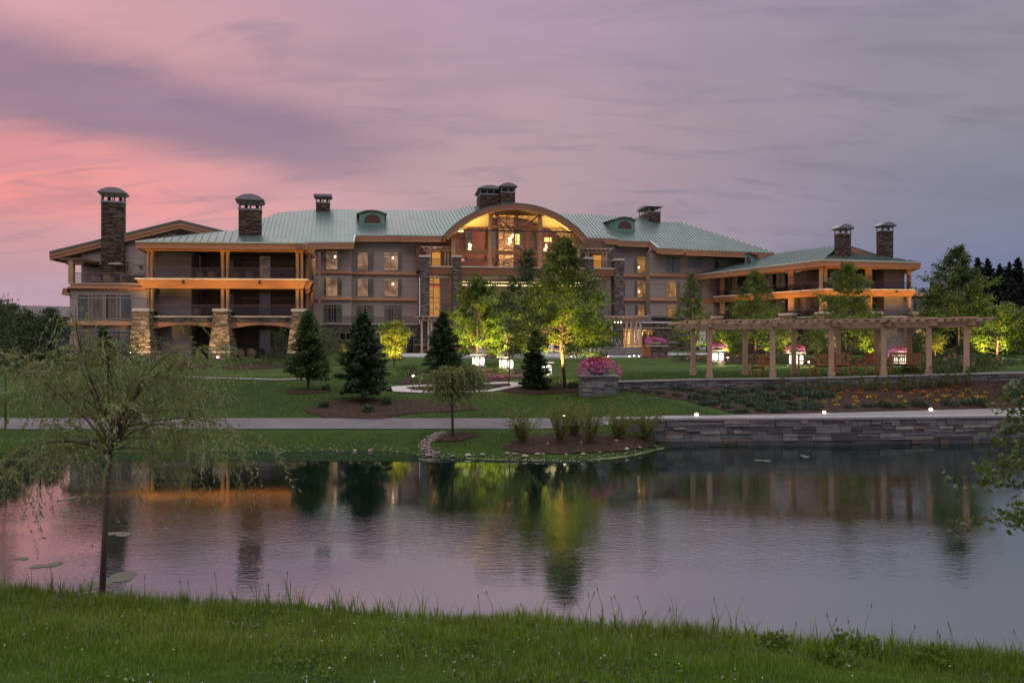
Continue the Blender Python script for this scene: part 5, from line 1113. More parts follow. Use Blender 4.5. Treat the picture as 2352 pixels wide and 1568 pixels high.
for wl, x0, x1, xb0, xb1 in ((WA1, 478, 525, 470, 535), (WA1, 892, 974, 872, 950), (WA2, 1105, 1175, 1092, 1190), (WA2, 1395, 1468, 1385, 1480), (WA2, 1658, 1728, 1680, 1752)):
    mb = MB(); zt_ = z2(622); frustum(mb, wl, u4(xb0), u4(xb1), zg2, u4(x0), u4(x1), zt_, 1.2, .8); o = part(mb, 'stone_pier', [STONE])
    mb = MB(); frustum(mb, wl, u4(x0-3), u4(x1+3), zt_+.002, u4(x0-2), u4(x1+2), zt_+.25, .95, .93); part(mb, 'capstone', [CAPST], o)
# eaves
mb = MB(); fr_ = [(.32, z2(345)), (.32, z2(325)), (-.3, z2(325)), (-.3, z2(345))]; mb.lprism(KL, K1, fr_); mb.lprism(K1, KR, fr_); mb.lbox(KL, K1, z2(333), z2(326), -3, -.31, 1); mb.lbox(K1, KR, z2(333), z2(326), -3.2, -.31, 1); part(mb, 'frieze_beam', [WOOD, CEILW])
pa, _ = roof_px(WA1, 1.0, u4(1000), v4(307), 0.30, [c4(345, 384), c4(1133, 291), c4(1200, 234), c4(1300, 206), c4(1195, 211), c4(845, 257), c4(600, 314)], a=.9, spacing=.55)
pb, _ = roof_px(WA2, 1.0, u4(1400), v4(297), 0.25, [c4(1133, 291), c4(1726, 307), c4(1480, 272), c4(1300, 251), c4(1200, 234)], a=-.2, spacing=.55)
fascia([pa[0], pa[1]], .75, 1.0, (-WA1.n[0], -WA1.n[1])); fascia([pb[0], pb[1]], .75, 1.0, (-WA2.n[0], -WA2.n[1]))
E3 = pb[1]; E3b = E3+Vector((6, 26, 0)); T3 = pb[2]; T3b = T3+Vector((2, 26, .6))
q = [E3, E3b, T3b, T3]; mb = MB(); mb.hexa([(x.x, x.y, x.z-.14) for x in q], [tuple(x) for x in q]); part(mb, 'roof', [ROOF]); fascia([E3, E3b], .75, 1.0, (-1, .2))
p = [ray_plane(*c4(x, y), (0, 99, 0), Vector((0, 1, 0))) for x, y in ((1290, 205), (1480, 268))]
mb = MB(); a, b = p; dn = Vector((0, 0, -.75)); bk = Vector((0, 12, 0)); q = [a, b, b+bk, a+bk]; mb.hexa([tuple(x-Vector((0, 0, .15))) for x in q], [tuple(x) for x in q], 1)
q = [a, b, b+Vector((0, .25, 0)), a+Vector((0, .25, 0))]; mb.hexa([tuple(x+dn) for x in q], [tuple(x-Vector((0, 0, .152))) for x in q], 0); q = [a+Vector((-.5, 1, 0)), b+Vector((0, 1, 0))]; mb.hexa([tuple(q[0]+dn*3), tuple(q[1]+dn*2), tuple(q[1]+bk+dn*2), tuple(q[0]+bk+dn*3)], [tuple(q[0]+dn*.6), tuple(q[1]+dn*.6), tuple(q[1]+bk+dn*.6), tuple(q[0]+bk+dn*.6)], 2)
part(mb, 'gable_end', [WOOD, ROOF, WOODD])
chim_px(94.5, u4(1222), u4(1303), v4(78), v4(113), v4(140), v4(265), d=.95, ang=.22, extra=1.2, ns=1)
chim_px(97.0, u4(1478), u4(1560), v4(66), v4(96), v4(122), v4(278), d=.95, ang=.22, extra=1.2, ns=1)
Na = Vector((.3*WA1.n[0], .3*WA1.n[1], 1))
for x0, x1, yb_, ys_, yt_, vx0, vx1, vy0, vy1 in ((472, 505, 345, 292, 284, 480, 502, 299, 340), (660, 700, 320, 264, 254, 667, 695, 272, 314)):
    dormer(pa, Na, u4(x0), u4(x1), v4(yb_), v4(ys_), v4(yt_), u4(vx0), u4(vx1), v4(vy0), v4(vy1), depth=9, k=0.35, skew=.55)
# low annex seen past the right end
WX = W(104, .1); mb = MB(); WX.box(mb, u4(1668), v4(830), u4(1758), v4(515), -8, 0); part(mb, 'wall', [SIDING])
mb = MB(); x0, x1 = u4(1660), u4(1766); mb.lprism(WX.xy(x0), WX.xy(x1), [(0, WX.z(x0, v4(518))), (.5, WX.z(x0, v4(514))), (.3, WX.z(x0, v4(492))), (-8, WX.z(x0, v4(492))), (-8, WX.z(x0, v4(518)))]); part(mb, 'belt_trim', [WOOD])
u0, v0, u1, v1 = rc(c4, 1678, 538, 1735, 600); window(WX, u0, v0, u1, v1, (.35, .5), .2, ((.5, .95, 'DRAPE'),))
# right wing lights
for x in (910, 1140, 1420, 1700):
    wl = WA1 if x < 1100 else WA2; p = wl.xy(u4(x), 2.0); lamp('balcony_light', 'SPOT', (p[0], p[1], z2(615)), 520, (1, .52, .12), .08, (p[0]-wl.n[0]*1.1, p[1]-wl.n[1]*1.1, z2(490)), 115, .9)
    lamp('balcony_light', 'SPOT', (p[0]-wl.n[0]*1.0, p[1]-wl.n[1]*1.0, z2(450)), 80, (1, .54, .15), .08, (p[0], p[1], z2(310)), 140, .9)
for x in (700, 1020, 1280, 1560):
    wl = WA1 if x < 1100 else WA2; p = wl.xy(u4(x), 2.0); lamp('balcony_light', 'SPOT', (p[0], p[1], z2(625)), 480, (1, .52, .12), .08, (p[0]-wl.n[0]*1.1, p[1]-wl.n[1]*1.1, z2(490)), 115, .9)
for wl, x, en in ((WA1, 500, 650), (WA1, 918, 850), (WA2, 1140, 650), (WA2, 1432, 750), (WA2, 1720, 1000)):
    p = wl.xy(u4(x), 3.0); lamp('pier_uplight', 'SPOT', (p[0]+.3, p[1], zg2+.6), en, (1, .62, .24), .08, (p[0], p[1]+2.5, z2(700)), 85, .8)
# glowing sconce on the corner by the main wall
mb = MB(); WA1.box(mb, u4(356), v4(487), u4(362), v4(479), .2, .4); part(mb, 'wall_sconce', [GLOW])
# ------------------------------------------------------------------ vegetation
def leaf_cards(P, rng, L, Wd, D=None, jit=0.5):
    """diamond leaf cards: centres P (N,3), length L, width Wd, optional preferred directions D"""
    N = len(P); d = rng.normal(size=(N, 3))
    if D is not None: d = d*jit+D
    d /= np.linalg.norm(d, axis=1, keepdims=True)+1e-9
    w = np.cross(d, rng.normal(size=(N, 3))); w /= np.linalg.norm(w, axis=1, keepdims=True)+1e-9
    l = (L*rng.uniform(0.65, 1.25, (N, 1))); ww = (Wd*rng.uniform(0.7, 1.2, (N, 1)))
    V = np.stack([P-d*l/2, P+w*ww/2-d*l*.05, P+d*l/2, P-w*ww/2-d*l*.05], 1).reshape(-1, 3)
    return V, np.arange(N*4).reshape(-1, 4)
def crown_mesh(root, P, rng, L, Wd, mats, D=None, jit=.5, name='crown', shade=None):
    V, Q = leaf_cards(P, rng, L, Wd, D, jit)
    # leaves come in clumps of one tone
    key = np.floor(P*2.2).astype(int); h = (key[:, 0]*73856093 ^ key[:, 1]*19349663 ^ key[:, 2]*83492791) % 97
    mi = ((h/97+rng.uniform(-.18, .18, len(P)))*len(mats)).clip(0, len(mats)-1).astype(int)
    return npmesh(name, V, Q, mats, mi, parent=root)
def bez(a, b, c, n=5): return [a*(1-t)**2+b*2*t*(1-t)+c*t*t for t in np.linspace(0, 1, n)]
def broadleaf(name, label, loc, H, prof, crown0=.25, nb=46, tw=7, lpt=18, leaf=(.13, .075), mats=LF_OAK, bark=BARK, seed=1, r0=None, elev=(0.1, 0.9), droop=0.0, sp=.13, group=None, cat='tree', lean=0.0, stems=1):
    rng = np.random.default_rng(seed); root = thing(name, label, cat, loc, 0, group); o = np.array(loc, float); r0 = r0 or H*.011+.02
    mb = MB(); pts = []; dirs = []
    for s in range(stems):
        a0 = rng.uniform(0, 6.28); off = 0 if stems == 1 else .12*H; top = o+np.array([off*math.cos(a0)+lean*H, off*math.sin(a0), H*(.97 if stems == 1 else rng.uniform(.75, .97))])
        tr = [o-np.array([0, 0, .1]), o+np.array([rng.normal()*.01*H, rng.normal()*.01*H, H*.33]), o+(top-o)*.66+np.array([rng.normal()*.012*H, rng.normal()*.012*H, 0]), top]
        mb.tube([tuple(p) for p in tr], [r0*1.25, r0, r0*.55, r0*.1], 8)
        for i in range(nb//stems):
            t = crown0+(1-crown0)*((i+rng.uniform(0, 1))/(nb/stems))**.9; t = min(t, .99); f = t*3; k = min(int(f), 2)
            hgt = t*H; zs = [0, .33*H, .66*H, top[2]-o[2]]; k = 0 if hgt < zs[1] else (1 if hgt < zs[2] else 2); q = (hgt-zs[k])/(zs[k+1]-zs[k]+1e-6); q = min(q, 1)
            b = tr[k]*(1-q)+tr[k+1]*q if k or True else b
            az = i*2.399+rng.uniform(-.5, .5)+s; l = max(.12*H*.5, prof(t))*rng.uniform(.72, 1.12); el = elev[0]+(elev[1]-elev[0])*(t-crown0)/(1-crown0)+rng.uniform(-.15, .15)
            out = np.array([math.cos(az)*math.cos(el), math.sin(az)*math.cos(el), math.sin(el)]); e = b+out*l+np.array([0, 0, -droop*l]); c = b+out*l*.55+np.array([0, 0, .06*l])
            path = bez(b, c, e, 5); rb = r0*.40*(1-t*.7); mb.tube([tuple(p) for p in path], [rb, rb*.75, rb*.55, rb*.4, rb*.15], 5, cap=False)
            nt = max(3, int(tw*l/1.2))
            for j in range(nt):
                u = rng.uniform(.22, 1.0)**.8; p = path[min(4, int(u*4))]*(1-(u*4 % 1))+path[min(4, int(u*4)+1)]*(u*4 % 1)
                td = out*.5+rng.normal(size=3)*np.array([.6, .6, .35]); td /= np.linalg.norm(td); tl = l*rng.uniform(.16, .34)
                n_ = rng.poisson(lpt); s_ = rng.uniform(0, 1, (n_, 1)); pts.append(p+td*tl*s_+rng.normal(size=(n_, 3))*sp*np.array([1, 1, .75])); dirs.append(np.tile(td, (n_, 1)))
    mb.build('trunk', [bark], root, smooth=True)
    P = np.concatenate(pts); D = np.concatenate(dirs); crown_mesh(root, P, rng, leaf[0], leaf[1], mats, D, 1.1); return root
def spruce(name, label, loc, H, Rb, seed=1, ex=.85, el0=-.05, dn=.022, nb=None, mats=LF_CON, dens=1.0, bare=.09, needle=(.13, .035), group=None, droop=.22, far=False):
    rng = np.random.default_rng(seed); root = thing(name, label, 'tree', loc, 0, group); o = np.array(loc, float); mb = MB()
    mb.tube([tuple(o+(0, 0, -.1)), tuple(o+(0, 0, H*.5)), tuple(o+(0, 0, H*.99))], [H*.016+.02, H*.010+.01, .008], 7); P = []; D = []
    nb = nb or int(H*34); 
    for i in range(nb):
        t = bare+(1-bare)*((i+rng.uniform(0, 1))/nb)**1.15; b = o+np.array([0, 0, t*H]); az = i*2.399+rng.uniform(-.4, .4)
        l = (Rb*(1-t)**ex+.035*Rb)*rng.uniform(.58, 1.25); el = el0+.75*t+rng.uniform(-.18, .18)
        out = np.array([math.cos(az)*math.cos(el), math.sin(az)*math.cos(el), math.sin(el)]); side = np.array([-math.sin(az), math.cos(az), 0])
        e = b+out*l+np.array([0, 0, -droop*l*(1-t)]); c = b+out*l*.5; path = bez(b, c, e, 4); 
        if not far: mb.tube([tuple(p) for p in path], [.012*H**.5, .009*H**.5, .006*H**.5, .003], 4, cap=False)
        n_ = max(6, int(l*170*dens)); u = rng.uniform(.08, 1, n_)**.75; pp = np.array([b*(1-x)**2+c*2*x*(1-x)+e*x*x for x in u]); sw = (1-u)*.32*l+.05; sd = rng.uniform(-1, 1, (n_, 1))
        pp = pp+side*sd*sw[:, None]+rng.normal(size=(n_, 3))*dn*H**.3; pp[:, 2] -= np.abs(sd[:, 0])*sw*.25
        P.append(pp); D.append(out+side*np.sign(sd)*.8+np.array([0, 0, -.15]))
    mb.build('trunk', [BARK], root); P = np.concatenate(P); D = np.concatenate(D); crown_mesh(root, P, rng, needle[0]*1.5, needle[1]*1.6, mats, D, .5); return root
def willow(name, label, loc, H, Rc, seed, nlimb=16, nstr=260, slen=(.5, 1.3), leaf=(.085, .013), base=.42, mats=LF_WIL, r0=.05, lps=22, lean=0.0, wind=0.18, thin=.003, low=0.0):
    rng = np.random.default_rng(seed); root = thing(name, label, 'tree', loc); o = np.array(loc, float); mb = MB(); P = []; D = []
    fork = o+np.array([lean*H*base, 0, H*base]); mb.tube([tuple(o+(0, 0, -.25)), tuple(o+(lean*H*base*.5, 0, H*base*.5)), tuple(fork)], [r0*1.15, r0, r0*.8], 9)
    limbs = []
    for i in range(nlimb):
        az = i*2.399+rng.uniform(-.4, .4); f = i/nlimb; el = rng.uniform(-.05, 1.35) if low == 0 else rng.uniform(-.25, 1.3); b = fork+np.array([lean*.3*H*f, 0, (f-.35)*.25*H*(1-base)])
        l = Rc*rng.uniform(.7, 1.15)*(1 if el < .7 else min(1.2, H*(1-base)/Rc*.95)); out = np.array([math.cos(az)*math.cos(el), math.sin(az)*math.cos(el), math.sin(el)])
        l *= rng.uniform(.75, 1.1); e = b+out*l+np.array([wind*.4*l, 0, -.18*l*math.cos(el)])+rng.normal(size=3)*.08*l; c = b+out*l*.5+np.array([0, 0, .18*l])+rng.normal(size=3)*.09*l; path = bez(b, c, e, 6); limbs.append(path)
        rb = r0*rng.uniform(.28, .5); mb.tube([tuple(p) for p in path], [rb, rb*.8, rb*.6, rb*.42, rb*.28, rb*.12], 5, cap=False)
    tw = MB()
    for s in range(nstr):
        path = limbs[rng.integers(len(limbs))]; u = rng.uniform(.3, 1)**.7*4.999; k = int(u); b = path[k]*(1-u+k)+path[k+1]*(u-k)
        az = rng.uniform(0, 6.28); l = rng.uniform(*slen); ho = np.array([math.cos(az)+wind*1.5, math.sin(az), 0])*l*rng.uniform(.25, .6); c = b+ho*.7+np.array([0, 0, l*.16]); e = b+ho*1.25+np.array([wind*l*.5, 0, -l*rng.uniform(.35, .85)])
        e[2] = max(e[2], o[2]+low+.1); st = bez(b, c, e, 6); tw.tube([tuple(p) for p in st], [thin*1.3, thin*1.2, thin, thin*.8, thin*.6, thin*.4], 3, cap=False)
        n_ = rng.poisson(lps*l); x = rng.uniform(.12, 1, (n_, 1)); pp = b*(1-x)**2+c*2*x*(1-x)+e*x*x; tg = (c-b)*(1-x)+(e-c)*x; tg /= np.linalg.norm(tg, axis=1, keepdims=True)+1e-9
        dd = tg*.8+rng.normal(size=(n_, 3))*.45+np.array([.25*wind/.18, 0, -.25]); dd /= np.linalg.norm(dd, axis=1, keepdims=True); P.append(pp+dd*leaf[0]*.45); D.append(dd)
    mb.build('trunk', [BARK], root, smooth=True); tw.build('twigs', [BARKT], root)
    P = np.concatenate(P); D = np.concatenate(D); crown_mesh(root, P, rng, leaf[0], leaf[1]*1.6, mats, D, .25); return root
def bush(name, label, loc, rx, ry, h, n=700, leaf=(.08, .05), mats=LF_DARK, seed=1, group=None, flowers=None, nf=0, cat='shrub', fsize=.07, stems=True):
    rng = np.random.default_rng(seed); root = thing(name, label, cat, loc, 0, group); o = np.array(loc, float)
    q = rng.normal(size=(n, 3)); q /= np.linalg.norm(q, axis=1, keepdims=True); rr = rng.uniform(.45, 1.0, (n, 1))**.5
    lump = 1+.22*np.sin(q[:, :1]*5+seed)*np.cos(q[:, 1:2]*4+seed*2)+.12*np.sin(q[:, 2:]*7+seed); q = q*rr*lump; q[:, 2] = np.abs(q[:, 2])*1.0
    P = o+q*np.array([rx, ry, h])*np.array([.9, .9, .85])+np.array([0, 0, .06*h]); crown_mesh(root, P, rng, leaf[0], leaf[1], mats, q+np.array([0, 0, .4]), .8, name='foliage')
    if stems:
        mb = MB()
        for i in range(5): a = i*1.257; mb.tube([tuple(o+(0, 0, -.05)), tuple(o+(math.cos(a)*rx*.3, math.sin(a)*ry*.3, h*.4)), tuple(o+(math.cos(a)*rx*.55, math.sin(a)*ry*.55, h*.75))], [.02, .014, .006], 4, cap=False)
        mb.build('stems', [BARK], root)
    if flowers:
        q = rng.normal(size=(nf, 3)); q /= np.linalg.norm(q, axis=1, keepdims=True); q[:, 2] = np.abs(q[:, 2]); P = o+q*np.array([rx, ry, h])*rng.uniform(.85, 1.0, (nf, 1)); crown_mesh(root, P, rng, fsize, fsize*.9, flowers, q, .5, name='blossoms')
    return root
def pf(*kv):
    xs_, ys_ = zip(*kv); return lambda t: float(np.interp(t, xs_, ys_))
def G(u, Y, dz=0): x = X(u, Y); return (x, Y, gzf(x, Y)+dz)
def Hh(v_top, loc): return Z(v_top, loc[1])-loc[2]
def up(loc, dx, dy, e_, h=4, ang=75, col=(1, .74, .25), dz=.15):
    p = (loc[0]+dx, loc[1]+dy); z = gzf(*p)+dz; lamp('tree_uplight', 'SPOT', (p[0], p[1], z), e_*5.0, col, .06, (loc[0], loc[1], z+h), ang, .7)

# -- the trees on the middle lawn
a = G(1298, 40); broadleaf('lawn_tree', 'tallest airy green tree before the arch, bare pale trunk, lit gold from below', a, Hh(552, a), pf((.15, 2.0), (.3, 2.7), (.48, 2.5), (.7, 1.6), (.9, .75), (1, .2)), .22, 70, 10, 22, (.15, .085), LF_OAK, BARKR, 3, .075, (-.05, .95), .05)
up(a, -1.4, .5, 700, 4.6, 85); up(a, -1.6, 1.6, 650, 5.5, 80); up(a, 1.5, -.9, 260, 5.5, 80); up(a, -.6, -.4, 900, 6.2, 50)
a = G(1212, 46); broadleaf('lawn_tree', 'dark green slender tree with thin dark trunk left of the tall gold-lit tree', a, Hh(580, a), pf((.2, 1.0), (.4, 1.9), (.6, 1.6), (.8, 1.15), (1, .15)), .26, 50, 8, 18, (.15, .085), LF_DARK, BARK, 4, .055, (0, 1.0), .03)
up(a, 1.1, 1.6, 130, 4)
a = G(1098, 58); broadleaf('lawn_tree', 'broad tree glowing yellow-green from lights at its foot, left of the hanging lantern', a, Hh(640, a), pf((.12, 1.9), (.3, 2.5), (.55, 2.3), (.8, 1.3), (1, .2)), .16, 60, 8, 20, (.19, .11), LF_OAK, BARK, 5, .07, (0, 1.0))
up(a, .7, -2.6, 900, 3.6, 85); up(a, -2.4, -1.6, 700, 3.8, 85); up(a, 2.4, -.6, 500, 4)
a = G(1160, 62); broadleaf('lawn_tree', 'second yellow-lit tree close to the terrace, behind the dark slender tree', a, Hh(672, a), pf((.15, 1.6), (.35, 2.3), (.6, 1.9), (1, .2)), .16, 44, 7, 18, (.19, .11), LF_OAK, BARK, 6, .06)
up(a, .4, -2.4, 700, 3.4, 85); up(a, 2.2, -.8, 500, 3.6, 85)
a = G(1362, 66); broadleaf('lawn_tree', 'loose green tree near the right terrace steps, behind the tall gold-lit tree', a, Hh(690, a), pf((.15, 1.3), (.4, 2.1), (.7, 1.5), (1, .2)), .2, 40, 7, 16, (.19, .11), LF_OAK, BARK, 7, .06); up(a, -1.2, -.8, 260, 3.5)
cyp = lambda a_, b_: pf((.08, a_), (.22, b_), (.5, b_*.8), (.75, b_*.5), (.92, b_*.22), (1, .05))
for u, Y, vt, w, s, lab, e in ((1587, 70, 628, 2.0, 11, 'feathery green conical tree by the lit hotel entrance, leftmost behind the pergola', 260), (1733, 58, 625, 2.6, 12, 'feathery conical tree rising over the left part of the pergola', 240), (1946, 54, 607, 2.7, 13, 'feathery conical tree standing before the corner of the right wing', 240)):
    a = G(u, Y); broadleaf('conical_tree', lab, a, Hh(vt, a), cyp(w*.75, w), .16, 80, 9, 17, (.16, .06), [LF_OAK[1], LF_OAK[2], LF_OAK[0]], BARK, s, .06, (-.1, .75), .02, .11, 'feathery conical trees behind the pergola')
    up(a, 1.3, -.5, e*1.5, 3.0, 80)
a = G(2200, 52); broadleaf('garden_tree', 'big leafy tree with forked light top right of the right wing, gold-lit on one side', a, Hh(574, a), pf((.2, 1.9), (.35, 2.75), (.55, 2.4), (.72, 1.35), (.85, 1.0), (1, .3)), .22, 64, 9, 20, (.17, .10), [LF_OAK[1], LF_OAK[2], LF_DARK[2]], BARK, 14, .085, (0, .95)); up(a, 2.2, -.6, 620, 4.2, 80)
a = G(2290, 62); broadleaf('garden_tree', 'low gold-lit tree beside the dark far spruces at the right edge', a, Hh(715, a), pf((.1, 2.4), (.4, 3.2), (.8, 1.8), (1, .4)), .12, 46, 8, 18, (.2, .12), LF_OAK, BARK, 15, .07); up(a, -1.6, -1.2, 800, 2.6, 100)
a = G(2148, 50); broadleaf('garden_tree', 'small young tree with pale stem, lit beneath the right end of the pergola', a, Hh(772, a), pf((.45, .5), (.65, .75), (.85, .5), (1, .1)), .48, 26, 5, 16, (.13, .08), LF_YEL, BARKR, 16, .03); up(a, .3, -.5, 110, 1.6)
for u, Y, vt, w, s, lab, e in ((1668, 80, 752, 1.5, 17, 'small bushy tree lit gold beside the first stone pier of the right wing', 420), (1806, 74, 735, 1.6, 18, 'small bushy tree lit gold beside the second stone pier of the right wing', 420), (1878, 72, 752, 1.3, 19, 'small dark tree between the second and third piers of the right wing', 60), (2000, 74, 745, 1.3, 20, 'small tree lit gold before the fourth stone pier of the right wing', 300)):
    a = G(u, Y); broadleaf('garden_tree', lab, a, Hh(vt, a), pf((.1, w*.7), (.4, w), (.75, w*.7), (1, .1)), .12, 34, 7, 15, (.2, .12), LF_OAK, BARK, s, .05); up(a, -.5, -1.0, e, 2.2, 95)
# dark small conifers and shrubs
a = hit(708, 893); spruce('larch_tree', 'soft bushy green conifer on a mulch ring, left of the larger spruce', a, Hh(718, a), 1.12, 21, .58, .22, .06, bare=.15, mats=[LF_CON[2], LF_CON[1], LF_OAK[2]], dens=1.1, needle=(.10, .04), nb=150)
a = hit(833, 918); spruce('spruce_tree', 'largest dark spruce on the long mulch bed beside the path', a, Hh(722, a), 1.42, 22, .70, -.02, .035, bare=.11, mats=[LF_CON[0], LF_CON[1]])
a = G(1018, 50); spruce('spruce_tree', 'dark spruce at the left edge of the gold-lit trees', a, Hh(718, a), 1.4, 23, .72, 0.0, .035, bare=.03, mats=[LF_CON[0], LF_CON[1]])
a = hit(1228, 893); spruce('spruce_tree', 'narrow dark spruce standing in front of a glowing lantern pillar', a, Hh(757, a), .82, 24, .72, 0.05, .035, bare=.05, mats=[LF_CON[0], LF_CON[1]])
a = G(238, 60); spruce('spruce_tree', 'small spruce in front of the ground floor windows of the left wing', a, Hh(748, a), 1.3, 25, bare=.04)
a = G(310, 64); bush('shrub', 'loose tall shrub against the leftmost lit stone pier', a, .8, .7, Hh(752, a), 900, (.12, .06), [LF_OAK[2], LF_DARK[2]], 26)
a = G(642, 58); bush('shrub', 'tall dark shrub beside the right stone pier of the left wing', a, .9, .9, Hh(750, a), 1500, (.12, .06), LF_DARK, 27)
a = G(750, 60); bush('shrub', 'mid green tall shrub behind the left spruce', a, 1.2, 1.1, Hh(742, a), 1800, (.13, .07), [LF_OAK[1], LF_OAK[2]], 28)
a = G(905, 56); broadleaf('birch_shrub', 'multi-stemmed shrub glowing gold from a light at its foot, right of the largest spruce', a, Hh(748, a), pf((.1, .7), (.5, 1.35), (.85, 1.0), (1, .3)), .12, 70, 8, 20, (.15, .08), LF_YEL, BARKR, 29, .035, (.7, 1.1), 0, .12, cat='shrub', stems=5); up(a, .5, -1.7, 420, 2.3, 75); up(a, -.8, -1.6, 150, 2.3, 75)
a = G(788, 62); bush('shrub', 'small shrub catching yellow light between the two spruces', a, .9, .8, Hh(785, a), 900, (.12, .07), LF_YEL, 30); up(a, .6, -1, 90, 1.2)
# left edge thicket
for u, Y, vt, w, s, lab, m in ((30, 52, 702, 1.3, 31, 'dark broadleaf tree at the far left edge of the thicket', LF_DARK), (66, 58, 720, 1.2, 32, 'dark bushy tree in the left thicket before the pale warehouse', LF_DARK), (118, 60, 712, 1.5, 33, 'windblown dark tree in the left thicket beside the hotel corner', LF_DARK), (-12, 50, 690, 1.4, 34, 'dark tree cut by the left edge of the view', LF_DARK)):
    a = G(u, Y); broadleaf('thicket_tree', lab, a, Hh(vt, a), pf((.05, w), (.4, w*1.15), (.75, w*.8), (1, .2)), .06, 46, 8, 17, (.17, .08), m, BARK, s, .05, group='dark trees of the left thicket')
a = G(143, 50); bush('ornamental_grass', 'arching dark ornamental shrub at the left corner of the hotel', a, 1.1, 1.0, 1.5, 1500, (.24, .035), LF_CON, 35)
a = G(90, 46); bush('shrub', 'low dark shrub in the left thicket nearest the path', a, 1.6, 1.0, .8, 1300, (.1, .05), LF_DARK, 36)
for i, u in enumerate((172, 205, 240, 275, 312, 350, 395)): a = G(u, 58+((i*37) % 5)*.7); bush('flowering_shrub', 'low shrub dotted with white blossom along the left wing', a, .85, .6, .75, 520, (.09, .05), [LF_DARK[2], LF_OAK[2]], 40+i, 'white flowering shrubs along the left wing', [PETAL['white']], 70, fsize=.08)
for i, (x, y) in enumerate(((1155, 1462), (1270, 1448), (1340, 1462), (1475, 1462), (1590, 1456), (1640, 1440), (1690, 1462), (1755, 1450), (1815, 1462), (1870, 1470))):
    a = hit(*c1(x, y)); bush('border_shrub', 'small pale-leaved round shrub in the mulch at the foot of the left wing', a, .55, .5, .55, 380, (.09, .05), [LF_OAK[2], LF_OAK[1], LF_WIL[2]], 50+i, 'pale round shrubs at the foot of the left wing')
# garden shrubs around the path and pergola
for u, v, rx, h, s, lab, m in ((960, 878, .5, .5, 61, 'fine grassy tuft beside the garden path lamp', LF_OAK), (1262, 888, .75, .75, 62, 'rounded green shrub at the right foot of the narrow spruce', LF_OAK), (1318, 890, .35, .35, 63, 'small dark shrub touching the stone pedestal', LF_DARK), (1180, 858, .5, .75, 64, 'upright dark shrub below the central lantern pillar', LF_DARK), (1150, 864, .7, .6, 65, 'hazy grassy shrub below the central lantern pillar', [LF_WIL[1], LF_OAK[1]]), (985, 868, .8, .6, 66, 'low dark shrub behind the garden path', LF_DARK), (940, 862, .9, .8, 67, 'dark spreading shrub right of the gold-lit shrub', LF_DARK), (1075, 862, .9, .7, 68, 'grey-green shrub behind the small willow', [LF_WIL[1], LF_DARK[2]]), (750, 895, .25, .28, 69, 'small dark seedling shrub between the spruces', LF_DARK), (885, 930, .3, .35, 70, 'small shrub at the right end of the long mulch bed', LF_DARK), (745, 935, .3, .25, 71, 'small green shrub at the left end of the long mulch bed', LF_DARK), (845, 945, .3, .3, 72, 'small shrub at the front of the long mulch bed', LF_DARK)):
    a = hit(u, v); bush('shrub', lab, a, rx, rx*.9, h, int(500+500*rx), (.085, .04), m, s)
for i, (x, y, rx, h, lab) in enumerate(((860, 560, .7, .9, 'dark globe shrub between two pergola posts, left of the third lantern pillar'), (1558, 530, .55, .95, 'dark upright globe shrub under the small young tree'), (1697, 530, .6, .9, 'clipped dark globe shrub alone on the right lawn'), (1360, 600, .8, .6, 'leafy shrub right of the third lantern pillar'), (2080, 610, .6, .8, 'dark shrub by the white flowers at the right end of the border'))):
    a = hit(*c8(x, y)); bush('globe_shrub', lab, a, rx, rx, h, 800, (.1, .05), LF_DARK, 80+i)
r_ = random.Random(3)
for i in range(44):
    u = 1560+i*17.5+r_.uniform(-6, 6); v = lerp(826, 840, (u-1560)/770)+r_.uniform(-4, 3); a = hit(u, v)
    fl = r_.choice(['pink', 'pink', 'yellow', 'white', None, None, 'magenta', 'orange']); bush('border_plant', {'pink': 'low border plant with dusty pink flowers behind the pergola lawn', 'yellow': 'low border plant with yellow flowers behind the pergola lawn', 'white': 'low border plant with white flowers behind the pergola lawn', 'magenta': 'low border plant with magenta flowers behind the pergola lawn', 'orange': 'low border plant with orange flowers behind the pergola lawn', None: 'low green border plant behind the pergola lawn'}[fl], a, .65, .5, r_.uniform(.35, .75), 330, (.1, .05), [LF_DARK[2], LF_OAK[2], LF_DARK[0]], 100+i, 'border plants behind the pergola lawn', [PETAL[fl]] if fl else None, 60, cat='plant', fsize=.09, stems=False)
for i in range(16):
    u = 2050+i*16+r_.uniform(-6, 6); v = r_.uniform(848, 858); a = hit(u, v); bush('border_plant', 'low leafy plant behind the right end of the garden wall', a, .5, .4, r_.uniform(.3, .6), 260, (.09, .05), [LF_DARK[2], LF_OAK[2]], 160+i, 'leafy plants behind the garden wall', cat='plant', stems=False)
for i in range(12):
    a = G(1100+i*9+r_.uniform(-3, 3), 76.4+r_.uniform(-.4, .4)) if i < 9 else G(1500+(i-9)*18, 74); bush('terrace_flower', 'low clump of magenta petunias along the terrace edge', a, .45, .4, .45, 140, (.08, .05), [LF_DARK[2]], 180+i, 'magenta petunias along the terrace edge', [PETAL['magenta'], PETAL['pink']], 120, cat='flowers', stems=False)
for i in range(5): a = hit(1118+i*11, 868+(i % 2)*2); bush('garden_flower', 'small clump of magenta flowers beside the shaded mulch border', a, .25, .22, .22, 90, (.06, .04), [LF_DARK[2]], 195+i, 'magenta flowers beside the shaded border', [PETAL['magenta'], PETAL['pink']], 70, cat='flowers', stems=False)
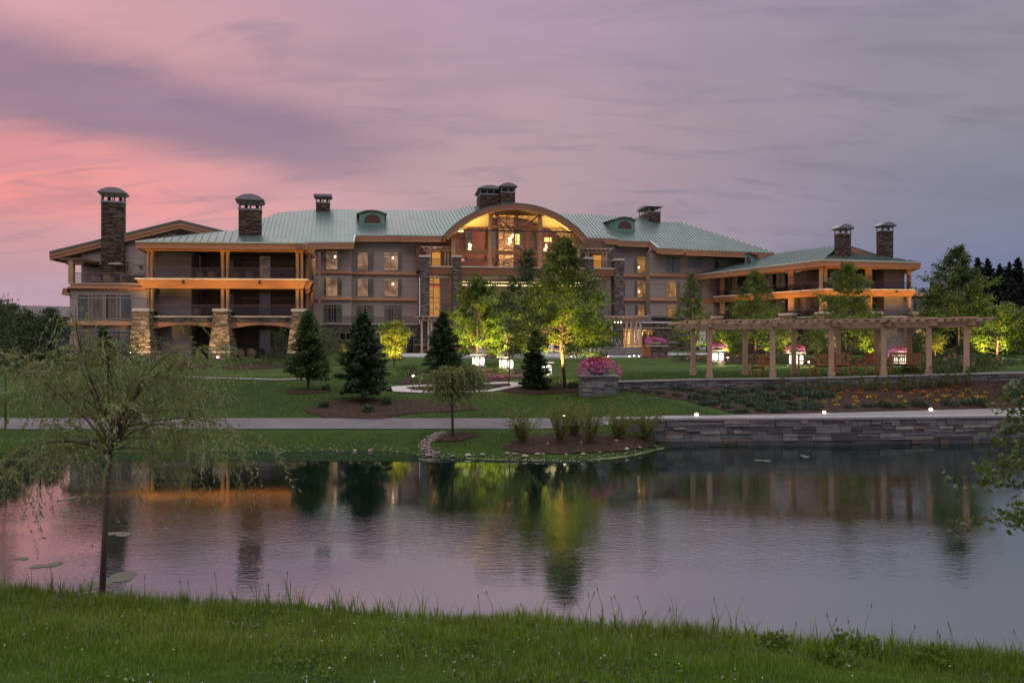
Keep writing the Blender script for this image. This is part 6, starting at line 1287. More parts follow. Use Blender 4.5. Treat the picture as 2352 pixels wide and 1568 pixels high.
# marigolds and junipers of the sloping bed (one clump of each kind, then copies)
def flower_proto(name, label, group, cols, seed):
    b = bush(name, label, (0, 0, 0), .17, .17, .16, 150, (.055, .028), [LF_DARK[2], LF_OAK[2]], seed, group, cols, 46, 'flowers', .075, stems=False)
    return b
pO = flower_proto('marigold', 'round clump of orange marigolds in the mulch bed below the garden wall', 'orange marigolds in the mulch bed', [PETAL['orange']], 201)
pY = flower_proto('marigold', 'round clump of yellow marigolds in the mulch bed below the garden wall', 'yellow marigolds in the mulch bed', [PETAL['yellow']], 202)
OR = ((448, 862), (532, 912), (610, 880), (757, 872), (748, 905), (800, 842), (935, 938), (1015, 878), (1170, 898), (1300, 912), (1345, 875), (1430, 902), (1575, 892), (1668, 862), (1692, 882), (1748, 828), (1790, 842), (1560, 898))
YE_ = ((105, 1025), (155, 975), (238, 1020), (352, 1000), (468, 990), (510, 958), (490, 1032), (685, 950), (710, 993), (690, 1028), (850, 950), (890, 946), (940, 1004), (1048, 990), (1190, 950), (1222, 998), (1450, 955), (1500, 932), (1585, 982), (1655, 938), (1705, 928), (1745, 978), (1840, 912), (1835, 938), (1912, 878), (1910, 968), (1985, 908), (2005, 943), (2100, 900), (2080, 950))
for lst, pr_, k in ((OR, pO, 0), (YE_, pY, 1)):
    for i, (x, y) in enumerate(lst): u, v = c8(x, y); a = hit(u, v); s = r_.uniform(.6, .85); place(pr_, (a[0], a[1], a[2]+.02), r_.uniform(0, 6), s)
pJ = bush('juniper', 'low spreading blue-green juniper in the sloping mulch bed', (0, 0, 0), .42, .36, .20, 620, (.12, .028), LF_JUN, 203, 'junipers in the sloping mulch bed', cat='shrub', stems=False)
JN = [c8(x, y) for x, y in ((45, 1078), (210, 1070), (620, 1055), (820, 1045), (1000, 1040), (1165, 1045), (1370, 1028), (1705, 1015), (1895, 1010), (2035, 1008), (30, 1030), (130, 930), (300, 925))]+[c9(x, y) for x, y in ((160, 223), (245, 232), (357, 247), (470, 266), (573, 302), (675, 322), (762, 350), (878, 342), (990, 346), (1090, 333), (360, 210), (430, 215), (520, 232), (600, 245), (690, 212), (760, 225), (850, 218), (930, 205), (700, 268), (790, 275), (860, 290), (950, 275), (1040, 262), (1130, 240), (1010, 240), (910, 255), (1250, 232), (1300, 250), (640, 285), (1040, 300), (820, 310))]
JN += [c9(r_.uniform(420, 1250), r_.uniform(205, 330)) for _ in range(26)]
for u, v in [q for q in JN if gzf(*hit(*q)[:2]) > 1.04 and q[0] > 1440]: a = hit(u, v); place(pJ, (a[0], a[1], a[2]+.01), r_.uniform(0, 6), r_.uniform(.75, 1.25))
pP = bush('phlox', 'upright leafy perennial with pink heads in front of the garden wall', (0, 0, 0), .20, .18, .72, 330, (.10, .028), [LF_OAK[2], LF_DARK[2], LF_OAK[1]], 204, 'pink perennials in front of the garden wall', [PETAL['pink']], 16, 'flowers', .055, stems=False)
for x, y in ((1020, 205), (1085, 205), (1170, 214), (1250, 206), (1300, 198), (1375, 210), (1440, 204), (1520, 205), (1570, 200), (1620, 196), (1690, 202), (1760, 198), (1790, 204), (1850, 194), (1900, 186), (1950, 184), (2010, 178), (2060, 176), (2120, 172), (2190, 168)):
    a = hit(*c9(x, y+6)); place(pP, (a[0], a[1]-.05, a[2]), r_.uniform(0, 6), (1.0, 1.0, r_.uniform(.7, 1.2)))
# twiggy shrubs on the mulch mound
def twiggy(label, loc, h, w, seed, group):
    rng = np.random.default_rng(seed); root = thing('twig_shrub', label, 'shrub', loc, 0, group); o = np.array(loc); mb = MB(); P = []; D = []
    for i in range(46):
        az = rng.uniform(0, 6.28); l = h*rng.uniform(.55, 1.05); sp = w*rng.uniform(.2, 1); e = o+np.array([math.cos(az)*sp, math.sin(az)*sp, l]); c = o+np.array([math.cos(az)*sp*.35, math.sin(az)*sp*.35, l*.55]); st = bez(o+np.array([math.cos(az)*.05, math.sin(az)*.05, -.03]), c, e, 5); mb.tube([tuple(p) for p in st], [.006, .005, .0045, .003, .0015], 4, cap=False)
        x = rng.uniform(.12, 1, (40, 1)); P.append(st[0]*(1-x)**2+c*2*x*(1-x)+e*x*x+rng.normal(size=(40, 3))*.04); D.append(np.tile((e-c)/np.linalg.norm(e-c), (40, 1)))
    mb.build('stems', [BARKT], root); crown_mesh(root, np.concatenate(P), rng, .075, .04, [LF_OAK[1], LF_OAK[0], LF_WIL[1]], np.concatenate(D), .9, name='foliage')
for i, (u, v, h, lab) in enumerate(((1200, 1016, 1.2, 'leftmost twiggy young shrub on the lakeside mulch mound'), (1287, 1016, 1.45, 'twiggy young shrub before the hidden path light on the mulch mound'), (1357, 1016, 1.35, 'twiggy young shrub left of the end of the pond wall'), (1420, 1008, 1.2, 'twiggy young shrub against the left end of the pond wall'), (1484, 1010, 1.15, 'rightmost sparse twiggy shrub in front of the pond wall'), (1318, 1000, 1.3, 'twiggy young shrub at the back of the mulch mound'))):
    twiggy(lab, hit(u, v), h, .85, 300+i, 'twiggy shrubs on the mulch mound')
# willows
a = hit(1040, 1003); willow('willow_tree', 'small weeping willow with slim bent trunk between path and pond', a, Hh(745, a), 1.1, 401, 20, 480, (.5, 1.25), (.10, .022), .46, [LF_WIL[0], LF_WIL[2], LF_WIL[1]], .045, 34, -.02, .14)
a = (X(232, 11.2), 11.2, gzf(X(232, 11.2), 11.2)); willow('willow_tree', 'large loose willow on the near bank, thin branches spread over the left pond', a, Hh(665, a), 1.95, 402, 46, 680, (.45, 1.5), (.078, .011), .50, [LF_WIL[0], LF_WIL[2], LF_WIL[1]], .038, 28, .06, .10, .0018, low=.5)
a = G(1168, 40.5); willow('willow_tree', 'thin weeping sapling with drooping top behind the garden path', a, Hh(768, a), .45, 403, 6, 60, (.4, .9), (.12, .03), .68, [LF_WIL[0], LF_WIL[1]], .03, 26, 0.05, .2)
# saplings at the frame edges
a = hit(12, 988); broadleaf('sapling', 'thin dark sapling by the path at the left edge', a, Hh(692, a), pf((.5, .3), (.7, .55), (.9, .4), (1, .1)), .5, 34, 7, 12, (.09, .05), LF_DARK, BARK, 410, .03, (.3, 1.1))
a = (X(2440, 8.4), 8.4, gzf(X(2440, 8.4), 8.4)); broadleaf('maple_tree', 'leafy young maple leaning in at the right edge, branches over the pond', a, 3.35, pf((.3, .9), (.5, .95), (.75, .75), (1, .3)), .45, 44, 11, 15, (.066, .05), [LF_OAK[1], LF_OAK[2], LF_DARK[2]], BARKR, 411, .03, (.1, 1.1), .22, .07)
# far dark spruces on the right horizon
fr = random.Random(9)
FS = [(2120, 662, 150), (2142, 648, 160), (2165, 655, 155), (2182, 640, 165), (2218, 604, 150), (2246, 592, 140), (2268, 594, 145), (2296, 606, 140), (2318, 602, 150), (2338, 592, 140), (2362, 612, 145), (2385, 600, 150), (2232, 640, 135), (2282, 630, 132), (2325, 640, 130), (2350, 650, 128), (2100, 675, 160), (2410, 620, 140)]
for i, (u, vt, Y) in enumerate(FS):
    a = (X(u, Y), Y, 3.0); spruce('far_spruce', 'tall dark spruce in the wood beyond the right wing', a, Hh(vt, a), (Hh(vt, a))*.30, 500+i, nb=210, mats=LF_FAR, dens=.34, bare=.02, needle=(.30, .13), group='dark spruces beyond the right wing', far=True)
for i, (u, vt, Y, w) in enumerate(((2330, 725, 75, 3.0), (2260, 760, 70, 2.6), (2380, 700, 78, 3.4), (2120, 760, 80, 2.4))):
    a = G(u, Y); bush('hedge_shrub', ['large dark hedge shrub at the right edge before the spruces', 'dark hedge shrub under the low gold-lit tree', 'dark hedge shrub cut by the right edge', 'dark hedge shrub right of the last stone pier'][i], a, w, w*.8, Hh(vt, a), 2200, (.22, .13), LF_DARK, 540+i)

# ------------------------------------------------------------------ near-bank grass, shore stones, lilies
def blades(n, rng, xr, sel, h, wdt, mats, name, **tags):
    x = rng.uniform(xr[0], xr[1], n); y = rng.uniform(4.6, 12.6, n); k = sel(x, y, rng); x, y = x[k], y[k]; n = len(x); z = gz(x, y)
    tuft = .55+.9*(.5+.5*np.sin(x*3.1+np.sin(y*2.7)*1.5))*(.5+.5*np.sin(y*3.7+x*1.3)); edge = np.clip((y-(shore_near(x)-1.5))/1.5, 0, 1); far_from = np.clip((y-6.6+.25*np.sin(x*1.2))/1.6, 0, 1)
    pat = .5+.5*np.sin(x*.8+1.1*np.sin(y*.9))*np.cos(y*.7+.4*x); hh = h*(.75+.5*pat)*rng.uniform(.5, 1.3, n)*(.45+.55*tuft)*(.35+.75*far_from)*(1+.5*edge); az = rng.uniform(0, 6.283, n); ln = hh*rng.uniform(.15, .75, n); w = wdt*rng.uniform(.7, 1.3, n)
    dx, dy = np.cos(az), np.sin(az); b = np.stack([x, y, z-.01], 1); s = np.stack([-dy, dx, 0*dx], 1)*w[:, None]/2; o1 = np.stack([dx*ln*.3, dy*ln*.3, hh*.6], 1); o2 = np.stack([dx*ln, dy*ln, hh*(1-.25*(ln/hh)**2)], 1)
    V = np.stack([b-s, b+s, b+o1+s*.75, b+o1-s*.75, b+o2+s*.12, b+o2-s*.12], 1).reshape(-1, 3); i = np.arange(n)[:, None]*6
    Q = np.concatenate([i+np.array([[0, 1, 2, 3]]), i+np.array([[3, 2, 4, 5]])]); dry = (.5+.5*np.sin(x*1.1+2)*np.sin(y*1.9)); yel = np.clip(.25+.6*np.sin(x*.55+.5)*np.sin(y*1.3+.3*x)+.25*edge, .05, .9); mi = np.where(rng.uniform(size=n) < .06+.16*dry, 2, np.where(rng.uniform(size=n) < yel, 1, 0)); npmesh(name, V, Q, mats, np.concatenate([mi, mi]), kind='stuff', **tags)
blades(260000, np.random.default_rng(21), (-9.5, 9.0), lambda x, y, r: (y < shore_near(x)+.05) & (np.abs(x) < y*.72+.5), .10, .0075, GRB, 'grass', label='long unmown grass of the near bank')
# short turf fringe that roughens the mown lawn across the water
rg = np.random.default_rng(77); nT = 230000; xT = rg.uniform(-24, 22, nT); yT = rg.uniform(25.9, 47, nT)
pathm = (yT > np.where(xT < 4.2, 29.9, wall_front(xT)-.2)) & (yT < np.where(xT < 4.2, 32.15, path_back(xT)+.15)); bedm = inpoly(xT, yT, [(8.6, 31.2), (30, 34), (32, 38), (5.0, 38.4), (6.0, 36.6)])
for q in ([(695, 940), (740, 924), (790, 918), (850, 915), (930, 919), (1010, 921), (1080, 930), (1100, 940), (1045, 944), (960, 948), (900, 955), (880, 963), (840, 963), (760, 960), (715, 950)], [(1150, 1032), (1180, 1016), (1225, 1000), (1290, 992), (1380, 996), (1470, 1003), (1525, 1016), (1500, 1030), (1380, 1046), (1290, 1048), (1210, 1046)], [(860, 893), (905, 880), (1100, 846), (1215, 848), (1340, 878), (1340, 904), (1290, 908), (1130, 905), (980, 906)]): bedm |= inpoly(xT, yT, uvpoly(q))
for q in ((708, 900, .95, .75), (1040, 1003, .95, .55)): hq = hit(q[0], q[1]); bedm |= ((xT-hq[0])/q[2])**2+((yT-hq[1])/q[3])**2 < 1
bedm |= (xT > px0-.1) & (xT < px1+.1) & (yT > py0) & (yT < py0+1.6)
lwd = low_wall(np.clip(xT, 4.9, 30)); bedm |= (xT > 4.8) & (yT > lwd-.2) & (yT < lwd+.5)
kT = ~(pathm | bedm) & (yT > shore_far(xT)+.08) & ~((xT > 5.4) & (yT < wall_front(xT)+.4)); xT, yT = xT[kT], yT[kT]; nT = len(xT); zT = gz(xT, yT); aT = rg.uniform(0, 6.283, nT); hT = rg.uniform(.02, .055, nT); wT = rg.uniform(.007, .016, nT); lT = hT*rg.uniform(.2, 1.0, nT)
bT = np.stack([xT, yT, zT-.005], 1); sT = np.stack([-np.sin(aT)*wT, np.cos(aT)*wT, 0*aT], 1); tT = np.stack([np.cos(aT)*lT, np.sin(aT)*lT, hT], 1)
npmesh('lawn_grass', np.stack([bT-sT, bT+sT, bT+tT+sT*.15, bT+tT-sT*.15], 1).reshape(-1, 4*3).reshape(-1, 3), np.arange(nT*4).reshape(-1, 4), [leafm('turf_blade', (0.032, 0.062, 0.009), .3, .02), leafm('turf_blade_b', (0.042, 0.076, 0.011), .3, .02)], rg.integers(0, 2, nT), kind='stuff', label='short turf of the mown lawn across the pond')
def bankweed(rng, n):
    P = []; D = []
    for i in range(n):
        x = rng.uniform(-8.5, 7.5); y = float(shore_near(x))-abs(rng.normal())*.45-.02; z = gzf(x, y); hh = rng.uniform(.16, .36)*(1.6 if rng.uniform() < .12 else 1)
        for k in range(7): a = rng.uniform(0, 6.28); P.append((x, y, z, hh*rng.uniform(.5, 1), a))
    return np.array(P)
B = bankweed(np.random.default_rng(31), 420); n = len(B); az = B[:, 4]; dx, dy = np.cos(az), np.sin(az); b = B[:, :3]; hh = B[:, 3]; s = np.stack([-dy, dx, dx*0], 1)*.006
V = np.stack([b-s, b+s, b+np.stack([dx*hh*.15, dy*hh*.15, hh*.6], 1)+s*.7, b+np.stack([dx*hh*.15, dy*hh*.15, hh*.6], 1)-s*.7, b+np.stack([dx*hh*.45, dy*hh*.45, hh*.95], 1), b+np.stack([dx*hh*.45, dy*hh*.45, hh*.95], 1)-s*.1], 1).reshape(-1, 3); i_ = np.arange(n)[:, None]*6
npmesh('reeds', V, np.concatenate([i_+np.array([[0, 1, 2, 3]]), i_+np.array([[3, 2, 4, 5]])]), GRB, None, kind='stuff', label='taller grass fringe at the water edge of the near bank')
# broad-leaved weeds in the near grass, low right
for i, (u, v, rx) in enumerate(((1880, 1470, .28), (1960, 1500, .35), (2040, 1480, .3), (1905, 1525, .22), (2310, 1490, .35), (1780, 1495, .25), (2150, 1530, .3))):
    a = hit(u, v); bush('weed_clump', ['broad-leaved weed clump in the near grass, left of a taller stalk', 'largest broad-leaved weed clump in the near grass at the right', 'weed clump at the water edge in the near grass at the right', 'small weed clump low in the near grass', 'weed clump in the bottom right corner of the bank', 'small weed clump at the water edge right of the middle', 'weed clump near the bottom edge at the right'][i], a, rx, rx, .24, 240, (.07, .04), [GRB[0], LF_OAK[1]], 560+i, cat='weed', stems=False)
# white clover heads
def pebbles(name, pts, rs, mats, seed, **tags):
    r = random.Random(seed); mb = MB()
    for (x, y, z), q in zip(pts, rs):
        s = [q*r.uniform(.7, 1.3), q*r.uniform(.6, 1.0), q*r.uniform(.4, .7)]; a = r.uniform(0, 3.14); vs = []
        for (i, j, k) in ((1, 0, 0), (.5, .8, .1), (-.5, .85, 0), (-1, .05, .1), (-.5, -.8, 0), (.5, -.85, .1), (.45, .1, .8), (-.3, .45, .9), (-.35, -.4, .85), (0, 0, -.8)):
            i, j, k = i*s[0]*r.uniform(.85, 1.15), j*s[1]*r.uniform(.85, 1.15), k*s[2]; vs.append((x+i*math.cos(a)-j*math.sin(a), y+i*math.sin(a)+j*math.cos(a), z+k))
        mb.add(vs, [(0, 1, 6), (1, 7, 6), (1, 2, 7), (2, 3, 7), (3, 8, 7), (3, 4, 8), (4, 5, 8), (5, 6, 8), (5, 0, 6), (6, 7, 8), (1, 0, 9), (2, 1, 9), (3, 2, 9), (4, 3, 9), (5, 4, 9), (0, 5, 9)], r.randrange(len(mats)))
    return mb.build(name, mats, **tags)
rr = random.Random(12); P = []; S = []
sw = [hit(*q) for q in ((1020, 992), (1000, 1000), (985, 1010), (975, 1022), (985, 1034), (1000, 1044))]
for i in range(420):
    t = rr.uniform(0, len(sw)-1.001); k = int(t); f = t-k; x, y = lerp(sw[k][0], sw[k+1][0], f)+rr.gauss(0, .13), lerp(sw[k][1], sw[k+1][1], f)+rr.gauss(0, .12); P.append((x, y, gzf(x, y)+.02)); S.append(rr.uniform(.02, .05))
pebbles('pebble_swale', P, S, PEBBLE, 1, kind='stuff', label='ribbon of pebbles running from path to pond beside the small willow')
P = []; S = []
for i in range(520):
    x = rr.uniform(-12, 5.6); y = float(shore_far(x))+abs(rr.gauss(0, .22))-.06; P.append((x, y, max(0.0, gzf(x, y))+.005)); S.append(rr.uniform(.015, .045))
pebbles('shore_gravel', P, S, PEBBLE, 2, kind='stuff', label='small gravel along the far waterline')
for i, (u, v) in enumerate(((1108, 1044), (1166, 1042), (1182, 1043), (1205, 1048), (1234, 1043), (1248, 1044), (1300, 1044), (1340, 1043), (1378, 1040), (1440, 1032), (1415, 1012), (1335, 1017), (1258, 1019), (985, 1046), (1040, 1048), (815, 1036), (850, 1036), (740, 1034), (1075, 1046), (1470, 1028), (1505, 1024), (1530, 1020))):
    a = hit(u, v); pebbles('shore_rock', [(a[0], a[1], max(0, a[2])+.02)], [rr.uniform(.07, .13)], [PEBBLE[i % 3]], 20+i, label='fist-sized pale rock lying on the far shore of the pond', cat='rock', group='rocks on the far shore')
# algae fringe and lily pads float just above the water
def floatsheet(name, pts, mat, z=.006, **tags):
    mb = MB(); n = len(pts); mb.add([(x, y, z) for x, y in pts]+[(x, y, z-.004) for x, y in pts], [list(range(n)), list(range(n, 2*n))[::-1]]+[((i+1) % n, i, n+i, n+(i+1) % n) for i in range(n)]); return mb.build(name, mat, **tags)
wp_ = lambda u, v: (X(u, EYE*F/(v-HV)), EYE*F/(v-HV))
top_ = [(1040, 1046), (1120, 1051), (1200, 1053), (1300, 1054), (1380, 1051), (1440, 1044), (1490, 1034), (1530, 1026)]
fr_ = [(u, v+rr.uniform(1.5, 4.5)) for u in range(1040, 1531, 12) for v in [np.interp(u, [p[0] for p in top_], [p[1] for p in top_])]]
floatsheet('algae_fringe', [wp_(*p) for p in fr_]+[wp_(p[0], p[1]-4.5) for p in top_[::-1]], ALGAE, kind='stuff', label='green algae fringe along the rounded shore')
for i, (u, v, rx, ry, lab) in enumerate(((262, 1330, .34, .5, 'large pale lily patch beside the near willow trunk'), (272, 1225, .28, .3, 'long lily patch on the water right of the willow trunk'), (110, 1297, .22, .28, 'round lily patch at the left of the near willow'), (50, 1281, .12, .15, 'small lily patch near the left edge'), (155, 1145, .16, .3, 'thin lily patch on the pink reflection'), (150, 1172, .14, .25, 'second thin lily patch on the pink reflection'), (1755, 1057, .25, .3, 'small floating leaf patch before the pond wall'), (1850, 1047, .2, .3, 'tiny floating patch close to the pond wall'))):
    x, y = wp_(u, v); floatsheet('lily_patch', blob(x, y, rx*.75, ry*.75, 70+i, 60, .42), LILY, .006, label=lab, cat='lily pad')
rg = np.random.default_rng(99); nC = 420; xC = rg.uniform(-6.5, 6.5, nC); yC = rg.uniform(5.6, 11.4, nC); k = (yC < shore_near(xC)-.2) & ((np.sin(xC*1.9)*np.sin(yC*2.3) > -.1)); xC, yC = xC[k], yC[k]; P = np.stack([xC, yC, gz(xC, yC)+rg.uniform(.05, .10, len(xC))], 1)
V, Q = leaf_cards(np.repeat(P, 3, 0)+rg.normal(size=(len(P)*3, 3))*.004, rg, .016, .014); npmesh('clover_blossom', V, Q, PETAL['white'], kind='stuff', label='tiny white clover heads scattered in the near grass')
nW = 5200; xW = rg.uniform(-8, 7.5, nW); yW = rg.uniform(5.4, 11.6, nW); pt = np.sin(xW*2.7+1)*np.sin(yW*2.1+xW)+.5*np.sin(xW*.9+2); k = (yW < shore_near(xW)-.05) & (pt > .25); xW, yW = xW[k], yW[k]
P = np.repeat(np.stack([xW, yW, gz(xW, yW)+.045], 1), 5, 0)+rg.normal(size=(len(xW)*5, 3))*np.array([.035, .035, .02]); V, Q = leaf_cards(P, rg, .045, .03, np.tile([0, 0, .35], (len(P), 1)), 1.0)
npmesh('clover', V, Q, [LF_DARK[2], GRB[0], LF_OAK[2]], rg.integers(0, 3, len(Q)), kind='stuff', label='broad clover leaves matted in the near grass')
mb = MB()
for i in range(46):
    x = rg.uniform(-5, 7); y = float(shore_near(x))-rg.uniform(.02, 1.1); z = gzf(x, y); h = rg.uniform(.28, .5); a = rg.uniform(0, 6.28); l = h*rg.uniform(.1, .35)
    mb.tube([(x, y, z), (x+math.cos(a)*l*.3, y+math.sin(a)*l*.3, z+h*.6), (x+math.cos(a)*l, y+math.sin(a)*l, z+h)], [.0035, .003, .002], 4, cap=False); mb.tube([(x+math.cos(a)*l, y+math.sin(a)*l, z+h), (x+math.cos(a)*l*1.1, y+math.sin(a)*l*1.1, z+h+.045)], [.007, .004], 5)
mb.build('seed_stalks', [GRB[2]], kind='stuff', label='dry plantain stalks along the near water edge')
# ------------------------------------------------------------------ furniture, lights, pergolas
def postm(mb, x, y, z0, z1, r, ang=0):
    e = (math.cos(ang), math.sin(ang))
    def sq(a, b, w): A, B = (x-e[0]*w, y-e[1]*w), (x+e[0]*w, y+e[1]*w); mb.lbox(A, B, a, b, -w, w)
    sq(z0, z0+.26, r*1.32); sq(z0+.262, z0+.31, r*1.18); sq(z0+.312, z1-.30, r); sq(z1-.298, z1-.24, r*1.12); sq(z1-.238, z1-.06, r*1.02); sq(z1-.058, z1, r*1.16)
# the long curved pergola
fB = [(c4(x, 0)[0], Y) for x, Y in ((445, 40.6), (828, 40.3), (1183, 39.7), (1500, 39.0), (1775, 38.4), (2003, 37.8))]
fA = [(c4(x, 0)[0], Y) for x, Y in ((345, 43.0), (662, 42.8), (956, 42.4), (1226, 41.8), (1460, 41.2), (1657, 40.7))]
PB = [(X(u, Y), Y) for u, Y in fB]; PA = [(X(u, Y), Y) for u, Y in fA]; zt0 = 4.67
perg = thing('pergola', 'long curved tan timber pergola on paired posts behind the garden wall', 'pergola', (15, 40.5, 2.2))
for P_ in (PB, PA):
    for i, (x, y) in enumerate(P_):
        q = P_[min(i+1, 5)]; p = P_[max(i-1, 0)]; mb = MB(); postm(mb, x, y, gzf(x, y)-.05, zt0, .115, math.atan2(q[1]-p[1], q[0]-p[0])); mb.build('post', [PERG], perg)
def curve(P_, t):   # smooth curve through the post heads
    t = max(-.6, min(len(P_)-1+.6, t)); i = max(0, min(len(P_)-2, int(math.floor(t)))); f = t-i
    p0, p1, p2, p3 = [np.array(P_[max(0, min(len(P_)-1, i+k))], float) for k in (-1, 0, 1, 2)]
    if i == 0: p0 = 2*p1-p2
    if i == len(P_)-2: p3 = 2*p2-p1
    return tuple(.5*((2*p1)+(-p0+p2)*f+(2*p0-5*p1+4*p2-p3)*f*f+(-p0+3*p1-3*p2+p3)*f**3))
def beam(P_, ta, tb, z0, z1, w, n=36):
    mb = MB()
    for i in range(n):
        a, b = curve(P_, lerp(ta, tb, i/n)), curve(P_, lerp(ta, tb, (i+1)/n)); mb.lbox(a, b, z0, z1, -w, w)
    return mb
for P_ in (PB, PA): beam(P_, -.35, 5.35, zt0+.002, zt0+.24, .07).build('beam', [PERG], perg)
mb = None
for k in range(6):      # bracketed cross beams over every pair of posts
    a, b = PB[k], PA[k]; L = math.dist(a, b); e = ((b[0]-a[0])/L, (b[1]-a[1])/L); A = (a[0]-e[0]*.75, a[1]-e[1]*.75); B = (b[0]+e[0]*.75, b[1]+e[1]*.75)
    mb = MB(); mb.lbox(A, B, zt0+.264, zt0+.36, -.09, .09); mb.lbox((a[0]-e[0]*.45, a[1]-e[1]*.45), (b[0]+e[0]*.45, b[1]+e[1]*.45), zt0+.06, zt0+.258, -.09, .09) if k == 0 else mb.lbox((a[0]-e[0]*.5, a[1]-e[1]*.5), (a[0]-e[0]*.10, a[1]-e[1]*.10), zt0+.08, zt0+.26, -.09, .09); mb.build('cross_beam', [PERG], perg)
for i in range(29):     # rafters that jut out over the front beam, each end cut at a slope
    t = -.42+i*(5.84/28); a, b = curve(PB, t), curve(PA, t); L = math.dist(a, b); e = ((b[0]-a[0])/L, (b[1]-a[1])/L); A = (a[0]-e[0]*.62, a[1]-e[1]*.62); B = (b[0]+e[0]*.62, b[1]+e[1]*.62); n_ = (e[1], -e[0]); w = .055
    mb = MB(); zr = zt0+.264 if min(abs(t-k) for k in range(6)) > .07 else zt0+.364; q = lambda p, s: (p[0]+n_[0]*s, p[1]+n_[1]*s); A2 = (A[0]+e[0]*.16, A[1]+e[1]*.16); B2 = (B[0]-e[0]*.16, B[1]-e[1]*.16)
    mb.hexa([(*q(A2, w), zr), (*q(B2, w), zr), (*q(B2, -w), zr), (*q(A2, -w), zr)], [(*q(A, w), zr+.13), (*q(B, w), zr+.13), (*q(B, -w), zr+.13), (*q(A, -w), zr+.13)]); mb.build('rafter', [PERG], perg)
for o in (-.18, .16): 
    Pm = [(lerp(a[0], b[0], .5+o*3), lerp(a[1], b[1], .5+o*3)) for a, b in zip(PB, PA)]; beam(Pm, -.42, 5.42, zt0+.398, zt0+.44, .05).build('purlin', [PERG], perg)
# front lath line seen as a run of short boards
Pf = [(a[0]-(b[0]-a[0])*.2, a[1]-(b[1]-a[1])*.2) for a, b in zip(PB, PA)]; beam(Pf, -.42, 5.42, zt0+.398, zt0+.44, .05).build('purlin', [PERG], perg)

# lantern pillars
def lantern_pillar(u, Y, w, lab, vtop, ang=.5, e=60):
    x = X(u, Y); z0 = gzf(x, Y)-.1; zt = Z(vtop, Y); r = thing('lantern_pillar', lab, 'lantern', (x, Y, z0), ang, 'glowing lantern pillars on the lawn'); h = zt-z0; ORG[r] = (0, 0, 0)
    zb, zp = h-.78, h-.12; hx = lambda mb, r0, z0_, r1, z1_: mb.lathe([(r0/.866, z0_), (r1/.866, z1_)], (0, 0, 0), 6); HR = Matrix.Identity(4)
    mb = MB(); hx(mb, w/2*.98, 0, w/2*.98, zb-.06); hx(mb, w/2+.05, zb-.058, w/2+.05, zb); mb.build('base', [STONE_GR], r)
    mb = MB(); hx(mb, w/2*.86, zb+.002, w/2*.86, zp); hx(mb, w/2*.95, zp+.001, w/2*.95, zp+.04); mb.build('frame', [BLACKM], r)
    mb = MB(); hx(mb, w/2+.07, zp+.042, w/2+.07, h); mb.build('cap', [CAPST], r)
    Rp = w/2*.88; k = Rp*math.tan(math.pi/6)-.03; z_a, z_b = zb+.05, zp-.05; c_ = .07
    for ax in range(6):
        pts = [(-k*.86, z_a+c_), (-k*.6, z_a), (k*.6, z_a), (k*.86, z_a+c_), (k, (z_a+z_b)/2), (k*.86, z_b-c_), (k*.6, z_b), (-k*.6, z_b), (-k*.86, z_b-c_), (-k, (z_a+z_b)/2)]; n_ = len(pts); mb = MB(); M = Matrix.Rotation(ax*math.pi/3, 4, 'Z'); f = [(x_, -Rp-.012, z_) for x_, z_ in pts]; b_ = [(x_, -Rp+.02, z_) for x_, z_ in pts]; mb.add(f+b_, [list(range(n_))[::-1], list(range(n_, 2*n_))]+[(q, (q+1) % n_, n_+(q+1) % n_, n_+q) for q in range(n_)]); mb.xform(M).build('glow_panel', [GLOWW], r)
    lamp('lantern_light', 'POINT', (x, Y-.9, z0+h-.5), e*2.2, (1, .85, .55), .25); lamp('lantern_light', 'POINT', (x+.9, Y+.1, z0+h-.5), e*1.2, (1, .85, .55), .25); lamp('lantern_light', 'POINT', (x-.9, Y+.1, z0+h-.5), e*1.2, (1, .85, .55), .25)
    return (x, Y, zt)
def flower_bowl(loc, r, lab, seed, trail=1.0, bowl=BOWL, two=True, cat='flower pot'):
    rng = np.random.default_rng(seed); root = thing('flower_bowl', lab, cat, loc); o = np.array(loc, float); mb = MB(); h = r*.58
    mb.lathe([(r*.32, 0), (r*.36, h*.06), (r*.62, h*.3), (r*.86, h*.66), (r*.96, h*.96), (r*1.0, h), (r*.92, h), (r*.86, h*.86)], loc, 22); mb.build('bowl', [bowl], root, smooth=True)
    def cloud(n, c, s, shell=.6): q = rng.normal(size=(n, 3)); q /= np.linalg.norm(q, axis=1, keepdims=True); q[:, 2] = q[:, 2]*.5+.35; return o+np.array(c)+q*np.array(s)*rng.uniform(shell, 1, (n, 1))
    P = np.concatenate([cloud(500, (0, 0, h*1.05), (r*1.05, r*1.05, r*.75), .2), cloud(200, (0, 0, h*1.3), (r*.8, r*.8, r*.9), .3)]); crown_mesh(root, P, rng, r*.16, r*.09, [LF_DARK[2], LF_OAK[2], LF_DARK[0]], name='foliage')
    az = rng.uniform(0, 6.28, 900); lump = 1+.14*np.sin(az*3+seed)+.1*np.sin(az*5+1); rad = r*(.72+.72*rng.uniform(0, 1, 900)**.6)*lump; zz = h*1.18+r*.35-(rad/r-.7)**1.6*r*1.25*trail*rng.uniform(.4, 1.25, 900)+rng.normal(size=900)*r*.06
    P = np.stack([o[0]+np.cos(az)*rad, o[1]+np.sin(az)*rad, o[2]+zz], 1); crown_mesh(root, P, rng, r*.15, r*.14, [PETAL['magenta'], PETAL['magenta'], PETAL['pink']], name='trailing_flowers')
    P = cloud(260, (0, 0, h*1.35), (r*.95, r*.8, r*.62), .65); P = P[P[:, 2] > o[2]+h*1.3]; crown_mesh(root, P, rng, r*.15, r*.13, [PETAL['red']], name='red_flowers'); return root
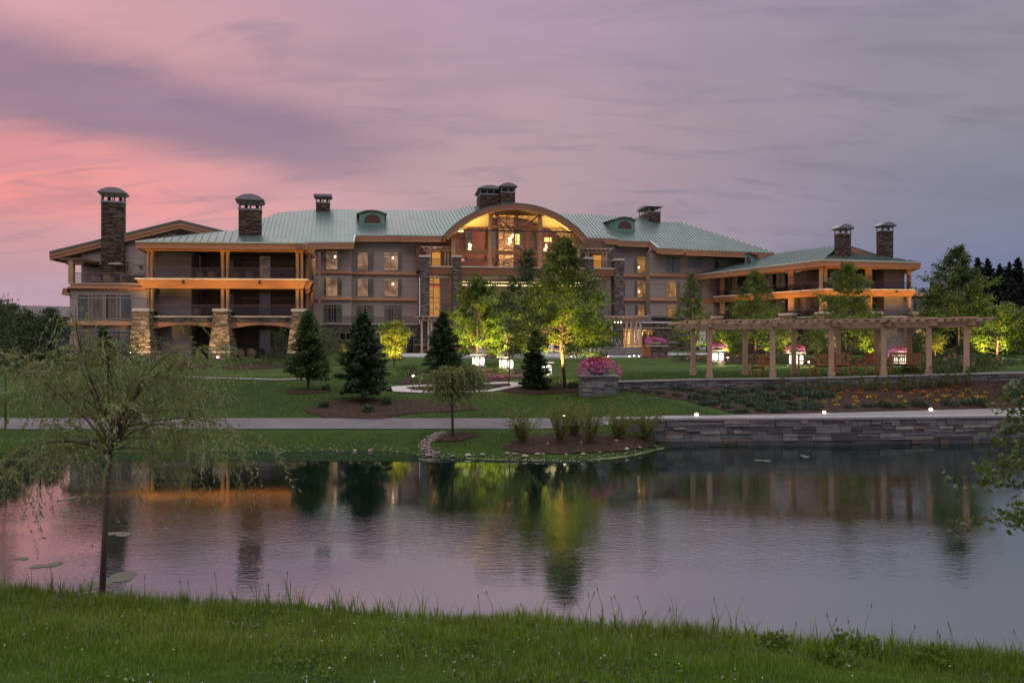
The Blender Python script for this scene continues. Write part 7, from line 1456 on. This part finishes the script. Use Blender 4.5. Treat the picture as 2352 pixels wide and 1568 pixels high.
q = lantern_pillar(1649, 55, .84, 'left lantern pillar seen through the pergola, flower bowl on top', 803, .35); flower_bowl(q, .42, 'bowl of pink flowers on the left lantern pillar behind the pergola', 601)
q = lantern_pillar(1829, 50.5, .85, 'middle lantern pillar behind the pergola, partly hidden by a post', 808, .62); flower_bowl(q, .40, 'tall pink and red flowers on the middle lantern pillar', 602)
q = lantern_pillar(2066, 45.5, .68, 'right lantern pillar behind the wooden bench', 813, .95); flower_bowl(q, .36, 'pink and red flowers on the right lantern pillar behind the bench', 603)
lantern_pillar(1099, 54, .85, 'farthest of the left lantern pillars, showing two panels over the willow', 813, .8, 50)
lantern_pillar(1163, 49, .90, 'brightest lantern pillar between small willow and narrow spruce', 818, .75, 50)
lantern_pillar(1250, 44.5, .85, 'lantern pillar hidden behind the narrow spruce', 830, .7, 50)
pc = ((px0+px1)/2, py0+.75, pzt); flower_bowl(pc, .66, 'big stone bowl overflowing with magenta petunias and red geraniums on the pedestal', 604, 1.0)

# path lights on the coping and beside the paths: a short hooded post with a bright lens
def path_light(loc, lab, e, r=.07, h=.42, group='path lights'):
    o = thing('path_light', lab, 'path light', loc, 0, group); x, y, z = loc; mb = MB(); mb.tube([(x, y, z-.05), (x, y, z+h-.08)], .02, 6); mb.lathe([(r*1.5, h), (r*1.2, h+.05), (r*.2, h+.08)], (x, y, z), 10); mb.build('post', [BLACKM], o)
    mb = MB(); mb.lathe([(r*.5, h-.09), (r, h-.055), (r, h-.03), (r*.7, h-.004)], (x, y, z), 12); mb.build('lens', [SPOTG], o); lamp('path_lamp', 'POINT', (x, y-.16, z+h-.1), e, (1, .76, .48), .05)
def z_at(u, v, Y): return (X(u, Y), Y, Z(v, Y))
for u, v, Y, e, r, lab in ((1600, 957, 31.0, 10, .075, 'bright path light above the pond wall at the lawn corner'), (1893, 950, 32.2, 7, .06, 'path light at the edge of the marigold bed behind the pond wall'), (2138, 942, 33.6, 12, .07, 'brightest path light among yellow marigolds at the right'), (2347, 928, 36, 6, .07, 'path light cut by the right edge'), (1297, 965, 32.2, 6, .06, 'path light half hidden by the twiggy shrubs')):
    x = X(u, Y); z = gzf(x, Y); h = max(.12, Z(v-5, Y)-z); path_light((x, Y, z), lab, e, r, h)
for u, v, Y, e, lab in ((1010, 882, 43.5, 5, 'small round lamp glowing through the small willow'), (949, 877, 44.5, 4, 'low garden lamp by the fine grassy tuft'), (969, 880, 43.2, 3, 'low garden lamp partly hidden left of the willow'), (1672, 835, 66, 26, 'gold garden uplight at the border behind the left lantern pillar'), (1858, 845, 52, 5, 'small garden lamp at the border right of the middle lantern pillar'), (500, 824, 68, 5, 'small lamp on the lawn before the middle stone pier'), (298, 813, 66, 5, 'small lamp in the shrubs before the left stone pier')):
    x = X(u, Y); z = gzf(x, Y); path_light((x, Y, z), lab, e, .06 if Y < 60 else .10, max(.25, Z(v-6, Y)-z), 'low garden lamps')
# little round step lights before the terrace
for i, (x, y) in enumerate(((1295, 1345), (1322, 1358), (1355, 1370), (1525, 1340), (1592, 1365), (1743, 1337), (1778, 1350), (1812, 1360), (790, 1352))):
    u, v = c3(x, y); Y = 76.4-(i % 3)*1.6; a = (X(u, Y), Y, gzf(X(u, Y), Y)); zz = max(a[2]+.2, Z(v, Y)); o = thing('step_light', ['round step light beside the tall gold-lit trunk, nearest the steps', 'middle round step light right of the tall gold-lit trunk', 'lowest round step light right of the tall gold-lit trunk', 'round step light above the big flower bowl, left one', 'round step light above the big flower bowl, right one', 'left of three round step lights on the right lawn', 'middle of three round step lights on the right lawn', 'right of three round step lights on the right lawn', 'round step light above the brightest lantern pillar'][i], 'step light', a, 0, 'round step lights before the terrace')
    mb = MB(); mb.tube([(a[0], Y, a[2]-.05), (a[0], Y, zz-.07)], .025, 6); mb.build('post', [BLACKM], o); mb = MB(); mb.lathe([(.02, -.06), (.06, -.03), (.07, 0), (.05, .04), (.015, .06)], (a[0], Y, zz), 12); mb.build('globe', [GLOWP], o)

# teak chairs and bench
def teak_seat(w, lab, name='teak_chair', cat='chair', group='teak seats behind the garden wall'):
    r = thing(name, lab, cat, (0, 0, 0), 0, group)
    for sx in (-1, 1):
        for sy, hh in ((-1, .64), (1, .95)): mb = MB(); mb.box(sx*w/2-.03, sx*w/2+.03, sy*.25-.03, sy*.25+.03, 0, hh); mb.build('leg', [TEAK], r)
        mb = MB(); mb.box(sx*w/2-.04, sx*w/2+.04, -.33, .22, .642, .68); mb.build('armrest', [TEAK], r)
    mb = MB()
    for k in range(5): y = -.27+k*.115; mb.box(-w/2+.03, w/2-.03, y, y+.095, .42, .445)
    mb.box(-w/2+.03, w/2-.03, -.28, -.25, .34, .418); mb.build('seat', [TEAK], r)
    mb = MB(); mb.box(-w/2+.031, w/2-.031, .235, .275, .86, .95); mb.box(-w/2+.031, w/2-.031, .235, .275, .50, .55); n_ = max(5, int(w/.11))
    for k in range(n_): x = -w/2+.06+(w-.12)*k/(n_-1); mb.box(x-.022, x+.022, .243, .267, .551, .859)
    mb.build('backrest', [TEAK], r); return r
pc_ = teak_seat(.72, ''); 
for i, (x, Y, rz, lab) in enumerate(((760, 41.7, 3.6, 'teak armchair seen from behind, leftmost under the pergola'), (1020, 41.5, 1.2, 'teak armchair in profile facing right under the pergola'), (1145, 41.0, 3.1, 'teak chair back with vertical slats left of a pergola post'), (1242, 40.9, 2.6, 'teak armchair behind the middle of the garden wall, right of a post'), (1395, 40.6, -1.4, 'teak armchair in profile facing left under the pergola'))):
    u = c4(x, 0)[0]; a = G(u, Y); place(pc_, a, rz, 1.12, lab)
b_ = teak_seat(1.55, 'slatted teak bench in front of the right lantern pillar', 'teak_bench', 'bench'); a = G(c4(1612, 0)[0], 40.0); place(b_, a, 3.3, 1.05)
# white terrace chairs
def lawn_chair():
    r = thing('terrace_chair', '', 'chair', (0, 0, 0), 0, 'white chairs on the terrace')
    for sx in (-1, 1):
        for sy in (-1, 1): mb = MB(); mb.box(sx*.31-.03, sx*.31+.03, sy*.3-.03, sy*.3+.03, 0, .58 if sy < 0 else .5); mb.build('leg', [WHITEW], r)
        mb = MB(); mb.box(sx*.33-.06, sx*.33+.06, -.4, .34, .582, .615); mb.build('armrest', [WHITEW], r)
    mb = MB()
    for k in range(5): mb.hexa([(-.29, -.34+k*.12, .40-k*.022), (.29, -.34+k*.12, .40-k*.022), (.29, -.24+k*.12, .385-k*.022), (-.29, -.24+k*.12, .385-k*.022)], [(-.29, -.34+k*.12, .43-k*.022), (.29, -.34+k*.12, .43-k*.022), (.29, -.24+k*.12, .415-k*.022), (-.29, -.24+k*.12, .415-k*.022)])
    mb.build('seat', [WHITEW], r); mb = MB()
    for k in range(5): x = -.27+k*.118; t = 1.08-.05*abs(k-2); mb.hexa([(x, .24, .30), (x+.10, .24, .30), (x+.10, .27, .30), (x, .27, .30)], [(x, .50, t), (x+.10, .50, t), (x+.10, .53, t), (x, .53, t)])
    mb.build('backrest', [WHITEW], r); return r
lc = lawn_chair()
for i, (x, Y, rz, lab) in enumerate(((782, 79.0, 2.6, 'white terrace chair beyond the brightest lantern pillar'), (1150, 79.2, -.9, 'white lounge chair left of the tall gold-lit trunk, half behind the spruce'), (1232, 79.4, -.8, 'white lounge chair just left of the tall gold-lit trunk'), (1325, 79.6, -.7, 'white lounge chair just right of the tall gold-lit trunk'), (1400, 80.0, .5, 'white terrace chair, second from the steps'), (1490, 80.6, .5, 'white terrace chair beside the handrail of the steps'), (670, 79, 2.9, 'white terrace chair behind the yellow-lit tree'))):
    u = c3(x, 0)[0]; a = (X(u, Y), Y, gzf(X(u, Y), Y)+.15); place(lc, a, rz, 1.12, lab)
# entrance: stone plinth with flower bowl, wooden box, steps, handrails, small pergolas
def plinth(u0, u1, vt, vb_, Y, d, lab): 
    x0, x1 = X(u0, Y), X(u1, Y); r = thing('stone_plinth', lab, 'plinth', ((x0+x1)/2, Y, Z(vb_, Y))); mb = MB(); mb.box(x0, x1, Y, Y+d, Z(vb_, Y)-.3, Z(vt, Y)-.1); mb.build('body', [STONE_GR], r); mb = MB(); mb.box(x0-.1, x1+.1, Y-.1, Y+d+.1, Z(vt, Y)-.098, Z(vt, Y)); mb.build('capstone', [CAPST], r)
plinth(u6(1165), u6(1420), v6(715), v6(880), 78, 2.2, 'square stone plinth right of the entrance steps, flower bowl on top')
flower_bowl((X(u6(1250), 78), 79, Z(v6(715), 78)), .72, 'pale bowl of magenta and red flowers on the plinth beside the hotel entrance', 606, .7, CAPST)
x0, x1 = X(u6(1052), 77.6), X(u6(1160), 77.6); mb = MB(); z0 = gzf(x0, 77.6)+.1; mb.box(x0, x1, 77.6, 78.6, z0, Z(v6(748), 77.6)-.06); mb.box(x0-.04, x1+.04, 77.56, 78.64, Z(v6(748), 77.6)-.058, Z(v6(748), 77.6))
for k in range(1, 4): mb.box(lerp(x0, x1, k/4)-.02, lerp(x0, x1, k/4)+.02, 77.58, 77.6, z0+.1, Z(v6(748), 77.6)-.1)
mb.build('wooden_bin', [TEAK], label='square orange wooden bin left of the entrance plinth', cat='bin')
st = MB()
for k in range(5): Y = 82+k*.42; st.box(X(u6(380), Y), X(u6(1050), Y), Y, 86, 3.05+k*.16, 3.05+(k+1)*.16-.003)
[st.box(X(u6(378), 82+k*.42), X(u6(1052), 82+k*.42), 81.96+k*.42, 82.34+k*.42, 3.05+(k+1)*.16-.002, 3.05+(k+1)*.16+.03, 1) for k in range(5)]
st.build('entrance_steps', [WALLS[1], CAPST], label='grey stone steps leading up to the lit hotel entrance', cat='steps')
hr = thing('handrail', 'thin metal handrail sloping down the entrance steps', 'handrail', (X(u6(640), 82), 82, 3)); mb = MB()
for u, d in ((u6(640), 0), (u6(705), .3)):
    x = X(u, 82.5); mb.tube([(x, 81.8, 3.1), (x, 81.8, 4.0), (x, 82.3, 4.15), (x, 84.2, 4.85), (x, 84.2, 3.8)], .03, 6)
mb.build('rail', [CAPMET], hr)
def mini_pergola(lab, x0, x1, y0, y1, z0, zt, rafters=7, posts=((0, 0), (.12, 0), (.85, 0), (1, 0), (0, 1), (1, 1)), mat=PERG2, r=.105):
    o = thing('small_pergola', lab, 'pergola', ((x0+x1)/2, (y0+y1)/2, z0))
    for a, b in posts: mb = MB(); postm(mb, lerp(x0, x1, a), lerp(y0, y1, b), z0, zt, r); mb.build('post', [mat], o)
    for y in (y0, y1): mb = MB(); mb.box(x0-.5, x1+.5, y-.08, y+.08, zt+.002, zt+.28); mb.build('beam', [mat], o)
    mb = MB(); mb.box(x0-.8, x1+.8, y0-.6, y1+.3, zt+.46, zt+.54); mb.build('slat_roof', [mat], o)
    for k in range(rafters): x = lerp(x0-.4, x1+.4, k/(rafters-1)); mb = MB(); mb.box(x-.05, x+.05, y0-.6, y1+.3, zt+.282, zt+.458); mb.build('rafter', [mat], o)
zt_ = zc(690, 300)+.01
mini_pergola('small pale pergola on the upper terrace left of the arch', X(u3(285), 97.5), X(u3(435), 97.5), 97.5, 99.5, zc(700, 300), zc(560, 300))
mini_pergola('small pale pergola on the upper terrace right of the arch', X(u3(1430), 98.5), X(u3(1575), 98.5), 98.5, 100.5, zc(712, 1500), zc(585, 1500))
mini_pergola('ground floor pergola at the left stone pier of the great room', X(u3(245), 93), X(u3(315), 93), 93, 95.5, 3.1, Z(v3(1082), 93), 4, ((0, 0), (.7, 0), (1, 0), (0, 1), (1, 1)))
mini_pergola('ground floor pergola over the steps to the lit entrance', X(u3(1615), 88), X(u3(1822), 88), 88, 93, Z(v6(712), 88), Z(v3(1082), 88), 9, ((0, 0), (.52, 0), (.68, 0), (.86, 0), (1, 0), (0, 1), (1, 1)))
for i, x in enumerate((616, 664, 712)): p = (X(u6(x), 89), 89, Z(v6(362), 89)); mb = MB(); mb.lathe([(.02, -.09), (.07, -.04), (.05, .05), (.02, .09)], p, 8); mb.build('string_bulb', [GLOW], label='small bulb hanging in a row under the entrance pergola', cat='bulb', group='bulbs under the entrance pergola')
lamp('pergola_light', 'POINT', (X(u6(720), 89.5), 89.5, Z(v6(400), 89)), 40, (1, .6, .3), .2)
lamp('pergola_light', 'POINT', (X(u3(350), 98.5), 98.5, zc(570, 300)), 40, (1, .6, .3), .2)

# upper terrace of the left wing: hot tub and wicker chairs
def tub(loc, r, h): 
    o = thing('hot_tub', 'round wooden hot tub with dark cover on the left wing terrace', 'hot tub', loc); mb = MB(); mb.lathe([(r, 0), (r, h)], loc, 28); mb.build('barrel', [TUBWOOD], o); mb = MB(); mb.lathe([(r*1.04, h+.002), (r*1.05, h+.12), (r*.95, h+.2)], loc, 28); mb.build('cover', [TUBCOV], o)
zt1 = gzv(846)+.02; p = WG.xy(pu(722), -1.35); tub((p[0], p[1], zt1), 1.05, .58)
def wicker_chair():
    r = thing('wicker_chair', '', 'chair', (0, 0, 0)); mb = MB(); mb.lathe([(.30, 0), (.33, .2), (.36, .42)], (0, 0, 0), 14); mb.build('seat', [WICKER], r); mb = MB(); K = 14
    for i in range(K):
        a, b = math.pi*(-.15+1.3*i/K), math.pi*(-.15+1.3*(i+1)/K); h1, h2 = [.62+.26*max(0, math.sin(q)) for q in (a, b)]; f = lambda q, s: (math.cos(q)*s, math.sin(q)*s)
        mb.hexa([(*f(a, .42), .3), (*f(b, .42), .3), (*f(b, .35), .3), (*f(a, .35), .3)], [(*f(a, .47), h1), (*f(b, .47), h2), (*f(b, .40), h2), (*f(a, .40), h1)])
    mb.build('backrest', [WICKER], r); return r
wc = wicker_chair(); zf1 = pz(813)+.05; zf2 = pz(1092)+.05
wdk = WP.off(-2.2)
for x, wl, z, rz, lab in ((492, WG.off(-1.1), zt1, 2.4, 'tub-shaped wicker chair at the left of the hot tub terrace'), (586, WG.off(-1.1), zt1, 3.0, 'tub-shaped wicker chair next to the hot tub'), (1275, wdk, zf1, 2.8, 'wicker chair in the left bay of the upper pavilion balcony'), (1370, wdk, zf1, 3.4, 'wicker chair beside the middle columns of the upper pavilion balcony'), (1545, wdk, zf1, 3.0, 'wicker chair right of the middle columns of the upper pavilion balcony'), (1650, wdk, zf1, 3.1, 'wicker chair before the pale curtain of the upper pavilion balcony'), (1245, wdk, zf2, 3.0, 'wicker chair in the left bay of the lower pavilion balcony')):
    p = wl.xy(pu(x)); place(wc, (p[0], p[1], z-.1), rz, 1.0, lab)
for x, lab in ((1580, 'wicker chair on the ground patio behind the middle stone pier'), (1665, 'wicker chair on the ground patio nearer the right stone pier')): p = wdk.xy(pu(x)); place(wc, (p[0], p[1], gzf(*p)+.05), 3.0, 1.05, lab)
for x, lab in ((1015, 'pale chair on the right roof terrace, left one'), (1070, 'pale chair on the right roof terrace, right one'), (1190, 'pale chair on the right roof terrace nearest the pergola tree')):
    p = WR1s.xy(u6(x), -1.4); place(lc, (p[0], p[1], WR1s.z(u6(x), v6(370))), 3.3, 1.0, lab)
# pale warehouse beyond the thicket
wh = thing('warehouse', 'low pale warehouse with dark lower wall beyond the left thicket', 'warehouse', (X(40, 130), 135, 3)); Yw = 130
mb = MB(); mb.box(X(-420, Yw), X(152, Yw), Yw, Yw+40, Z(727, Yw), Z(708, Yw)); mb.hexa([(X(-420, Yw), Yw, Z(707.9, Yw)), (X(152, Yw), Yw, Z(707.9, Yw)), (X(152, Yw), Yw+40, Z(707.9, Yw)), (X(-420, Yw), Yw+40, Z(707.9, Yw))], [(X(-420, Yw), Yw, Z(690, Yw)), (X(152, Yw), Yw, Z(703, Yw)), (X(152, Yw), Yw+40, Z(703, Yw)), (X(-420, Yw), Yw+40, Z(690, Yw))]); mb.build('upper_wall', [WARE], wh)
mb = MB(); mb.box(X(-415, Yw), X(150, Yw), Yw+.3, Yw+39.7, 2.5, Z(727.2, Yw)); mb.build('lower_wall', [basic('warehouse_base', (0.05, 0.05, 0.075), .6, .1, 1, .05)], wh)
mb = MB()
for u in (-300, -180, -60, 0, 100): mb.box(X(u, Yw)-.06, X(u, Yw)+.06, Yw-.05, Yw, Z(726, Yw), Z(709, Yw))
mb.build('panel_joint', [basic('joint_grey', (0.22, 0.2, 0.22), .6, .1, 1, .05)], wh)
